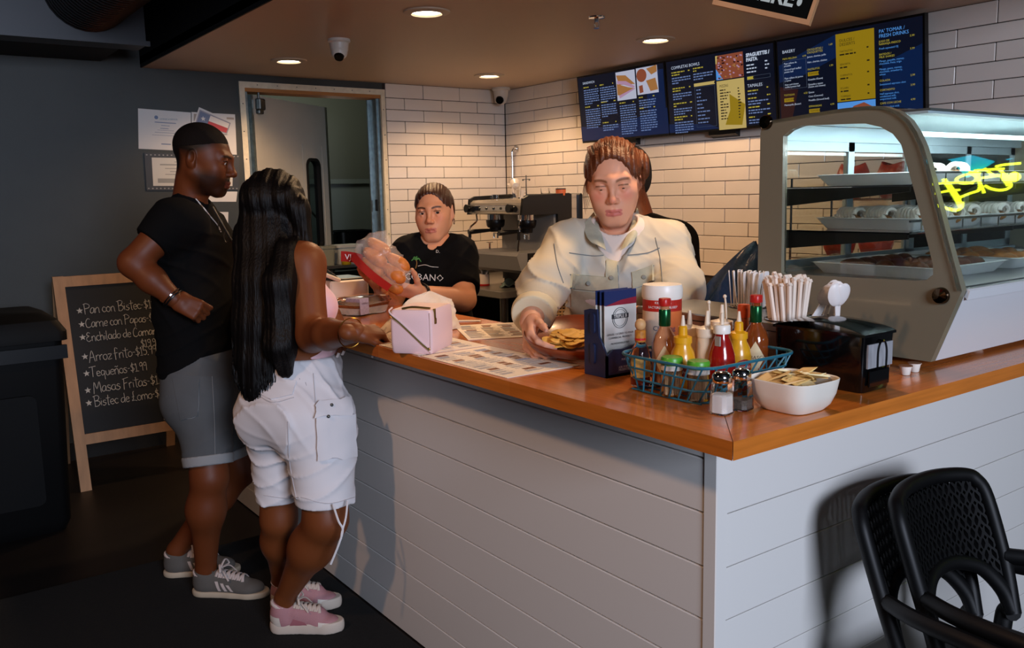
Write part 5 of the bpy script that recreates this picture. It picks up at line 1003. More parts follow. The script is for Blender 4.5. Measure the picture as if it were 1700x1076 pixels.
def chalk(b, s, u, z, size, rs_):
    for ch in s:
        w, st = G[ch]
        for q in st:
            pts = [(u + size * (x + rs_.uniform(-.02, .02)), z + size * (y + rs_.uniform(-.025, .025))) for x, y in q]
            pts = spline([pl(p[0], p[1], .0055) for p in pts], 4) if len(pts) > 2 else [pl(p[0], p[1], .0055) for p in pts]
            b.tube(pts, .0019, 4, cap=False)
        u += w * size * .97
    return u
rc = random.Random(2)
def bpt(px, py):
    d = ray(px, py); tt = (3.95 - CC[1] + LEAN * CC[2]) / (d[1] - LEAN * d[2]); p = CC + tt * d; return p[0] - bx0, p[2]
lines = [('Pan con Bistec-$12.99', 139, 521, .050), ('Carne con Papas-$16.99', 142, 544, .047), ('Enchilado de Camarone', 143, 567, .046), ('$19.99', 234, 577, .046), ('Arroz frito-$15.99', 148, 600, .052), ('Teque~os-$1.99', 150, 626, .05), ('Masas Fritas-$15.99', 155, 652, .054), ('Bistec de Lomo-$13.99', 156, 675, .05)]
for s, px, py, sz_ in lines:
    u, z = bpt(px, py); b = MB(); chalk(b, s, u, z, sz_, rc); b.build('chalk_line', m_chalk, t, kind='stuff')
for px, py in ((132, 516), (135.5, 538.5), (137, 560), (140.7, 592), (143.5, 620), (145.5, 648), (147.4, 669)):
    u, z = bpt(px, py); b = MB(); pts = [pl(u + (.017 if k % 2 == 0 else .007) * math.sin(k * PI / 5), z + (.017 if k % 2 == 0 else .007) * math.cos(k * PI / 5), .0048) for k in range(10)]; b.add(pts, [tuple(range(10))]); b.build('chalk_star', m_chalk, t)
u, z = bpt(272, 697); b = MB()
for q in ([(0, 0), (0, .05), (.10, .06), (.10, .01), (0, 0)], [(0, .05), (.03, .026), (0, 0)], [(.02, .018), (.1, .026)], [(.02, .034), (.1, .042)]): b.tube([pl(u + x, z + y, .0055) for x, y in q], .0018, 4)
b.build('chalk_flag', m_chalk, t, kind='stuff')
# ================================================================== WALL NOTICES
yw = BY - .003
def notice(name, lab, px4, mats, draw, cat='notice', thick=.002, off=0.):
    P4 = [hy(px, py, BY) for px, py in px4]; c = sum(P4) / 4; t = thing(name, lab, cat, (float(c[0]), BY - off, float(c[2])))
    loc = [(float(p[0] - c[0]), float(p[2] - c[2])) for p in P4]
    MB().loft([[(x, -.0005, z) for x, z in loc], [(x, -thick, z) for x, z in loc]]).build('sheet', mats[0], t)
    def bl(u, v):  # u right, v down
        a = Vector(loc[0]).lerp(Vector(loc[1]), u); d = Vector(loc[3]).lerp(Vector(loc[2]), u); p = a.lerp(d, v); return (p.x, -thick - .0006, p.y)
    draw(t, bl); return t
m_pap = M('notice_paper', '#cfccc8', rough=.7)
def strips(t, bl, rows, mat, name='print'):
    b = MB()
    for u0, u1, v, h in rows: b.add([bl(u0, v), bl(u1, v), bl(u1, v + h), bl(u0, v + h)], [(0, 1, 2, 3)])
    b.build(name, mat, t, kind='stuff' if len(rows) > 3 else None)
def d1(t, bl):
    strips(t, bl, [(.3, .7, .3, .02), (.42, .58, .38, .012), (.4, .56, .45, .014), (.35, .66, .5, .008), (.3, .72, .56, .01), (.25, .85, .63, .008), (.42, .6, .84, .025), (.8, .86, .72, .09), (.75, .9, .8, .03)], m_inkb)
    b = MB(); v, f = text_mesh('LICENSE & SERVICE', .012)
    o = Vector(bl(.56, .2)); b.add([(o.x + p[0], o.y - .0002, o.z + p[1] - .004) for p in v], f); b.build('lettering', M('teal_ink', '#2f6f8f', rough=.7), t)
    MB().add([tuple(Vector(bl(.33, .19)) + Vector((.011 * math.cos(k * PI / 8), 0, .011 * math.sin(k * PI / 8)))) for k in range(16)], [tuple(range(16))]).build('seal', m_inkb, t)
notice('wall_certificate', 'white certificate sheet pinned on the dark wall, left of the flag card', ((229, 180), (318, 187), (318, 251), (230, 247)), [m_pap], d1)
notice('wall_notice', 'white sheet half hidden under the flag card', ((317, 186), (390, 190), (393, 258), (317, 252)), [m_pap], lambda t, bl: strips(t, bl, [(.06, .14, .04, .18), (.8, .97, .08, .05), (.2, .8, .5, .02), (.2, .7, .6, .02)], m_ink), off=-.0)
def dflag(t, bl):
    for nm, u0, u1, v0, v1, c in (('frame_line', .04, .95, .12, .97, '#8f8d98'), ('white_field', .36, .92, .2, .56, '#d8d2cc'), ('red_field', .36, .92, .56, .92, '#b5444a'), ('blue_field', .07, .36, .2, .92, '#6a7690')):
        o = {'frame_line': 0, 'white_field': .0004, 'red_field': .0004, 'blue_field': .0004}[nm]; b = MB(); b.add([tuple(Vector(bl(u, v)) - Vector((0, o, 0))) for u, v in ((u0, v0), (u1, v0), (u1, v1), (u0, v1))], [(0, 1, 2, 3)]); b.build(nm, M('flag_' + nm, c, rough=.7), t)
    c0 = Vector(bl(.2, .55)); b = MB(); b.add([(c0.x + (.016 if k % 2 == 0 else .0065) * math.sin(k * PI / 5), c0.y - .0008, c0.z + (.016 if k % 2 == 0 else .0065) * math.cos(k * PI / 5)) for k in range(10)], [tuple(range(10))]); b.build('star', m_pap, t)
notice('flag_card', 'tilted card printed with a red white and blue star flag', ((330, 178), (386, 203), (379, 224), (321, 205)), [m_pap], dflag, 'card', off=.004)
def dfr(t, bl):
    strips(t, bl, [(.07, .93, .12, .76)], M('frame_page', '#c3c0b8', rough=.5), 'page'); b = MB()
    for u0, u1, v, h in [(.35, .6, .16, .03), (.3, .65, .22, .02), (.15, .85, .29, .035), (.2, .8, .4, .02), (.25, .75, .48, .02), (.2, .5, .56, .02), (.12, .3, .68, .12)]: b.add([tuple(Vector(bl(u, w)) - Vector((0, .0005, 0))) for u, w in ((u0, v), (u1, v), (u1, v + h), (u0, v + h))], [(0, 1, 2, 3)])
    b.build('print', M('frame_ink', '#8f8f8c', rough=.7), t, kind='stuff'); b = MB(); o = Vector(bl(.45, .6)); v, f = text_mesh('IRVING', .045); b.add([(o.x + p[0], o.y - .001, o.z + p[1]) for p in v], f); b.build('lettering', M('frame_ink'), t)
    b = MB()
    for i in range(24):
        for u, v in ((i / 24 + .01, .03), (i / 24 + .01, .93)): b.add([tuple(Vector(bl(u + du, v + dv)) - Vector((0, .0006, 0))) for du, dv in ((0, .02), (.012, 0), (.024, .02), (.012, .04))], [(0, 1, 2, 3)])
    b.build('border_pattern', M('frame_ink'), t, kind='stuff')
notice('framed_certificate', 'certificate in a grey patterned frame behind the man', ((239, 254), (397, 257), (395, 316), (243, 316)), [M('frame_grey', '#3a3d42', rough=.5)], dfr, 'certificate', .008)
notice('lower_notice', 'plain white sheet below the framed certificate', ((330, 318), (394, 318), (392, 335), (330, 335)), [m_pap], lambda t, bl: None)
notice('small_notice', 'small white card low on the wall beside the man', ((345, 352), (379, 352), (378, 384), (345, 384)), [m_pap], lambda t, bl: None)
notice('small_notice', 'narrow white card lowest on the wall beside the man', ((352, 388), (382, 388), (382, 432), (352, 432)), [m_pap], lambda t, bl: None)
notice('light_switch', 'white light switch plate behind the man’s bent elbow'.replace('’', "'"), ((256, 424), (266, 424), (266, 442), (256, 442)), [M('canister_white')], lambda t, bl: strips(t, bl, [(.35, .65, .3, .4)], m_white, 'rocker'), 'switch', .005)
# ================================================================== BIN
t = thing('waste_bin', 'large black lidded waste bin at the left edge by the chalkboard', 'bin', (-.74, 3.62, 0))
def rq(w, d, z): return [(p[0], p[1], z) for p in rrect(w, d, .04, 4)]
MB().loft([rq(.46, .42, 0), rq(.50, .46, .05), rq(.56, .5, .88)]).build('bin_body', M('bin_black', '#060607', rough=.6, spec=.2), t, smooth=True, ang=30)
MB().loft([rq(.60, .54, .88), rq(.60, .54, .92), rq(.54, .50, .97), rq(.42, .36, 1.0)]).build('bin_lid', M('bin_black'), t, smooth=True, ang=30)
MB().b2((-.29, -.272, .80), (.29, -.25, .86)).build('bag_edge', M('bag_black', '#15171a', rough=.25), t)
MB().prism(rrect(.3, .5, .03, 3, (0, .4)), -.262, -.235, 1).build('front_panel', M('bin_black'), t)
# ================================================================== STACKED CHAIRS
m_ch = M('chair_plastic', '#060607', rough=.5, spec=.35)
CWD = .172
def chair(lab, loc, rz):
    t = thing('stacking_chair', lab, 'chair', loc, rz, 'black chairs stacked by the counter')
    def srf(u, v, o=0.):  # backrest surface, u -1..1, v 0..1 (up)
        z = .53 + .27 * v; y = -.02 + .10 * v + .0; x = u * CWD; return Vector((x, y - .045 * u * u - o, z))
    # perforated panel: leaf cut-outs
    NU, NV = 17, 9; b = MB(); du = 1.8 / NU
    def shape_ok(u, v): return True
    du, dv = 2 * .9 / NU, .80 / NV
    for i in range(NU):
        for j in range(NV):
            if .16 + (j + .2) * .80 / NV < .40 - .36 * min(1, abs(-.9 + (i + .5) * du) / .86) ** 3: continue
            u0 = -.9 + i * du; v0 = .16 + j * dv; leaf = i % 3; n = 12; outer = []; inner = []
            for k in range(n):
                a = 2 * PI * k / n; cx, cz = math.cos(a), math.sin(a); q = max(abs(cx), abs(cz)); ox, oz = .5 * cx / q, .5 * cz / q
                tilt = (.5 if leaf == 0 else (-.5 if leaf == 1 else 0)); ix, iz = (.30 if leaf < 2 else .36) * cx * (1 - .5 * abs(cz)), .46 * cz; ix += tilt * iz * .55
                outer.append(srf(u0 + du * (ox + .5), v0 + dv * (oz + .5))); inner.append(srf(u0 + du * (ix + .5), v0 + dv * (iz + .5)))
            th = Vector((0, .012, 0)); n0 = len(outer)
            vs = [tuple(p) for p in outer] + [tuple(p) for p in inner] + [tuple(p + th) for p in outer] + [tuple(p + th) for p in inner]
            fs = []
            for k in range(n0):
                m = (k + 1) % n0; fs += [(k, m, n0 + m, n0 + k), (2 * n0 + k, 3 * n0 + k, 3 * n0 + m, 2 * n0 + m), (n0 + k, n0 + m, 3 * n0 + m, 3 * n0 + k)]
            b.add(vs, fs)
    b.build('perforated_panel', m_ch, t)
    fr = [srf(-.9, -.08), srf(-.98, .3), srf(-1.0, .8), srf(-.93, .95), srf(-.78, 1.0), srf(-.3, 1.02), srf(.3, 1.02), srf(.78, 1.0), srf(.93, .95), srf(1.0, .8), srf(.98, .3), srf(.9, -.08)]
    MB().tube(spline([tuple(p + Vector((0, .006, 0))) for p in fr], 5), .0165, 10, flat=1.0).build('back_frame', m_ch, t, smooth=True)
    ar = [tuple(srf(u, v) + Vector((0, .008, 0))) for u, v in ((-.9, -.08), (-.86, .1), (-.66, .28), (-.33, .36), (0, .38), (.33, .36), (.66, .28), (.86, .1), (.9, -.08))]
    MB().tube(spline(ar, 5), .017, 10).build('arch_rail', m_ch, t, smooth=True)
    for s in (-1, 1):
        p = srf(s * .9, -.08)
        leg = [tuple(p + Vector((0, .006, 0))), (s * .170, -.035, .50), (s * .165, -.03, .44), (s * .19, .0, .3), (s * .215, .045, 0)]
        MB().tube(spline(leg, 5), [.019] * 21, 10).build('leg', m_ch, t, smooth=True)
        MB().tube(spline([(s * .175, -.42, .44), (s * .2, -.45, .3), (s * .215, -.47, 0)], 6), .018, 10).build('leg', m_ch, t, smooth=True)
        q = srf(s * .98, .36)
        MB().tube(spline([tuple(q), (s * .205, -.12, .632), (s * .222, -.28, .635), (s * .215, -.42, .615), (s * .20, -.45, .54), (s * .18, -.43, .45)], 5), .015, 10, flat=1.2).build('armrest', m_ch, t, smooth=True)
    def seat(u, v): return ((u - .5) * 2 * (.19 + .02 * (1 - v)), -.02 - .44 * (1 - v), .448 - .012 * math.sin(PI * u) * math.sin(PI * v))
    b = MB(); b.sheet(seat, 12, 12); b.sheet(lambda u, v: tuple(c - (.02 if i == 2 else 0) for i, c in enumerate(seat(u, v))), 12, 12); rim = [seat(i / 12, 0) for i in range(13)] + [seat(1, i / 12) for i in range(1, 13)] + [seat(1 - i / 12, 1) for i in range(1, 13)] + [seat(0, 1 - i / 12) for i in range(1, 12)]
    b.tube([(p[0], p[1], p[2] - .01) for p in rim], .0125, 8, closed=True); b.build('seat', m_ch, t, smooth=True, ang=60)
    return t
CHX, CHY = .70, -.02
chair('upper black chair of the stacked pair, perforated back towards the counter', (CHX, CHY, .03), 0); chair('lower black chair of the stacked pair, nearest the counter face', (CHX - .012, CHY + .075, -.0), 0)

# ================================================================== CANE STOOL BEHIND THE COUNTER
a = atd(952, 520, 3.35); t = thing('cane_chair', 'cane backed chair behind the counter under the denim sleeve', 'chair', (a[0], a[1], 0), math.atan2(IMFh_[1], IMFh_[0]) - PI / 2)
m_cane = M('cane', '#b08f66', rough=.6, var=.15, vscale=30); m_cfr = M('cane_frame', '#6b4a2c', rough=.5)
for q in ((-.2, -.2), (.2, -.2), (-.2, .2), (.2, .2)): MB().cyl((q[0], q[1], 0), (q[0], q[1], .62 if q[1] > 0 else 1.12), .016, n=10).build('leg', m_cfr, t, smooth=True)
MB().b2((-.22, -.22, .62), (.22, .22, .655), bev=.01).build('seat', m_cfr, t); MB().b2((-.2, -.215, 1.085), (.2, -.185, 1.12), bev=.005).build('top_rail', m_cfr, t)
b = MB()
for k in range(32): x = -.19 + .38 * k / 31; b.b2((x - .0035, -.203, .78), (x + .0035, -.199, 1.09))
for k in range(26): z = .785 + .3 * k / 25; b.b2((-.19, -.205, z - .0035), (.19, -.2015, z + .0035))
b.build('cane_weave', m_cane, t, kind='stuff')
# ================================================================== SIGNED-DISTANCE MODELLING OF PEOPLE
f32 = np.float32
class Sdf:
    """smooth union / cut of simple solids, meshed with naive surface nets"""
    def __init__(s): s.ops = []
    def rc(s, a, b, ra, rb, k=.02, op='u', cuts=None, flat=None):
        s.ops.append(('rc', np.array(a, f32), np.array(b, f32), ra, rb, k, op, cuts, flat)); return s
    def chain(s, pts, rs, k=.02, op='u'):
        for i in range(len(pts) - 1): s.rc(pts[i], pts[i + 1], rs[i], rs[i + 1], k, op)
        return s
    def ell(s, c, r, k=.02, op='u', rot=None, cuts=None):
        s.ops.append(('ell', np.array(c, f32), np.array(r, f32), None if rot is None else np.array(rot, f32), None, k, op, cuts, None)); return s
    def box(s, c, r, rad, k=.01, op='u', rot=None, cuts=None):
        s.ops.append(('box', np.array(c, f32), np.array(r, f32), None if rot is None else np.array(rot, f32), rad, k, op, cuts, None)); return s
    def bounds(s):
        lo, hi = [], []
        for o in s.ops:
            if o[6] not in ('u',): continue
            if o[0] == 'rc': m = max(o[3], o[4]) * (1.0 if o[8] is None else max(1, o[8][1])); lo.append(np.minimum(o[1], o[2]) - m); hi.append(np.maximum(o[1], o[2]) + m)
            else: m = float(np.max(o[2])) if o[3] is not None else o[2]; lo.append(o[1] - m - (o[4] or 0)); hi.append(o[1] + m + (o[4] or 0))
        return np.min(lo, 0), np.max(hi, 0)
    def mesh(s, res, noise=None, pad=.02, gcuts=None):
        lo, hi = s.bounds(); lo = lo - pad; hi = hi + pad; n = np.ceil((hi - lo) / res).astype(int) + 1
        ax = [(lo[i] + res * np.arange(n[i])).astype(f32) for i in range(3)]
        F = np.full(n, .06, f32)
        for (ty, a, b, c, d, k, op, cuts, flat) in s.ops:
            mg = k + .03
            if ty == 'rc': m = max(c, d) * (1.0 if flat is None else max(1, flat[1])); l, h = np.minimum(a, b) - m - mg, np.maximum(a, b) + m + mg
            else: m = (float(np.max(b)) if c is not None else b) + (d or 0); l, h = a - m - mg, a + m + mg
            i0 = np.maximum(np.floor((l - lo) / res).astype(int), 0); i1 = np.minimum(np.ceil((h - lo) / res).astype(int) + 1, n)
            if np.any(i1 <= i0): continue
            sl = tuple(slice(i0[q], i1[q]) for q in range(3))
            X, Y, Zg = np.meshgrid(*[ax[q][sl[q]] for q in range(3)], indexing='ij', sparse=True)
            if ty == 'rc':
                ab = b - a; L2 = max(float(ab @ ab), 1e-12); px, py, pz = X - a[0], Y - a[1], Zg - a[2]
                t = np.clip((px * ab[0] + py * ab[1] + pz * ab[2]) / L2, 0, 1); dx, dy, dz = px - t * ab[0], py - t * ab[1], pz - t * ab[2]
                if flat is not None:  # widen along axis flat[0] by flat[1]
                    ux = flat[0]; w = dx * ux[0] + dy * ux[1] + dz * ux[2]; q = w * (1 - 1 / flat[1]); dx = dx - q * ux[0]; dy = dy - q * ux[1]; dz = dz - q * ux[2]
                D = np.sqrt(dx * dx + dy * dy + dz * dz) - (c + t * (d - c))
            else:
                px, py, pz = X - a[0], Y - a[1], Zg - a[2]
                if c is not None: px, py, pz = [px * c[0][q] + py * c[1][q] + pz * c[2][q] for q in range(3)]
                if ty == 'ell':
                    k0 = np.sqrt((px / b[0]) ** 2 + (py / b[1]) ** 2 + (pz / b[2]) ** 2); k1 = np.sqrt((px / b[0] ** 2) ** 2 + (py / b[1] ** 2) ** 2 + (pz / b[2] ** 2) ** 2) + 1e-6; D = k0 * (k0 - 1) / k1
                else:
                    qx, qy, qz = np.abs(px) - b[0] + 0, np.abs(py) - b[1], np.abs(pz) - b[2]
                    D = np.sqrt(np.maximum(qx, 0) ** 2 + np.maximum(qy, 0) ** 2 + np.maximum(qz, 0) ** 2) + np.minimum(np.maximum(np.maximum(qx, qy), qz), 0) - d
            if cuts:
                for p, nn in cuts: D = np.maximum(D, (X - p[0]) * nn[0] + (Y - p[1]) * nn[1] + (Zg - p[2]) * nn[2])
            A = F[sl]
            if op == 'u': hh = np.maximum(k - np.abs(A - D), 0) / k; F[sl] = np.minimum(A, D) - hh * hh * k * .25
            elif op == 's': hh = np.maximum(k - np.abs(A + D), 0) / k; F[sl] = np.maximum(A, -D) + hh * hh * k * .25
        if noise is not None:
            X, Y, Zg = np.meshgrid(*ax, indexing='ij', sparse=True); F = F + noise(X, Y, Zg).astype(f32)
        for p, nn in (gcuts or []):
            X, Y, Zg = np.meshgrid(*ax, indexing='ij', sparse=True); F = np.maximum(F, (X - p[0]) * nn[0] + (Y - p[1]) * nn[1] + (Zg - p[2]) * nn[2])
        return surface_nets(F, lo, res)
def surface_nets(F, lo, res):
    S = F < 0; n = F.shape
    cnt = np.zeros([q - 1 for q in n], np.int8)
    for dx in (0, 1):
        for dy in (0, 1):
            for dz in (0, 1): cnt += S[dx:n[0] - 1 + dx, dy:n[1] - 1 + dy, dz:n[2] - 1 + dz]
    act = np.argwhere((cnt > 0) & (cnt < 8)); idx = np.full(cnt.shape, -1, np.int64); idx[tuple(act.T)] = np.arange(len(act))
    acc = np.zeros((len(act), 3)); num = np.zeros(len(act))
    C8 = [np.array((dx, dy, dz)) for dx in (0, 1) for dy in (0, 1) for dz in (0, 1)]
    V = {tuple(c): F[tuple((act + c).T)] for c in C8}
    for c in C8:
        for a in range(3):
            if c[a] == 0:
                e = c.copy(); e[a] = 1; f0, f1 = V[tuple(c)], V[tuple(e)]; m = (f0 < 0) != (f1 < 0); t = np.where(m, f0 / np.where(m, f0 - f1, 1), 0)
                p = np.repeat(c[None].astype(float), len(act), 0); p[:, a] += t; acc += np.where(m[:, None], p, 0); num += m
    verts = lo + (act + acc / num[:, None]) * res
    faces = []
    for a in range(3):
        u, v = (a + 1) % 3, (a + 2) % 3; sl0 = [slice(1, -1)] * 3; sl0[a] = slice(0, -1); sl1 = list(sl0); sl1[a] = slice(1, None)
        f0, f1 = S[tuple(sl0)], S[tuple(sl1)]; e = np.argwhere(f0 != f1); off = np.ones(3, int); off[a] = 0; e = e + off; fl = S[tuple(e.T)]
        def I(du, dv): q = e.copy(); q[:, u] += du; q[:, v] += dv; return idx[tuple(q.T)]
        q = np.stack([I(-1, -1), I(0, -1), I(0, 0), I(-1, 0)], 1); q = np.where(fl[:, None], q, q[:, ::-1]); faces.append(q)
    return verts, np.concatenate(faces)
def sdf_obj(name, parts, mats, parent, origin, color=None, kind=None, smooth_iter=2):
    """parts: list of (verts, faces); joined to ONE mesh object, optional per-vertex colour function"""
    vs, fs, o = [], [], 0
    for v, f in parts:
        v = v.copy()
        for _ in range(smooth_iter):   # light Laplacian relax
            acc = np.zeros_like(v); cn = np.zeros(len(v))
            for i in range(4):
                a, b = f[:, i], f[:, (i + 1) % 4]; np.add.at(acc, a, v[b]); np.add.at(cn, a, 1)
            v = v * .5 + .5 * acc / np.maximum(cn, 1)[:, None]
        vs.append(v); fs.append(f + o); o += len(v)
    v = np.concatenate(vs); f = np.concatenate(fs)
    me = bpy.data.meshes.new(name); org = np.array(origin, float); vl = (v - org).astype(f32)
    me.vertices.add(len(vl)); me.vertices.foreach_set('co', vl.ravel()); me.loops.add(f.size); me.loops.foreach_set('vertex_index', f.ravel().astype(np.int32))
    me.polygons.add(len(f)); me.polygons.foreach_set('loop_start', np.arange(0, f.size, 4, dtype=np.int32)); me.polygons.foreach_set('loop_total', np.full(len(f), 4, np.int32)); me.polygons.foreach_set('use_smooth', np.ones(len(f), bool))
    me.update(calc_edges=True); me.validate()
    if color is not None:
        c = color(v); at = me.color_attributes.new('Col', 'FLOAT_COLOR', 'POINT'); at.data.foreach_set('color', np.concatenate([c, np.ones((len(c), 1))], 1).astype(f32).ravel())
    for m in (mats if isinstance(mats, (list, tuple)) else [mats]): me.materials.append(m)
    return link(name, me, parent, kind)
def unit(v): v = np.array(v, float); return v / np.linalg.norm(v)
def frame(fwd, up=(0, 0, 1), roll=0.):
    f = unit(fwd); r = unit(np.cross(f, up)); u = np.cross(r, f)
    if roll: r, u = r * math.cos(roll) + u * math.sin(roll), u * math.cos(roll) - r * math.sin(roll)
    return np.stack([r, f, u], 1)      # columns: right, forward, up
IMR, IMU, IMF = CR[0], CR[1], CR[2]
IMRh = unit([IMR[0], IMR[1], 0]); IMFh = unit([IMF[0], IMF[1], 0])
class Head:
    def __init__(s, c, fwd, sc=1., roll=0., male=False, neck_to=None, neck_r=.052, jaw=1., up=(0, 0, 1)):
        s.c = np.array(c, float); s.R = frame(fwd, up, roll); s.sc = sc; s.male = male; s.neck_to = neck_to; s.nr = neck_r; s.jaw = jaw
    def W(s, x, y, z): return s.c + s.R @ (np.array((x, y, z)) * s.sc)
    def local(s, v): return ((v - s.c) @ s.R) / s.sc
    def sdf(s, lids='open'):
        S = Sdf(); W = s.W; q = s.sc; R = s.R; m = s.male; j = s.jaw
        def E(c, r, k=.02, op='u'): S.ell(W(*c), np.array(r) * q, k * q, op, R)
        def C(a, b, ra, rb, k=.012, op='u'): S.rc(W(*a), W(*b), ra * q, rb * q, k * q, op)
        E((0, -.014, .034), (.0735, .093, .080)); E((0, .026, -.012), (.0665, .064, .088), .03); E((0, .034, -.062), ((.050 if m else .045) * j, .050, .046), .03)
        for x in (-1, 1):
            C((x * .052 * j, -.006, -.050), (x * .020 * j, .064, -.096), .017, .015, .03); E((x * .042, .060, -.020), (.022, .022, .020), .03); E((x * (.036 if m else .031), .052, -.050), (.022, .030, .026), .03)
        C((-.012 * j, .073, -.099), (.012 * j, .073, -.099), .0155, .0155, .025); E((0, .080, -.066), (.027, .017, .023), .022)
        C((-.038, .076, .024), (0, .087, .021), .011, .0105, .018); C((.038, .076, .024), (0, .087, .021), .011, .0105, .018)
        for x in (-1, 1): E((x * .0325, .100, .003), (.0190, .0160, .0130), .012, 's')
        for x in (-1, 1): E((x * .0315, .0775, .003), (.0135, .0125, .0125), .004)
        nw = 1.22 if m else .84
        C((0, .088, .014), (0, .108, -.026), .0085 * nw, .0098 * nw, .014); E((0, .1115, -.030), (.0115 * nw, .0105, .0095), .010)
        for x in (-1, 1): E((x * .0125 * nw, .1, -.0345), (.0085, .010, .0075), .007); E((x * .0065 * nw, .109, -.0405), (.0035, .004, .003), .003, 's')
        for x in (-1, 1):
            C((x * .046, .079, .002), (x * .033, .0895, .0130 if lids == 'open' else .008), .0035, .004, .005); C((x * .033, .0895, .0130 if lids == 'open' else .008), (x * .018, .084, .001), .004, .0034, .005)
            C((x * .046, .078, -.001), (x * .032, .0865, -.0085), .003, .0036, .005); C((x * .032, .0865, -.0085), (x * .018, .082, -.002), .0036, .003, .005)
            if lids != 'open': E((x * .032, .0800, .005), (.0145, .0122, .0092), .004)
        lp = 1.2 if m else .72
        for x in (-1, 1):
            C((x * .0235, .0865, -.0675), (x * .006, .0985, -.0625), .0028, .0048 * lp, .006); C((x * .0215, .0865, -.0690), (0, .0972, -.0745), .0028, .0060 * lp, .006); C((x * .0245, .0885, -.0680), (0, .105, -.0685), .0013, .0016, .004, 's')
        C((-.006, .0985, -.0625), (.006, .0985, -.0625), .0046 * lp, .0046 * lp, .005); C((0, .1035, -.048), (0, .1025, -.056), .0018, .0022, .005, 's')
        for x in (-1, 1):
            RE = R @ np.array(((math.cos(.35), -x * math.sin(.35) * -1, 0), (x * math.sin(.35) * -1, math.cos(.35), 0), (0, 0, 1.)))
            S.ell(W(x * .0735, -.016, -.004), np.array((.0080, .0185, .031)) * q, .006 * q, 'u', RE); S.ell(W(x * .071, -.010, -.022), np.array((.008, .012, .016)) * q, .008 * q)
            S.ell(W(x * .0805, -.013, .002), np.array((.0055, .0105, .017)) * q, .004 * q, 's', RE)
        if s.neck_to is not None: S.rc(W(0, -.026, -.05), s.neck_to, s.nr * q, s.nr * q * 1.12, .03)
        return S
    def paint(s, base, lip, brow, beard=None, scalp=None, blush=None, browz=.0245):
        base, lip, brow = [np.array(lin(c)) for c in (base, lip, brow)]
        bl_ = None if blush is None else np.array(lin(blush)); be = None if beard is None else np.array(lin(beard)); sp_ = None if scalp is None else np.array(lin(scalp))
        def fn(v):
            L = s.local(v); x, y, z = L[:, 0], L[:, 1], L[:, 2]; ax_ = np.abs(x); c = np.repeat(base[None], len(v), 0)
            def mixc(c, col, w): w = np.clip(w, 0, 1)[:, None]; return c * (1 - w) + col * w
            ins = (np.abs(z) < .16) & (np.abs(x) < .12) & (np.abs(y) < .15)
            if bl_ is not None:
                w = .55 * np.exp(-((ax_ - .042) / .018) ** 2 - ((z + .022) / .018) ** 2) * (y > .03) + .45 * np.exp(-(x / .012) ** 2 - ((z + .03) / .012) ** 2) * (y > .09); c = mixc(c, bl_, w * ins)
            if sp_ is not None:
                hl = .040 + .02 * np.clip((.05 - y) / .05, 0, 1) * -1.6; w = np.clip((z - (.046 - .75 * np.clip(.055 - y, 0, .075))) / .034, 0, 1) * np.clip((.082 - y) / .01, 0, 1); w = np.maximum(w, np.clip((-.045 - y) / .02, 0, 1) * np.clip((z + .075) / .03, 0, 1)); c = mixc(c, sp_, w * ins)
            if be is not None:
                w = np.clip((-.022 - z) / .03, 0, 1) * np.clip((y + .018) / .045, 0, 1) * np.clip((z + .128) / .01, 0, 1); w *= 1 - .75 * np.exp(-((ax_ - .035) / .017) ** 2 - ((z + .040) / .014) ** 2); m_ = np.exp(-((z + .052) / .006) ** 2) * (ax_ < .027) * (y > .075); w = np.maximum(w * .9, m_); c = mixc(c, be, w * ins)
            lz = np.where(z > -.0685, (z + .0635) / (.0058 if s.male else .0046), (z + .0735) / (.0068 if s.male else .0054)); w = np.clip(1.25 - lz ** 2 * .8 - np.clip((ax_ - .016) / .009, 0, 2) ** 2, 0, 1) * (y > .082); c = mixc(c, lip, np.clip(w * 1.5, 0, .85) * ins)
            bz = browz + .004 * np.clip(1 - ((ax_ - .034) / .02) ** 2, -1, 1); w = np.clip(1.3 - ((z - bz) / .0042) ** 2, 0, 1) * np.clip((ax_ - .010) / .005, 0, 1) * np.clip((.053 - ax_) / .006, 0, 1) * (y > .05); c = mixc(c, brow, w * .92 * ins)
            w = np.clip(1.2 - ((z - .0095 + 9 * (ax_ - .032) ** 2) / .0022) ** 2, 0, 1) * (np.abs(ax_ - .032) < .015) * (y > .082); c = mixc(c, brow * .5, w * .8 * ins)
            return c
        return fn
    def eyes(s, parent, origin, iris='#4a3018', look=(0, 0)):
        for x in (-1, 1):
            b = MB(); c = Vector(s.W(x * .0315, .0788, .003)); R = Matrix(s.R.tolist()); rr_ = .0127 * s.sc
            d = Vector((look[0], 1, look[1])).normalized(); Q = R @ d.to_track_quat('Z', 'Y').to_matrix(); n = 18; rings = []
            for i in range(11):
                a = PI * i / 10; rings.append([tuple(c + Q @ Vector((rr_ * math.sin(a) * math.cos(2 * PI * k / n), rr_ * math.sin(a) * math.sin(2 * PI * k / n), rr_ * math.cos(a)))) for k in range(n)])
            b.mat(0).loft(rings)
            for r_, z_, mi in ((.0070, 1.015, 1), (.0036, 1.03, 2)):
                am = math.asin(r_ * s.sc / rr_); b.mat(mi).loft([[tuple(c + Q @ Vector((rr_ * z_ * math.sin(a) * math.cos(2 * PI * k / 16), rr_ * z_ * math.sin(a) * math.sin(2 * PI * k / 16), rr_ * z_ * math.cos(a)))) for k in range(16)] for a in (am, am * .6, am * .2)])
            b.build('eye', [M('eye_white', '#b9b0a8', rough=.3), M('iris' + iris, iris, rough=.5, spec=.2), M('pupil', '#040404', rough=.4, spec=.2)], parent, smooth=True, off=origin)
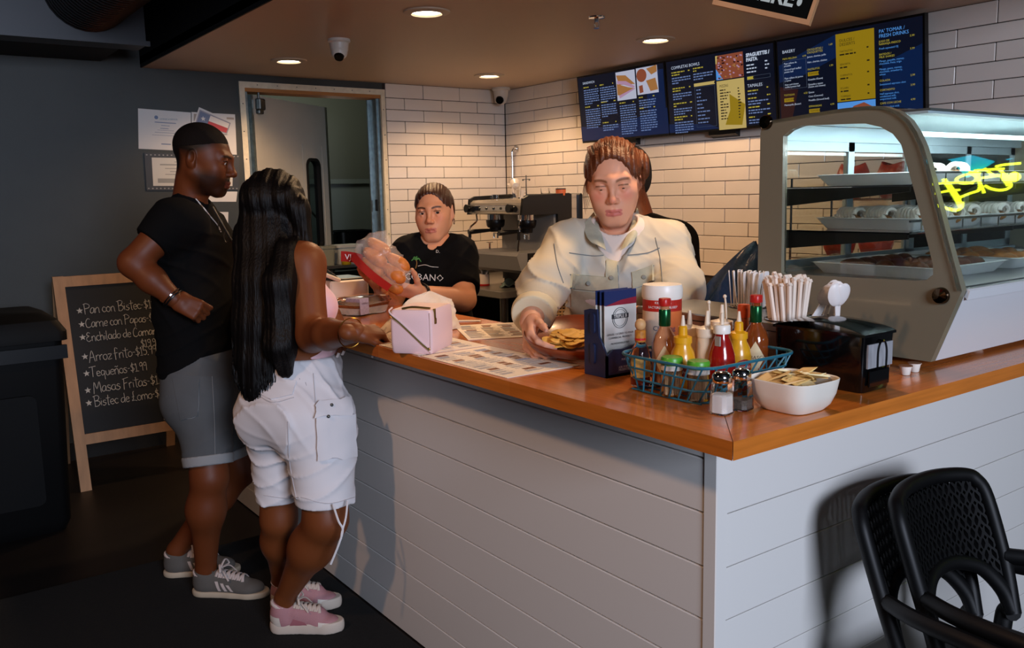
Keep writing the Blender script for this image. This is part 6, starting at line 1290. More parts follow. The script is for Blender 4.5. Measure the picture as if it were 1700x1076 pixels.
def hand(S, w, d, nrm, side, sc=1., curl=(.5, .6, .7, .8), thumb=(.7, .4), k=.006, spread=.06, nails=None):
    """w wrist, d pointing direction, nrm back-of-hand normal, side +1 when the thumb is towards d x nrm"""
    d = unit(d); nrm = unit(np.array(nrm) - d * (np.array(nrm) @ d)); t = np.cross(d, nrm) * side; w = np.array(w, float)
    P = lambda a, b_, c_: w + (d * a + t * b_ + nrm * c_) * sc
    S.rc(P(-.03, 0, 0), P(.025, 0, 0), .025 * sc, .023 * sc, .02, flat=(t, 1.15))
    for b_ in (-.027, -.010, .009, .026): S.rc(P(.02, b_ * .75, 0), P(.085 - abs(b_) * .15, b_, .002), .0145 * sc, .0115 * sc, .012)
    for i, (b_, L, r_) in enumerate(((.027, (.040, .024, .020), .0088), (.0095, (.045, .028, .022), .0090), (-.0095, (.041, .026, .021), .0086), (-.027, (.032, .020, .018), .0076))):
        p = P(.086 - abs(b_) * .12, b_, .002); a = 0; base = d * math.cos(spread * (b_ / .02)) + t * math.sin(spread * (b_ / .02)); c0 = curl[i]
        for jn, ln in enumerate(L):
            a += c0 * (.9, 1.1, .7)[jn]; v = base * math.cos(a) - nrm * math.sin(a); q = p + v * ln * sc; S.rc(p, q, r_ * sc * (1 - .07 * jn), r_ * sc * (1 - .07 * (jn + 1)), k)
            if nails is not None and jn == 2: nails.append((q - v * .004 * sc, v, base * math.sin(a) + nrm * math.cos(a), r_ * sc * .8))
            p = q
    p = P(.018, .022, -.006); a1, a2 = thumb
    v1 = unit(d * math.cos(a1) + t * math.sin(a1) - nrm * .25); q = p + v1 * .042 * sc; S.rc(P(.005, .012, -.004), p, .016 * sc, .0145 * sc, .012); S.rc(p, q, .0145 * sc, .0105 * sc, .008)
    v2 = unit(v1 * math.cos(a2) + d * math.sin(a2) * .9 - nrm * .3 * math.sin(a2)); q2 = q + v2 * .032 * sc; S.rc(q, q2, .0108 * sc, .0095 * sc, k); v3 = unit(v2 + d * .2); q3 = q2 + v3 * .024 * sc; S.rc(q2, q3, .0098 * sc, .0078 * sc, k)
    if nails is not None: nails.append((q3 - v3 * .003 * sc, v3, unit(np.cross(v3, np.cross(nrm, v3)) + 0 * nrm), .0078 * sc * .85))
def folds(amp, fx, fy, fz, ph=0., amp2=.0, f2=60.):
    return lambda X, Y, Z_: amp * np.sin(fx * X + fy * Y + fz * Z_ + ph + 1.7 * np.sin(11 * Z_ + 7 * X - 5 * Y)) + amp2 * np.sin(f2 * X + 3 * np.sin(9 * Z_)) * np.sin(f2 * .8 * Z_ + 4 * np.sin(8 * Y))
def px3(x, y, d): return atd(x, y, d)

def creases(amp, dirs, seed=0):   # sharp cloth folds: ridges along a few slanted directions, broken up by slow waves
    r = random.Random(seed); D = [(np.array(d, float), r.uniform(0, 6)) for d in dirs]
    def fn(X, Y, Z_):
        o = 0
        for d, ph in D:
            t = d[0] * X + d[1] * Y + d[2] * Z_ + ph + 1.3 * np.sin(9 * X - 7 * Z_ + ph) + .9 * np.sin(13 * Y + 11 * Z_); w = .5 + .5 * np.sin(7 * X + 5 * Y - 9 * Z_ + 2 * ph); o = o - amp * w * (1 - np.abs(np.sin(t))) ** 3 + amp * .25
        return o
    return fn
# ================================================================== PEOPLE
from mathutils.bvhtree import BVHTree
NPV = lambda *a: np.array(a, float)
class Cast:
    """finds where a photograph pixel meets a garment, so that pockets, seams and prints lie on its real surface"""
    def __init__(s, o):
        mw = o.matrix_world if o.parent is None else Matrix.Translation(o.parent.location); s.off = mw.translation.copy()
        s.t = BVHTree.FromPolygons([tuple(v.co + s.off) for v in o.data.vertices], [tuple(p.vertices) for p in o.data.polygons])
    def at(s, px, py, lift=.0):
        d = Vector(ray(px, py)).normalized(); h = s.t.ray_cast(Vector(CC), d)
        if h[0] is None: return None
        n = h[1] if h[1].dot(d) < 0 else -h[1]; return h[0] + n * lift
    def patch(s, q, name, mat, par, lift=.004, n=8, m=8, smooth=True):
        g = []
        for i in range(n + 1):
            for j in range(m + 1):
                u, v = i / n, j / m; x = (q[0][0] * (1 - u) + q[1][0] * u) * (1 - v) + (q[3][0] * (1 - u) + q[2][0] * u) * v; y = (q[0][1] * (1 - u) + q[1][1] * u) * (1 - v) + (q[3][1] * (1 - u) + q[2][1] * u) * v
                g.append((s.at(x, y, lift), s.at(x, y, -.004)))
        if any(a is None for a, _ in g): return None
        w = m + 1; N_ = len(g); vs = [tuple(a - s.off) for a, _ in g] + [tuple(c - s.off) for _, c in g]; fs = [(i * w + j, (i + 1) * w + j, (i + 1) * w + j + 1, i * w + j + 1) for i in range(n) for j in range(m)]
        rim = [j for j in range(w)] + [i * w + m for i in range(1, n + 1)] + [n * w + j for j in range(m - 1, -1, -1)] + [i * w for i in range(n - 1, 0, -1)]
        fs += [(rim[k], rim[(k + 1) % len(rim)], N_ + rim[(k + 1) % len(rim)], N_ + rim[k]) for k in range(len(rim))]
        return MB().add(vs, fs).build(name, mat, par, smooth=smooth, ang=50)
    def line(s, pts, r, name, mat, par, lift=.001, sub=5, n=5):
        P = spline([(x, y, 0) for x, y in pts], sub) if len(pts) > 2 else [(pts[0][0] + (pts[1][0] - pts[0][0]) * i / sub, pts[0][1] + (pts[1][1] - pts[0][1]) * i / sub, 0) for i in range(sub + 1)]
        Q = [s.at(p[0], p[1], lift) for p in P]; Q = [tuple(p - s.off) for p in Q if p is not None]
        if len(Q) > 1: return MB().tube(Q, r, n).build(name, mat, par, smooth=True)
    def text(s, txt, px, py, size, name, mat, par, ang=0., **k):
        v, f = text_mesh(txt, size, **k); c, sn = math.cos(ang), math.sin(ang); P = [s.at(px + x * c + y * sn, py - y * c + x * sn, .0015) for x, y, _ in v]
        if any(p is None for p in P): return None
        return MB().add([tuple(p - s.off) for p in P], f).build(name, mat, par)
def body(p, name, parts, mat, color=None, it=2): return sdf_obj(name, parts, mat, p, p.location, color, smooth_iter=it)
def shoe(par, heel, direc, L, m_up, m_sole, m_lace, kind, up=(0, 0, 1)):
    """heel: floor point under the heel; part 'shoe' with sub-parts sole, laces, trims"""
    R = frame(direc, up); h = np.array(heel, float); s = L / .28
    zs = 1.16 if kind == 'chunky' else 1.0
    P = lambda x, y, z: h + R @ (NPV(x, y, z * zs) * s)
    U = Sdf()
    U.ell(P(0, .05, .045), NPV(.036, .052, .045) * s, .02, 'u', R); U.ell(P(0, .13, .040), NPV(.040, .075, .036) * s, .03, 'u', R); U.ell(P(.003, .215, .032), NPV(.045, .062, .030) * s, .03, 'u', R); U.rc(P(0, .048, .05), P(0, .046, .078), .040 * s, .044 * s, .02); U.rc(P(0, .10, .07), P(0, .185, .05), .026 * s, .026 * s, .02)
    U.rc(P(0, .047, .100 if kind == 'stripes' else .112), P(0, .044, .17), .032 * s, .040 * s, .006, 's')
    if kind == 'chunky': U.rc(P(0, .045, .07), P(0, .05, .10), .037 * s, .036 * s, .02); U.rc(P(0, .11, .07), P(0, .19, .06), .032 * s, .030 * s, .02)
    g = [(P(0, 0, .018), -R[:, 2])]
    o = sdf_obj('shoe', [U.mesh(.0035, gcuts=g)], m_up, par, par.location)
    B = Sdf()
    thick = .040 if kind == 'chunky' else .024
    for y, w in ((.045, .040), (.10, .039), (.16, .043), (.215, .047), (.245, .040)): B.ell(P(.002, y, thick * .55), NPV(w, .052, thick * 1.6) * s, .02, 'u', R)
    so = sdf_obj('sole', [B.mesh(.0035, gcuts=[(P(0, 0, 0), -R[:, 2]), (P(0, 0, thick), R[:, 2])])], m_sole, o, (0, 0, 0)); so.data.transform(Matrix.Translation(-par.location))
    def sub(b, nm, m): b.build(nm, m, o, smooth=True, off=par.location)
    bv = BVHTree.FromPolygons([tuple(v.co) for v in o.data.vertices], [tuple(q.vertices) for q in o.data.polygons])
    def top(x, y, lift=.003):
        q0 = Vector(P(x, y, .3)) - par.location; hh = bv.ray_cast(q0, Vector(-R[:, 2])); return tuple((hh[0] if hh[0] is not None else Vector(P(x, y, .08)) - par.location) + Vector(R[:, 2]) * lift)
    for i in range(6):
        y0 = .100 + i * .018
        for a in (-1, 1): MB().tube(spline([top(a * .027, y0, .001), top(a * .012, y0 + .004, .005), top(-a * .012, y0 + .010, .005), top(-a * .027, y0 + .014, .001)], 3), .0058 * s, 6, flat=.45).build('lace', m_lace, o, smooth=True)
    q0 = Vector(top(0, .108, .008))
    for k, (dx, dy, dz) in enumerate(((.045, .02, .02), (-.045, .015, .02))):
        e = Vector(R[:, 0]) * dx * s + Vector(R[:, 1]) * dy * s; u_ = Vector(R[:, 2]) * s
        MB().tube(spline([tuple(q0), tuple(q0 + e * .6 + u_ * .026), tuple(q0 + e + u_ * .004), tuple(q0 + e * .5 + u_ * .002), tuple(q0)], 5), .0045 * s, 6, flat=.6).build('lace_bow', m_lace, o, smooth=True)
        MB().tube(spline([tuple(q0), tuple(q0 + e * .7 + Vector(R[:, 1]) * .012), tuple(q0 + e * 1.0 + Vector(R[:, 1]) * .03 - u_ * .03)], 5), .004 * s, 6, flat=.6).build('lace_end', m_lace, o, smooth=True)
    def sub(b, nm, m): b.build(nm, m, o, smooth=True, off=par.location)
    b = MB(); b.loft([[tuple(P(x, y, z)) for x, y, z in ((-.022, .085, .085), (.022, .085, .085), (.022, .092, .083), (-.022, .092, .083))], [tuple(P(x, y, z)) for x, y, z in ((-.025, .072, .128), (.025, .072, .128), (.025, .080, .128), (-.025, .080, .128))]]); sub(b, 'tongue', m_up)
    c = MB(); c.tube([tuple(P(.036 * math.cos(a) * 1.0, .046 + .038 * math.sin(a), (.098 if kind == 'chunky' else .082) + .012 * (math.sin(a) < -.3) * -math.sin(a))) for a in [2 * PI * k / 20 for k in range(20)]], .0075 * s, 8, closed=True); sub(c, 'collar', M('lining' + m_up.name, '#c9bab4', rough=.8))
    def side(sx, quad, nm, mat, lift=.0016):
        g2 = []
        for i in range(5):
            for j in range(4):
                u, v = i / 4, j / 3; y = (quad[0][0] * (1 - u) + quad[1][0] * u) * (1 - v) + (quad[3][0] * (1 - u) + quad[2][0] * u) * v; z = (quad[0][1] * (1 - u) + quad[1][1] * u) * (1 - v) + (quad[3][1] * (1 - u) + quad[2][1] * u) * v
                q0 = Vector(P(sx * .12, y, z)) - par.location; hh = bv.ray_cast(q0, Vector(R[:, 0] * -sx)); g2.append(None if hh[0] is None else hh[0] + Vector(R[:, 0] * sx) * lift)
        if any(x is None for x in g2): return
        b = MB(); b.add([tuple(x) for x in g2], [(i * 4 + j, (i + 1) * 4 + j, (i + 1) * 4 + j + 1, i * 4 + j + 1) for i in range(4) for j in range(3)]); b.build(nm, mat, o, smooth=True)
    for sx in (-1, 1):
        if kind == 'stripes':
            for k in range(3): side(sx, ((.112 + k * .025, .030), (.124 + k * .025, .030), (.110 + k * .022, .066 - k * .006), (.098 + k * .022, .066 - k * .006)), 'stripe', m_lace)
        else:
            side(sx, ((.0, .032), (.05, .032), (.045, .066), (.004, .07)), 'heel_panel', M('shoe_cream', '#cfc6ba', rough=.5)); side(sx, ((.20, .026), (.262, .026), (.245, .040), (.20, .046)), 'toe_panel', M('shoe_cream')); side(sx, ((.08, .030), (.16, .030), (.145, .046), (.10, .058)), 'side_panel', M('shoe_rose', '#9b5f66', rough=.55)); side(sx, ((.09, .026), (.19, .026), (.19, .032), (.09, .032)), 'side_trim', M('shoe_cream'))
    if kind == 'stripes':
        b = MB()
        for r0, r1 in ((.013, .016), (.0, .008)):
            n = 20; cc = P(0, .0795, .112); e1, e2 = R[:, 0], unit(R[:, 2] - .15 * R[:, 1]); f_ = R[:, 1] * .0065 * s
            b.add([tuple(cc + f_ + (e1 * math.cos(2 * PI * k / n) + e2 * math.sin(2 * PI * k / n)) * q * s) for q in (max(r0, 1e-4), r1) for k in range(n)], [(k, (k + 1) % n, n + (k + 1) % n, n + k) for k in range(n)])
        sub(b, 'tongue_badge', m_lace)
    return o
def nails_obj(p, nl, mat):
    for c, v, n, r in nl:
        v = unit(v); n = unit(n - v * (n @ v)); t = np.cross(v, n); b = MB(); b.sheet(lambda u, w: tuple(c + v * (u - .2) * r * 2.6 + t * (w - .5) * r * 1.6 + n * (r * 1.05 - (w - .5) ** 2 * r * 1.2)), 5, 4); b.build('nail', mat, p, smooth=True, off=p.location)
SK_ = lambda n, sub=.08, rough=.5: M(n, '#888888', rough=rough, vcol='Col', sub=sub, spec=.35)
def flatcol(c): c = np.array(lin(c)); return lambda v: np.repeat(c[None], len(v), 0)
def hair_shell(H, infl, face=((0, .104, -.022), (.070, .082, .108)), low=-.075, extra=None, res=.003, noise=None, kf=.012):
    S = Sdf(); W = H.W; q = H.sc
    S.ell(W(0, -.014, .034), (NPV(.0735, .093, .080) + infl) * q, .01, 'u', H.R); S.ell(W(0, -.040, -.015), (NPV(.064, .058, .06) + infl) * q, .03, 'u', H.R)
    if extra: extra(S)
    S.ell(W(*face[0]), NPV(*face[1]) * q, kf, 's', H.R)
    for x in (-1, 1): S.ell(W(x * .082, -.008, -.012), NPV(.022, .022, .036) * q, .008, 's', H.R); S.ell(W(x * .088, .034, -.050), NPV(.036, .052, .066) * q, .012, 's', H.R)
    return S.mesh(res, noise=noise, gcuts=[(W(0, 0, low), -H.R[:, 2])])
# ------------------------------------------------------------------ man at the counter
def man_black_shirt():
    F = unit(IMRh * .92 - IMFh * .40); RT = unit(np.cross(F, (0, 0, 1)))
    base = floor_at(372, 980); p = thing('person', 'man in a black polo shirt and grey denim shorts, hand on his hip', 'person', tuple(base))
    m_skin = SK_('skin_man')
    hd = Head(px3(337, 264, 3.2), unit(IMRh * 1.0 + IMFh * .02 + NPV(0, 0, -.24)), 1.06, male=True, neck_to=px3(314, 345, 3.24), neck_r=.054, jaw=1.1)
    fm = hd.paint('#643217', '#5f2d20', '#120905', beard='#1f0f07', scalp='#120a06', browz=.022)
    B = Sdf()
    sh, el, wr = px3(284, 372, 3.06), px3(221, 437, 3.0), px3(290, 497, 3.02)
    B.rc(sh, el, .058, .048, .03); B.rc(el, el * .55 + wr * .45, .047, .047, .02); B.rc(el * .55 + wr * .45, wr, .046, .031, .02)
    ch, wa, hp = px3(318, 408, 3.25), px3(327, 510, 3.26), px3(336, 610, 3.27)
    B.rc(px3(314, 345, 3.24), ch, .06, .115, .06, flat=(RT, 1.4)); B.rc(ch, wa, .115, .105, .05, flat=(RT, 1.35)); B.rc(wa, hp, .105, .115, .05, flat=(RT, 1.35))
    fd1 = unit(IMRh * .97 - IMFh * .1); fh1 = hz(324, 985, .0125); fd2 = unit(IMRh * .99 + IMFh * .1); fh2 = hz(275, 955, .0125); k1, a1 = px3(348, 792, 3.17), fh1 + fd1 * .05 + NPV(0, 0, .10); hj = px3(336, 650, 3.2)
    B.rc(hj, k1, .095, .062, .035); B.rc(k1, px3(342, 846, 3.2), .061, .060, .035); B.rc(px3(342, 846, 3.2), a1, .059, .037, .06)
    h2, k2, a2 = px3(352, 655, 3.38), px3(402, 776, 3.44), fh2 + fd2 * .05 + NPV(0, 0, .10)
    B.rc(h2, k2, .09, .064, .04); B.rc(k2, k2 * .65 + a2 * .35, .060, .058, .03); B.rc(k2 * .65 + a2 * .35, a2, .057, .037, .03)
    B.rc(a1, a1 - NPV(0, 0, .06), .034, .030, .02); B.rc(a2, a2 - NPV(0, 0, .06), .033, .030, .02)
    s2, e2 = px3(345, 378, 3.42), px3(392, 470, 3.40); B.rc(s2, e2, .056, .045, .03); B.rc(e2, px3(430, 510, 3.2), .044, .032, .02)
    Hn = Sdf(); nl = []; d_h = unit(px3(322, 512, 3.03) - wr); hand(Hn, wr, d_h, unit(-IMF + IMU * .35), -1, 1.02, (1.0, 1.1, 1.15, 1.2), thumb=(.15, .9), nails=nl)
    body(p, 'body', [B.mesh(.006), hd.sdf().mesh(.0024), Hn.mesh(.0026)], m_skin, fm)
    hd.eyes(p, p.location, look=(-.1, -.25))
    m_hair = M('hair_black', '#0d0806', rough=.7, bump=.8, bscale=500)
    S = Sdf(); S.ell(hd.W(0, -.014, .040), NPV(.0748, .0943, .0815) * hd.sc, .01, 'u', hd.R)
    S.ell(hd.W(0, .125, .012), NPV(.085, .060, .070) * hd.sc, .004, 's', hd.R)
    tl = unit(-hd.R[:, 2] + hd.R[:, 1] * .3); body(p, 'hair', [S.mesh(.003, gcuts=[(hd.W(0, 0, .044), tl)])], M('hair_fade', '#120a06', rough=.7, bump=.5, bscale=500, spec=.2))
    # polo shirt
    T = Sdf(); m_shirt = M('black_cotton', '#070708', rough=.9, spec=.15)
    T.rc(px3(315, 352, 3.24), ch, .075, .128, .06, flat=(RT, 1.42)); T.rc(ch, wa, .128, .120, .05, flat=(RT, 1.36)); T.rc(wa, px3(333, 640, 3.27), .122, .126, .05, flat=(RT, 1.38))
    sd = unit(el - sh); se = sh + (el - sh) * .50
    T.rc(sh - sd * .02 + NPV(0, 0, .004), el, .074, .070, .05, cuts=[(se, sd)]); T.rc(px3(318, 372, 3.1), sh, .066, .07, .05)
    T.rc(px3(330, 375, 3.4), s2, .066, .066, .05); T.rc(s2, e2, .07, .062, .04, cuts=[(s2 + (e2 - s2) * .6, unit(e2 - s2))])
    nk = unit(px3(339, 262, 3.2) - px3(310, 350, 3.24)); T.rc(px3(313, 345, 3.24), px3(318, 330, 3.23), .066, .064, .02, cuts=[(px3(320, 322, 3.23), nk)])
    T.rc(px3(320, 335, 3.24), px3(330, 300, 3.22), .054, .056, .008, 's'); T.ell(px3(352, 344, 3.2), NPV(.026, .026, .03), .01, 's')
    sho = body(p, 'polo_shirt', [T.mesh(.0055, noise=creases(.006, ((26, -18, 22), (14, 8, -36)), 3), gcuts=[(px3(333, 618, 3.27), NPV(0, 0, -1))])], m_shirt)
    # shorts
    D = Sdf(); m_den = M('grey_denim', '#4d5052', rough=.85, var=.18, vscale=7, bump=.12, bscale=500); m_cuff = M('denim_cuff', '#8a8c8d', rough=.85)
    D.rc(px3(335, 600, 3.27), px3(336, 660, 3.26), .124, .128, .05, flat=(RT, 1.36)); kc = hj + (k1 - hj) * .86
    D.rc(hj, k1, .112, .080, .05, cuts=[(kc, unit(k1 - hj))]); kc2 = h2 + (k2 - h2) * .82; D.rc(h2, k2, .108, .084, .05, cuts=[(kc2, unit(k2 - h2))])
    so = body(p, 'denim_shorts', [D.mesh(.0055, noise=creases(.005, ((20, 12, 30), (16, -10, -34)), 5))], m_den)
    for c_, (u_, v_) in ((kc, (hj, k1)), (kc2, (h2, k2))):
        ax_ = unit(v_ - u_); C_ = Sdf(); C_.rc(u_, v_, .114 + (0 if c_ is kc else -.004), .084 + (0 if c_ is kc else .004), .05, cuts=[(c_ + ax_ * .001, ax_), (c_ - ax_ * .036, -ax_)]); body(p, 'rolled_cuff', [C_.mesh(.004)], m_cuff)
    c = Cast(so); m_st = M('grey_stitch', '#7d7f80', rough=.8)
    c.patch(((287, 628), (331, 629), (328, 690), (300, 698)), 'back_pocket', m_den, p, .0035); 
    for L_ in ([(289, 632), (329, 633)], [(330, 634), (327, 688), (301, 696)], [(352, 625), (356, 700), (357, 760)]): c.line(L_, .0012, 'stitching', m_st, p)
    cs = Cast(sho)
    # cord of the glasses, and glasses at the collar
    m_cord = M('white_cord', '#cfcac6', rough=.6)
    cs.line([(311, 320), (325, 331), (345, 356), (360, 374), (366, 386)], .0022, 'glasses_cord', m_cord, p, lift=.003)
    g = lambda x, y, d=3.06: tuple(Vector(px3(x, y, d)) - p.location)
    MB().tube([g(353, 344, 3.04), g(386, 402, 3.04)], .0035, 6).build('glasses_arm', m_blackpl, p)
    for q in ((366, 374), (376, 393)):
        MB().tube([g(q[0] + 7 * math.cos(a) * .55, q[1] + 9 * math.sin(a), 3.05) for a in [2 * PI * k / 16 for k in range(16)]], .002, 5, closed=True).build('glasses_rim', m_blackpl, p, smooth=True)
    for k, (x, y) in enumerate(((281, 489), (284, 492))): 
        ax_ = unit(wr - el); q0 = el + (wr - el) * (.93 + .05 * k); e1 = unit(np.cross(ax_, IMF)); e2_ = np.cross(ax_, e1); MB().tube([tuple(q0 + (e1 * math.cos(a) + e2_ * math.sin(a)) * .037 - np.array(p.location)) for a in [2 * PI * i / 24 for i in range(24)]], .003, 6, closed=True).build('wristband', m_blackpl if k else m_chrome, p, smooth=True)
    m_up, m_so, m_la = M('suede_grey', '#57534e', rough=.9, bump=.2, bscale=400), M('gum_sole', '#b3a48e', rough=.6), M('lace_white', '#b9aca6', rough=.7)
    shoe(p, fh1, fd1, .275, m_up, m_so, m_la, 'stripes'); shoe(p, fh2, fd2, .275, m_up, m_so, m_la, 'stripes')
    for q in (a1, a2): b = MB(); b.cyl(tuple(q - NPV(0, 0, .06) - np.array(p.location)), tuple(q - NPV(0, 0, .005) - np.array(p.location)), .034, .039, 16); b.build('sock', m_blackpl, p, smooth=True)
def floor_at(px, py): q = hz(px, py, 0); return NPV(q[0], q[1], 0)
# ------------------------------------------------------------------ woman with long black hair
def woman_white_shorts():
    F = unit(IMRh * .80 + IMFh * .60); RT = unit(np.cross(F, (0, 0, 1)))
    base = floor_at(500, 1040); p = thing('person', 'woman with very long black hair in a pink top and white cargo shorts', 'person', tuple(base))
    D0 = 2.86; m_skin = SK_('skin_woman')
    hd = Head(px3(458, 352, D0), unit(F * .97 + NPV(0, 0, -.16)), .98, neck_to=px3(460, 425, D0 + .02), neck_r=.045)
    fm = hd.paint('#6f3b1c', '#7a3c34', '#1a0e08')
    B = Sdf(); sh, el, wr = px3(506, 436, 2.76), px3(519, 557, 2.70), hz(590, 552, 1.108)
    B.rc(sh, el, .056, .050, .03); B.rc(el, el * .6 + wr * .4, .050, .046, .02); B.rc(el * .6 + wr * .4, wr, .045, .029, .02)
    nb, ch, wa, hp = px3(462, 420, D0), px3(478, 478, D0), px3(497, 580, D0), px3(490, 672, D0)
    B.rc(nb, ch, .06, .10, .06, flat=(RT, 1.3)); B.rc(ch, wa, .10, .098, .05, flat=(RT, 1.2)); B.rc(wa, hp, .10, .15, .05, flat=(RT, 1.1)); B.rc(nb, sh, .05, .055, .05); B.rc(nb, px3(425, 432, 2.96), .05, .055, .05)
    fh1, fd1, fh2, fd2 = hz(452, 1047, .0125), unit(IMRh), hz(452, 1012, .0125), unit(IMRh * .97 + IMFh * .1); r1, k1, a1 = px3(530, 700, 2.82), px3(541, 862, 2.80), fh1 + fd1 * .05 + NPV(0, 0, .12); l1, k2, a2 = px3(462, 700, 2.93), px3(463, 862, 2.96), fh2 + fd2 * .04 + NPV(0, 0, .11)
    B.rc(r1, k1, .10, .066, .035); B.rc(k1, k1 * .66 + a1 * .34, .066, .063, .035); B.rc(k1 * .66 + a1 * .34, a1, .062, .033, .06)
    B.rc(l1, k2, .095, .056, .035); B.rc(k2, k2 * .66 + a2 * .34, .055, .054, .035); B.rc(k2 * .66 + a2 * .34, a2, .053, .034, .06)
    for a_ in (a1, a2): B.rc(a_, a_ - NPV(0, 0, .07), .031, .026, .02)
    lw = px3(553, 523, 2.86); B.rc(px3(425, 432, 2.96), px3(480, 560, 3.05), .05, .045, .03); B.rc(px3(480, 560, 3.05), lw, .042, .028, .02)
    nl = []; H1, H2 = Sdf(), Sdf(); dh = unit(hz(622, 552, 1.10) - wr); hand(H1, wr, dh, unit(NPV(0, 0, 1) - IMF * .55), 1, .92, (.85, .95, 1.05, 1.1), thumb=(.45, .4), nails=nl); hand(H2, lw, unit(IMR * .3 - IMF * .5 - IMU * .5), unit(IMR * .3 + IMU), -1, .88, (.5, .5, .6, .6), nails=nl)
    body(p, 'body', [B.mesh(.006), hd.sdf().mesh(.0028), H1.mesh(.0025), H2.mesh(.0025)], m_skin, fm)
    hd.eyes(p, p.location); nails_obj(p, nl, M('nail_white', '#e6dcd8', rough=.2))
    T = Sdf(); m_top = M('pink_top', '#e3b9c0', rough=.8, sheen=.3)
    T.rc(px3(478, 470, D0), px3(500, 590, D0), .112, .108, .05, flat=(RT, 1.22)); T.ell(px3(522, 508, 2.80), NPV(.075, .075, .066), .04); T.ell(px3(520, 506, 2.92), NPV(.072, .072, .066), .04)
    body(p, 'crop_top', [T.mesh(.005, noise=folds(.0012, 40, 20, 30), gcuts=[(px3(500, 588, D0), NPV(0, 0, -1)), (px3(500, 462, D0), NPV(0, 0, 1))])], m_top)
    # white cargo shorts
    D = Sdf(); m_wh = M('white_twill', '#d9d7da', rough=.85, bump=.06, bscale=700)
    D.rc(px3(500, 590, D0), px3(500, 625, D0), .116, .122, .05, flat=(RT, 1.15)); D.rc(px3(500, 625, D0), hp, .122, .160, .05, flat=(RT, 1.1)); D.ell(px3(438, 690, 2.88), NPV(.10, .10, .105), .06); D.ell(px3(505, 700, 2.78), NPV(.085, .085, .11), .06)
    rc_, lc_ = r1 + (k1 - r1) * .84, l1 + (k2 - l1) * .81
    D.rc(r1, k1, .125, .092, .05, cuts=[(rc_, NPV(.0, .0, -1))]); D.rc(l1, k2, .11, .070, .05, cuts=[(lc_, NPV(0, 0, -1))])
    so = body(p, 'cargo_shorts', [D.mesh(.005, noise=creases(.008, ((24, -14, 26), (18, 12, -34), (30, 10, 12)), 8), gcuts=[(px3(500, 587, D0), NPV(0, 0, 1))])], m_wh)
    c = Cast(so); m_st = M('white_stitch', '#bdb9bb', rough=.85)
    c.patch(((528, 684), (584, 690), (586, 758), (528, 764)), 'cargo_pocket', m_wh, p, .016); c.patch(((524, 670), (574, 664), (578, 690), (526, 693)), 'pocket_flap', m_wh, p, .021); c.patch(((412, 640), (492, 632), (486, 655), (450, 664)), 'back_pocket', m_wh, p, .004); c.patch(((436, 592), (548, 592), (549, 610), (432, 612)), 'waistband', m_wh, p, .005, n=14)
    for q in ((546, 676), (539, 694)):
        s_ = c.at(q[0], q[1], .023)
        if s_ is not None: b = MB(); b.sphere(tuple(s_ - p.location), .0055, 10, 6); b.build('snap_button', m_dsteel, p, smooth=True)
    for L_ in ([(478, 700), (480, 760), (492, 828)], [(438, 822), (470, 827), (497, 826)], [(500, 826), (545, 836), (588, 826)], [(520, 620), (524, 680)], [(416, 645), (450, 668), (488, 660)]): c.line(L_, .0015, 'seam', m_st, p, sub=6)
    g = lambda x, y, d: tuple(Vector(px3(x, y, d)) - p.location)
    MB().tube(spline([g(553, 838, 2.70), g(562, 865, 2.68), g(569, 880, 2.68), g(562, 905, 2.68), g(549, 937, 2.69)], 5), .0035, 6).build('drawstring', m_wh, p, smooth=True); MB().tube(spline([g(577, 832, 2.72), g(574, 860, 2.69), g(568, 882, 2.68), g(566, 895, 2.68)], 5), .0032, 6).build('drawstring', m_wh, p, smooth=True)
    # hair: a smooth fall with strand grooves, plus loose strands
    m_hair = M('long_hair', '#060404', rough=.5, bump=.35, bscale=260, stretch=(1, 1, .06), spec=.22)
    S = Sdf(); S.ell(hd.W(0, -.014, .034), NPV(.090, .110, .092) * hd.sc, .02, 'u', hd.R)
    fall = [(452, 330, 2.86, .098), (449, 400, 2.83, .112), (447, 470, 2.80, .112), (445, 540, 2.79, .108), (440, 600, 2.785, .092), (436, 640, 2.78, .066), (432, 668, 2.78, .035)]
    for a, b_ in zip(fall, fall[1:]): S.rc(px3(*a[:3]), px3(*b_[:3]), a[3], b_[3], .03, flat=(IMF, .62))
    S.rc(px3(497, 345, 2.78), px3(508, 400, 2.78), .030, .018, .03); S.rc(px3(478, 330, 2.80), px3(497, 350, 2.79), .05, .03, .03); S.rc(px3(478, 420, 2.74), px3(466, 470, 2.69), .045, .045, .04); S.rc(px3(466, 470, 2.69), px3(466, 575, 2.69), .045, .045, .04); S.rc(px3(466, 575, 2.69), px3(474, 618, 2.71), .043, .02, .04)
    def gro(X, Y, Z_): t = (X * IMR[0] + Y * IMR[1]); return .0016 * np.sin(t * 420 + 5 * np.sin(Z_ * 5 + t * 12)) + .0024 * np.sin(t * 150 + 4 * np.sin(Z_ * 4))
    ho = body(p, 'hair', [S.mesh(.0045, noise=gro)], m_hair, it=1)
    rh = random.Random(21); b = MB()
    for k in range(300):
        u = rh.uniform(-1, 1); x0 = 446 + u * 62; y0 = rh.uniform(520, 640); dd = 2.737 + .05 * u * u; ln = rh.uniform(40, 110) * (1 - .35 * abs(u)); x1 = x0 + rh.uniform(-12, 4) - u * 12
        y1 = min(y0 + ln, 680 - 30 * abs(u)); b.tube(spline([g(x0, y0, dd), g((x0 + x1) / 2 + rh.uniform(-2, 2), (y0 + y1) / 2, dd - .01), g(x1 + rh.uniform(-4, 4), y1, dd + .005)], 3), [.0016, .0016, .0015, .0014, .0012, .0009, .0004], 4)
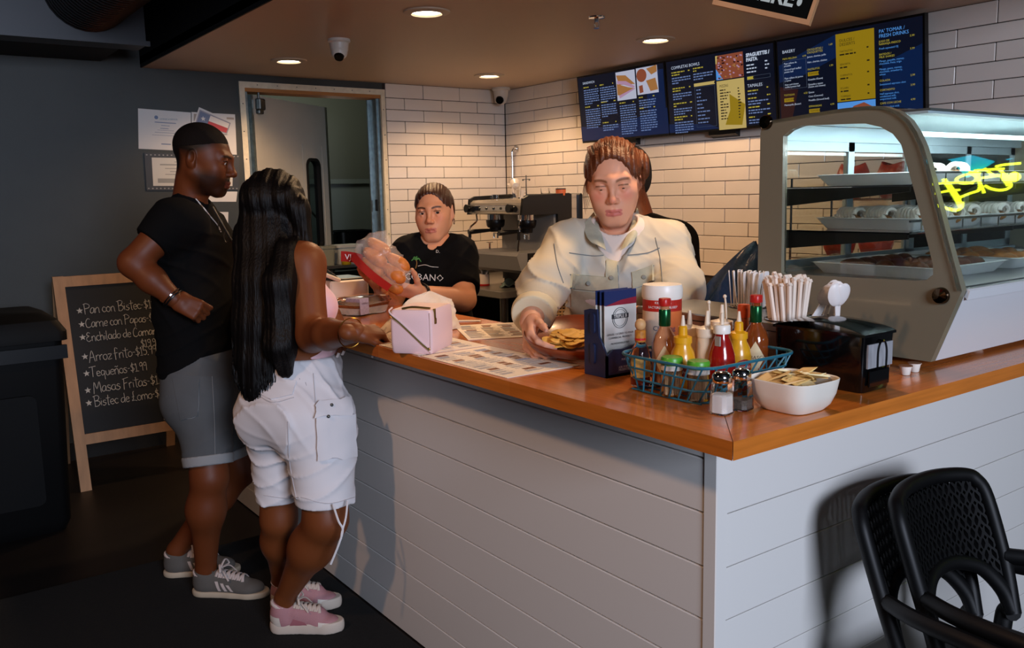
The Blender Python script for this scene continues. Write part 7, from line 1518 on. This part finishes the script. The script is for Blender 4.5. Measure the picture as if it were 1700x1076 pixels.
    for k in range(0):
        u = rh.uniform(-.95, .95); x0 = 452 + u * 48; b.tube(spline([g(x0, 350 + 25 * abs(u), 2.742 + .05 * u * u), g(448 + u * 62, 450, 2.715 + .055 * u * u), g(446 + u * 62, 560, 2.70 + .055 * u * u)], 4), .0014, 4)
    for k in range(12): x0 = rh.uniform(470, 520); b.tube(spline([g(x0 - 10, 560, 2.74), g(x0 - 4, 610, 2.735), g(x0 + rh.uniform(-6, 6), rh.uniform(630, 650), 2.72)], 4), [.0009] * 8 + [.0004], 4)
    b.build('loose_strands', m_hair, p, kind='stuff')
    q0 = el + (wr - el) * .90; ax_ = unit(wr - el); e1 = unit(np.cross(ax_, IMF)); e2 = np.cross(ax_, e1); MB().tube([tuple(q0 + (e1 * math.cos(a) * 1.1 + e2 * math.sin(a)) * .037 + ax_ * .012 * math.cos(a) - np.array(p.location)) for a in [2 * PI * i / 30 for i in range(30)]], .0018, 6, closed=True).build('bracelet', M('gold', '#b98a3a', rough=.25, metal=1.), p, smooth=True)
    m_up, m_so, m_la = M('shoe_pink', '#a9797d', rough=.6, bump=.3, bscale=600), M('chunky_sole', '#c4b6a8', rough=.6), M('shoe_lace', '#bfb0a4', rough=.7)
    shoe(p, fh1, fd1, .235, m_up, m_so, m_la, 'chunky'); shoe(p, fh2, fd2, .235, m_up, m_so, m_la, 'chunky')
# ------------------------------------------------------------------ woman behind the counter holding bread
def employee():
    F = unit(-IMFh * .98 - IMRh * .12); RT = unit(np.cross(F, (0, 0, 1))); D0 = 3.46
    base = px3(722, 500, D0); p = thing('person', 'woman in a black lettered T-shirt holding out a bag of bread rolls', 'person', (base[0], base[1], 0))
    m_skin = SK_('skin_employee'); hd = Head(px3(721, 352, D0), unit(F + NPV(0, 0, -.05) - IMR * .02), .945, roll=-.05, neck_to=px3(722, 412, D0 + .03), neck_r=.047)
    fm = hd.paint('#c98d69', '#a5584c', '#2a150b', blush='#c0704f', browz=.0215)
    B = Sdf(); nb, ch, wa = px3(722, 412, D0 + .03), px3(721, 468, D0), px3(721, 560, D0)
    B.rc(nb, ch, .055, .095, .06, flat=(RT, 1.5)); B.rc(ch, wa, .095, .10, .05, flat=(RT, 1.35)); B.rc(wa, px3(721, 640, D0), .10, .12, .05, flat=(RT, 1.35)); 
    ls, le, lw = px3(763, 421, D0), px3(770, 497, 3.36), px3(697, 487, 3.16); rs_, re_, rw = px3(678, 421, D0), px3(648, 497, 3.36), px3(632, 478, 3.18)
    B.rc(ls, le, .052, .046, .03); B.rc(le, lw, .045, .029, .02); B.rc(rs_, re_, .052, .046, .03); B.rc(re_, rw, .045, .029, .02); B.rc(nb, ls, .05, .052, .05); B.rc(nb, rs_, .05, .052, .05)
    for s_ in (-1, 1): q = NPV(p.location[0], p.location[1], 0) + RT * s_ * .09; B.rc(q + NPV(0, 0, .85), q + NPV(0, 0, .48), .085, .06, .04); B.rc(q + NPV(0, 0, .48), q + NPV(0, 0, .06), .058, .04, .04); B.rc(q + NPV(0, 0, .05), q + F * .12 + NPV(0, 0, .04), .04, .035, .03)
    nl = []; H1, H2 = Sdf(), Sdf(); hand(H1, lw, unit(px3(655, 477, 3.1) - lw), unit(-IMF * .5 - IMU * .7), 1, .95, (.45, .5, .5, .55), thumb=(.9, .2), nails=nl); hand(H2, rw, unit(px3(628, 440, 3.14) - rw), unit(IMF), 1, .92, (.5, .5, .5, .5))
    body(p, 'body', [B.mesh(.006), hd.sdf().mesh(.0024), H1.mesh(.0025), H2.mesh(.0028)], m_skin, fm); hd.eyes(p, p.location, '#3a2412', look=(-.35, -.02))
    m_hair = M('brown_hair', '#3a1c0e', rough=.42, bump=.3, bscale=240, stretch=(1, 1, .3)); tt_ = lambda X, Y, Z_: .0011 * np.sin((X * IMR[0] + Y * IMR[1]) * 520 + 30 * Z_)
    body(p, 'hair', [hair_shell(hd, .008, face=((0, .104, -.016), (.0675, .078, .104)), noise=tt_, extra=lambda S: S.ell(hd.W(0, -.10, .06), NPV(.04, .035, .04), .02))], m_hair, it=1)
    T = Sdf(); m_sh = M('black_tee', '#070708', rough=.9, spec=.15)
    T.rc(px3(722, 417, D0 + .02), ch, .07, .108, .06, flat=(RT, 1.5)); T.rc(ch, wa, .108, .113, .05, flat=(RT, 1.38)); T.rc(wa, px3(721, 650, D0), .113, .132, .05, flat=(RT, 1.36)); T.rc(nb, ls, .052, .064, .05); T.rc(nb, rs_, .052, .064, .05)
    for a, b_ in ((ls, le), (rs_, re_)): T.rc(a, b_, .064, .066, .04, cuts=[(a + (b_ - a) * .74, unit(b_ - a))])
    T.rc(px3(722, 422, D0), px3(722, 370, D0 - .02), .046, .060, .010, 's'); T.rc(px3(721, 390, 3.37), px3(720, 417, 3.352), .055, .010, .006, 's')
    sho = body(p, 't_shirt', [T.mesh(.005, noise=creases(.005, ((24, 16, 26), (20, -10, -34)), 9))], m_sh); c = Cast(sho); mw = M('shirt_print', '#cfcac4', rough=.8)
    c.text('CUBANO', 704, 461, 15.5, 'lettering', mw, p, .05, res=1); c.text('D.', 727, 418, 7, 'lettering', mw, p, .03); c.line([(694, 442), (706, 440), (716, 443), (728, 444)], .0012, 'printed_line', mw, p)
    b = [(690, 446), (692, 438), (691, 432)]; c.line(b, .002, 'printed_trunk', M('print_trunk', '#7a5a30', rough=.8), p)
    for q in ((683, 433), (686, 429), (692, 428), (697, 431), (699, 435)): c.line([(691, 432), ((691 + q[0]) / 2, min(432, q[1]) - 2), q], .0022, 'printed_frond', M('print_green', '#3f7a3a', rough=.8), p)
    ax_ = unit(lw - le); q0 = lw - ax_ * .012; e1 = unit(np.cross(ax_, IMF)); e2 = np.cross(ax_, e1); MB().tube([tuple(q0 + (e1 * math.cos(a) + e2 * math.sin(a)) * .034 - np.array(p.location)) for a in [2 * PI * i / 24 for i in range(24)]], .009, 8, closed=True, flat=.5).build('watch', m_blackpl, p, smooth=True)
    for x in (-1, 1): q = hd.W(x * .078, -.008, -.045); MB().tube([tuple(q + (hd.R[:, 1] * math.cos(a) + hd.R[:, 2] * math.sin(a)) * .011 - np.array(p.location)) for a in [2 * PI * i / 18 for i in range(18)]], .0016, 5, closed=True).build('hoop_earring', m_chrome, p, smooth=True)
    Tt = Sdf(); q = NPV(p.location[0], p.location[1], 0)
    for s_ in (-1, 1): Tt.rc(q + RT * s_ * .09 + NPV(0, 0, .88), q + RT * s_ * .09 + NPV(0, 0, .06), .10, .06, .04, cuts=[(NPV(0, 0, .06), NPV(0, 0, -1))])
    body(p, 'trousers', [Tt.mesh(.008)], m_sh)
    # the bag of bread she holds
    bc = px3(636, 437, 3.06); t = thing('bread_bag', 'clear plastic bag of bread rolls with a red label, held in the air', 'bread bag', tuple(bc)); ax1 = unit(IMR * .75 - IMU * .66); ax2 = unit(IMR * .66 + IMU * .75)
    m_roll = M('bread_roll', '#b86a28', rough=.5, var=.35, vscale=30); fr_ = np.stack([ax1, ax2, -IMF], 1)
    for u, v, w in ((-.05, .030, .0), (.035, .034, .006), (-.035, -.004, .02), (.05, -.002, .018), (-.02, -.036, .006), (.065, -.036, .0)):
        S = Sdf(); S.ell(bc + fr_ @ NPV(u, v, w), NPV(.047, .022, .025), .01, 'u', fr_); S.ell(bc + fr_ @ NPV(u + .02, v + .004, w + .004), NPV(.03, .022, .024), .02, 'u', fr_); sdf_obj('bread_piece', [S.mesh(.005)], m_roll, t, t.location)
    S = Sdf(); S.ell(bc, NPV(.118, .068, .055), .01, 'u', fr_); S.ell(bc + fr_ @ NPV(-.06, .045, 0), NPV(.04, .045, .02), .03, 'u', fr_)
    sdf_obj('bag_film', [S.mesh(.004, noise=creases(.008, ((60, 20, 40), (-30, 40, 70)), 4))], M('bag_film', '#f2e2d2', rough=.12, alpha=.2, spec=.9), t, t.location, smooth_iter=1)
    co_ = lambda u, v, w: tuple(fr_ @ NPV(u, v, w)); b = MB(); b.sheet(lambda u, v: co_(-.09 + .17 * u, -.062 + .028 * v - .006 * math.sin(PI * u), .048 + .012 * math.sin(PI * u) - .012 * (1 - v)), 10, 3); b.build('red_label', M('label_red2', '#a3211c', rough=.4), t, smooth=True)
    b = MB(); b.sheet(lambda u, v: tuple(np.array(atd(566 + 36 * u, 417 + 17 * v + 6 * u * u, 3.07 - .01 * u)) - bc), 6, 3); b.build('red_tag', M('label_red2'), t, smooth=True); b = MB(); v_, f_ = text_mesh('VJ', 13); b.add([tuple(np.array(atd(578 + x, 427 - y, 3.062)) - bc) for x, y, _ in v_], f_); b.build('tag_lettering', m_white, t)
# ------------------------------------------------------------------ man half hidden behind the denim jacket
def hidden_man():
    F = unit(-IMFh * .5 - IMRh * .85); RT = unit(np.cross(F, (0, 0, 1))); D0 = 3.25; base = px3(1065, 460, D0); p = thing('person', 'man in black half hidden behind the woman in the denim jacket', 'person', (base[0], base[1], 0))
    hd = Head(px3(1034, 296, D0), unit(F + NPV(0, 0, -.1)), 1.04, male=True, neck_to=px3(1062, 380, D0), neck_r=.055); fm = hd.paint('#6a3a22', '#5f3226', '#120a06', beard='#1f110a', scalp='#140b07')
    B = Sdf(); nb, ch, wa = px3(1062, 380, D0), px3(1066, 440, D0), px3(1066, 560, D0); RT2 = IMRh
    B.rc(nb, ch, .06, .115, .06, flat=(RT2, 1.45)); B.rc(ch, wa, .115, .11, .05, flat=(RT2, 1.4)); ls, le, lw = px3(1122, 402, D0), px3(1134, 500, D0 - .03), px3(1105, 560, D0 - .12); B.rc(ls, le, .056, .046, .03); B.rc(le, lw, .045, .03, .02)
    for s_ in (-1, 1): q = NPV(p.location[0], p.location[1], 0) + RT2 * s_ * .1; B.rc(q + NPV(0, 0, .9), q + NPV(0, 0, .48), .09, .062, .04); B.rc(q + NPV(0, 0, .48), q + NPV(0, 0, .05), .06, .042, .04)
    B.rc(wa, px3(1066, 660, D0), .11, .115, .05, flat=(RT2, 1.4)); Hn = Sdf(); hand(Hn, lw, unit(-IMR - IMU * .3), unit(-IMF), 1, 1., (.4, .4, .4, .4))
    body(p, 'body', [B.mesh(.007), hd.sdf().mesh(.003), Hn.mesh(.0035)], SK_('skin_hidden'), fm); hd.eyes(p, p.location)
    body(p, 'hair', [hair_shell(hd, .006, res=.004)], M('hair_black', '#0d0806'))
    T = Sdf(); T.rc(px3(1062, 386, D0), ch, .075, .13, .06, flat=(RT2, 1.45)); T.rc(ch, px3(1066, 640, D0), .13, .13, .05, flat=(RT2, 1.42)); T.rc(px3(1064, 392, D0), ls, .06, .07, .05); T.rc(ls, le, .07, .066, .04, cuts=[(ls + (le - ls) * .85, unit(le - ls))]); body(p, 'black_shirt', [T.mesh(.007, noise=folds(.002, 30, 20, 30))], M('black_tee'))
    Tt = Sdf(); q = NPV(p.location[0], p.location[1], 0)
    for s_ in (-1, 1): Tt.rc(q + RT2 * s_ * .1 + NPV(0, 0, .9), q + RT2 * s_ * .1 + NPV(0, 0, .05), .105, .065, .04, cuts=[(NPV(0, 0, .05), NPV(0, 0, -1))])
    body(p, 'trousers', [Tt.mesh(.009)], M('black_tee'))
# ------------------------------------------------------------------ woman in the pale denim jacket
def denim_woman():
    F = unit(-IMFh * .98 - IMRh * .15); RT = unit(np.cross(F, (0, 0, 1))); D0 = 2.64
    base = px3(1030, 500, D0 + .22); p = thing('person', 'woman in a pale denim jacket looking down and holding the wooden bowl', 'person', (base[0], base[1], 0))
    m_skin = SK_('skin_denim', .12); hd = Head(px3(1018, 300, D0 - .02), unit(F + NPV(0, 0, -.27)), 1.02, roll=-.06, neck_to=px3(1024, 392, D0 + .03), neck_r=.048, jaw=1.0)
    fm = hd.paint('#d49a7c', '#b8605a', '#7a4a2c', blush='#cc6a55', browz=.022); B = Sdf(); nb, ch, wa = px3(1024, 392, D0 + .03), px3(1026, 455, D0), px3(1032, 560, D0 + .09)
    B.rc(nb, ch, .055, .086, .03, flat=(RT, 1.5)); B.rc(ch, wa, .086, .10, .05, flat=(RT, 1.4)); B.rc(wa, px3(1032, 660, D0 + .17), .11, .12, .05, flat=(RT, 1.4))
    rs_, re_, rw = px3(944, 408, D0), px3(902, 476, 2.46), px3(881, 535, 2.24); ls, le, lw = px3(1104, 408, D0), px3(1128, 482, 2.50), px3(1092, 530, 2.32)
    for a, b_, w in ((rs_, re_, rw), (ls, le, lw)): B.rc(a, b_, .052, .045, .03); B.rc(b_, w, .044, .029, .02)
    for s_ in (-1, 1): q = NPV(p.location[0], p.location[1], 0) + RT * s_ * .09; B.rc(q + NPV(0, 0, .88), q + NPV(0, 0, .48), .088, .06, .04); B.rc(q + NPV(0, 0, .48), q + NPV(0, 0, .06), .058, .04, .04); B.rc(q + NPV(0, 0, .05), q + F * .12 + NPV(0, 0, .04), .04, .035, .03)
    nl = []; H1, H2 = Sdf(), Sdf(); hand(H1, rw, unit(px3(878, 592, 2.13) - rw), unit(-IMR - IMF * .35), -1, .92, (.55, .65, .7, .75), thumb=(.55, .5), nails=nl); hand(H2, lw, unit(px3(1050, 575, 2.2) - lw), unit(IMR - IMF * .3), 1, .9, (.3, .5, .5, .5), nails=nl)
    body(p, 'body', [B.mesh(.006), hd.sdf('down').mesh(.0022), H1.mesh(.0023), H2.mesh(.003)], m_skin, fm); hd.eyes(p, p.location, '#4a5a52', look=(0, -.5)); nails_obj(p, nl, M('nail_natural', '#d3a08c', rough=.3))
    m_hair = M('auburn_hair', '#5c2f16', rough=.40, bump=.35, bscale=230, stretch=(1, .3, 1), var=.35, vscale=60)
    def tt_(X, Y, Z_): t = (X * IMR[0] + Y * IMR[1]); return .0016 * np.sin(t * 380 + 14 * np.sin(Z_ * 9)) + .0012 * np.sin(t * 900 + 40 * Z_)
    body(p, 'hair', [hair_shell(hd, .0115, face=((0, .106, -.014), (.0685, .082, .108)), noise=tt_, extra=lambda S: (S.ell(hd.W(.0, -.105, .045), NPV(.05, .045, .05), .03), S.ell(hd.W(-.075, -.06, .02), NPV(.022, .04, .05), .03)))], m_hair, it=1)
    rh = random.Random(6); b = MB()
    for k in range(46):
        x = rh.uniform(-.062, .062); b.tube([tuple(Vector(q) - p.location) for q in spline([hd.W(x * .9, .066 - abs(x) * .35, .088 - abs(x) * .25), hd.W(x * 1.12, .02, .126 - abs(x) * .35), hd.W(x * 1.1, -.06, .11 - abs(x) * .3)], 4)], [.0012] * 8 + [.0005], 4)
    for s_ in (-1, 1):
        for k in range(5): b.tube([tuple(Vector(q) - p.location) for q in spline([hd.W(s_ * .070, .035, .03), hd.W(s_ * (.077 + .003 * k), .02, -.02), hd.W(s_ * (.072 + .004 * k), .012, -.06 - .008 * k)], 4)], [.001] * 8 + [.0004], 4)
    b.build('loose_strands', m_hair, p, kind='stuff')
    # white tee and jacket
    T = Sdf(); T.rc(px3(1024, 398, D0 + .012), px3(1027, 470, D0), .086, .1165, .05, flat=(RT, 1.4)); T.rc(px3(1024, 380, D0 - .01), px3(1020, 340, D0 - .06), .057, .075, .006, 's'); body(p, 'white_tee', [T.mesh(.005)], M('tee_white', '#cfc4bc', rough=.85))
    J = Sdf(); c1, c2, c3 = np.array(lin('#c8bca2')), np.array(lin('#84929a')), np.array(lin('#d2c6b0'))
    J.rc(px3(1025, 400, D0 + .02), ch, .085, .118, .06, flat=(RT, 1.52)); J.rc(ch, wa, .118, .126, .05, flat=(RT, 1.34)); J.rc(wa, px3(1032, 640, D0 + .17), .128, .135, .05, flat=(RT, 1.22)); J.rc(nb, rs_, .06, .074, .05); J.rc(nb, ls, .06, .074, .05)
    J.rc(rs_, re_, .076, .072, .04); J.rc(re_, rw, .072, .048, .04, cuts=[(re_ + (rw - re_) * .84, unit(rw - re_))]); J.rc(ls, le, .076, .074, .04); J.rc(le, lw, .072, .05, .04, cuts=[(le + (lw - le) * .9, unit(lw - le))])
    J.rc(px3(1022, 420, D0 - .06), px3(1016, 350, D0 - .05), .040, .080, .012, 's'); J.rc(px3(1020, 415, 2.50), px3(1026, 470, 2.50), .045, .006, .006, 's')
    def jc(v):
        n = .5 + .5 * np.sin(9 * v[:, 0] + 4 * np.sin(13 * v[:, 2] + 2 * v[:, 1])) * np.sin(14 * v[:, 2] + 3 * np.sin(11 * v[:, 0])); n2 = .5 + .5 * np.sin(37 * v[:, 0] + 5 * np.sin(31 * v[:, 2])); w = np.clip(n * .75 + n2 * .25, 0, 1)[:, None]; q = np.clip(1.2 - np.abs(((v - np.array(p.location)) @ IMRh)) / .14, 0, 1)[:, None]; w = np.clip(w * .75 + .35 * q, 0, 1); return c1 * (1 - w) + c2 * w * .7 + c3 * w * .3
    jo = body(p, 'denim_jacket', [J.mesh(.005, noise=creases(.010, ((26, -18, 34), (20, 14, -40), (46, 20, 10)), 12))], M('pale_denim', '#c9b995', rough=.85, vcol='Col', bump=.08, bscale=700), jc)
    c = Cast(jo); m_d2 = M('denim_detail', '#aaa68f', rough=.85, bump=.1, bscale=600, var=.2, vscale=25); m_st = M('denim_stitch', '#6b7276', rough=.85); m_hl = M('denim_light', '#cfc4a6', rough=.85)
    for q, nm in ((((948, 455), (1010, 460), (1008, 484), (946, 478)), 'pocket_flap'), (((1048, 452), (1085, 440), (1086, 466), (1050, 478)), 'pocket_flap'), (((949, 482), (1006, 487), (1004, 545), (950, 540)), 'chest_pocket'), (((1052, 480), (1086, 468), (1090, 530), (1054, 540)), 'chest_pocket'), (((1004, 415), (1024, 418), (1032, 575), (1012, 575)), 'button_placket')):
        c.patch(q, nm, m_d2, p, .006 if nm != 'chest_pocket' else .0035)
    for L_ in ([(946, 456), (1010, 461)], [(946, 479), (1008, 485)], [(1048, 453), (1086, 441)], [(1050, 478), (1087, 466)], [(1006, 420), (1014, 570)], [(1024, 420), (1032, 570)], [(920, 405), (925, 440), (935, 470)], [(1088, 395), (1096, 430), (1100, 470)], [(945, 420), (985, 425), (1004, 424)], [(1042, 424), (1075, 420), (1095, 412)]): c.line(L_, .0014, 'seam', m_st, p, sub=7)
    for q in ((1012, 432), (1015, 460), (1018, 490), (1020, 520), (978, 470), (1068, 459)):
        s_ = c.at(q[0], q[1], .008)
        if s_ is not None: MB().lathe([(0, .002), (.006, .0015), (.007, -.001)], n=12).build('button', M('button_grey', '#7a786c', rough=.6), p, smooth=True).matrix_local = Matrix.Translation(s_ - p.location) @ Vector(-IMF).to_track_quat('Z', 'Y').to_matrix().to_4x4()
    g = lambda x, y, d: Vector(px3(x, y, d)) - p.location
    for sx, P_ in ((-1, ((986, 352, 2.70), (968, 372, 2.60), (972, 398, 2.53), (1006, 415, 2.515), (1000, 388, 2.56))), (1, ((1058, 345, 2.70), (1064, 372, 2.62), (1056, 400, 2.53), (1030, 416, 2.515), (1044, 385, 2.56)))):
        q = [g(*a) for a in P_]; b = MB(); th = Vector(-IMF) * .006
        def cf(u, v, q=q): a = q[0].lerp(q[1], v); m_ = q[4].lerp(q[2], v) if True else 0; e = q[4].lerp(q[3], v); return tuple(((1 - u) ** 2) * a + 2 * u * (1 - u) * (q[4].lerp(q[2], v)) + u * u * (q[4].lerp(q[3], v) if False else q[3].lerp(q[2], v * .6)) + Vector(-IMF) * .012 * math.sin(PI * v))
        b.sheet(cf, 10, 6); b.sheet(lambda u, v: tuple(Vector(cf(u, v)) - th), 10, 6); b.build('collar', M('denim_collar', '#a3a595', rough=.85, var=.2, vscale=20, bump=.1, bscale=600), p, smooth=True)
    for a, w, f in ((re_, rw, .84), ):
        ax_ = unit(w - a); C_ = Sdf(); C_.rc(a, w, .075, .053, .03, cuts=[(a + (w - a) * .86, ax_), (a + (w - a) * .70, -ax_)]); sdf_obj('cuff', [C_.mesh(.004, noise=folds(.002, 30, 30, 60))], m_hl, p, p.location)
    Tt = Sdf(); q = NPV(p.location[0], p.location[1], 0)
    for s_ in (-1, 1): Tt.rc(q + RT * s_ * .09 + NPV(0, 0, .9), q + RT * s_ * .09 + NPV(0, 0, .06), .105, .06, .04, cuts=[(NPV(0, 0, .06), NPV(0, 0, -1))])
    body(p, 'trousers', [Tt.mesh(.009)], M('dark_trousers', '#1a1c22', rough=.9))
man_black_shirt(); woman_white_shorts(); employee(); hidden_man(); denim_woman()
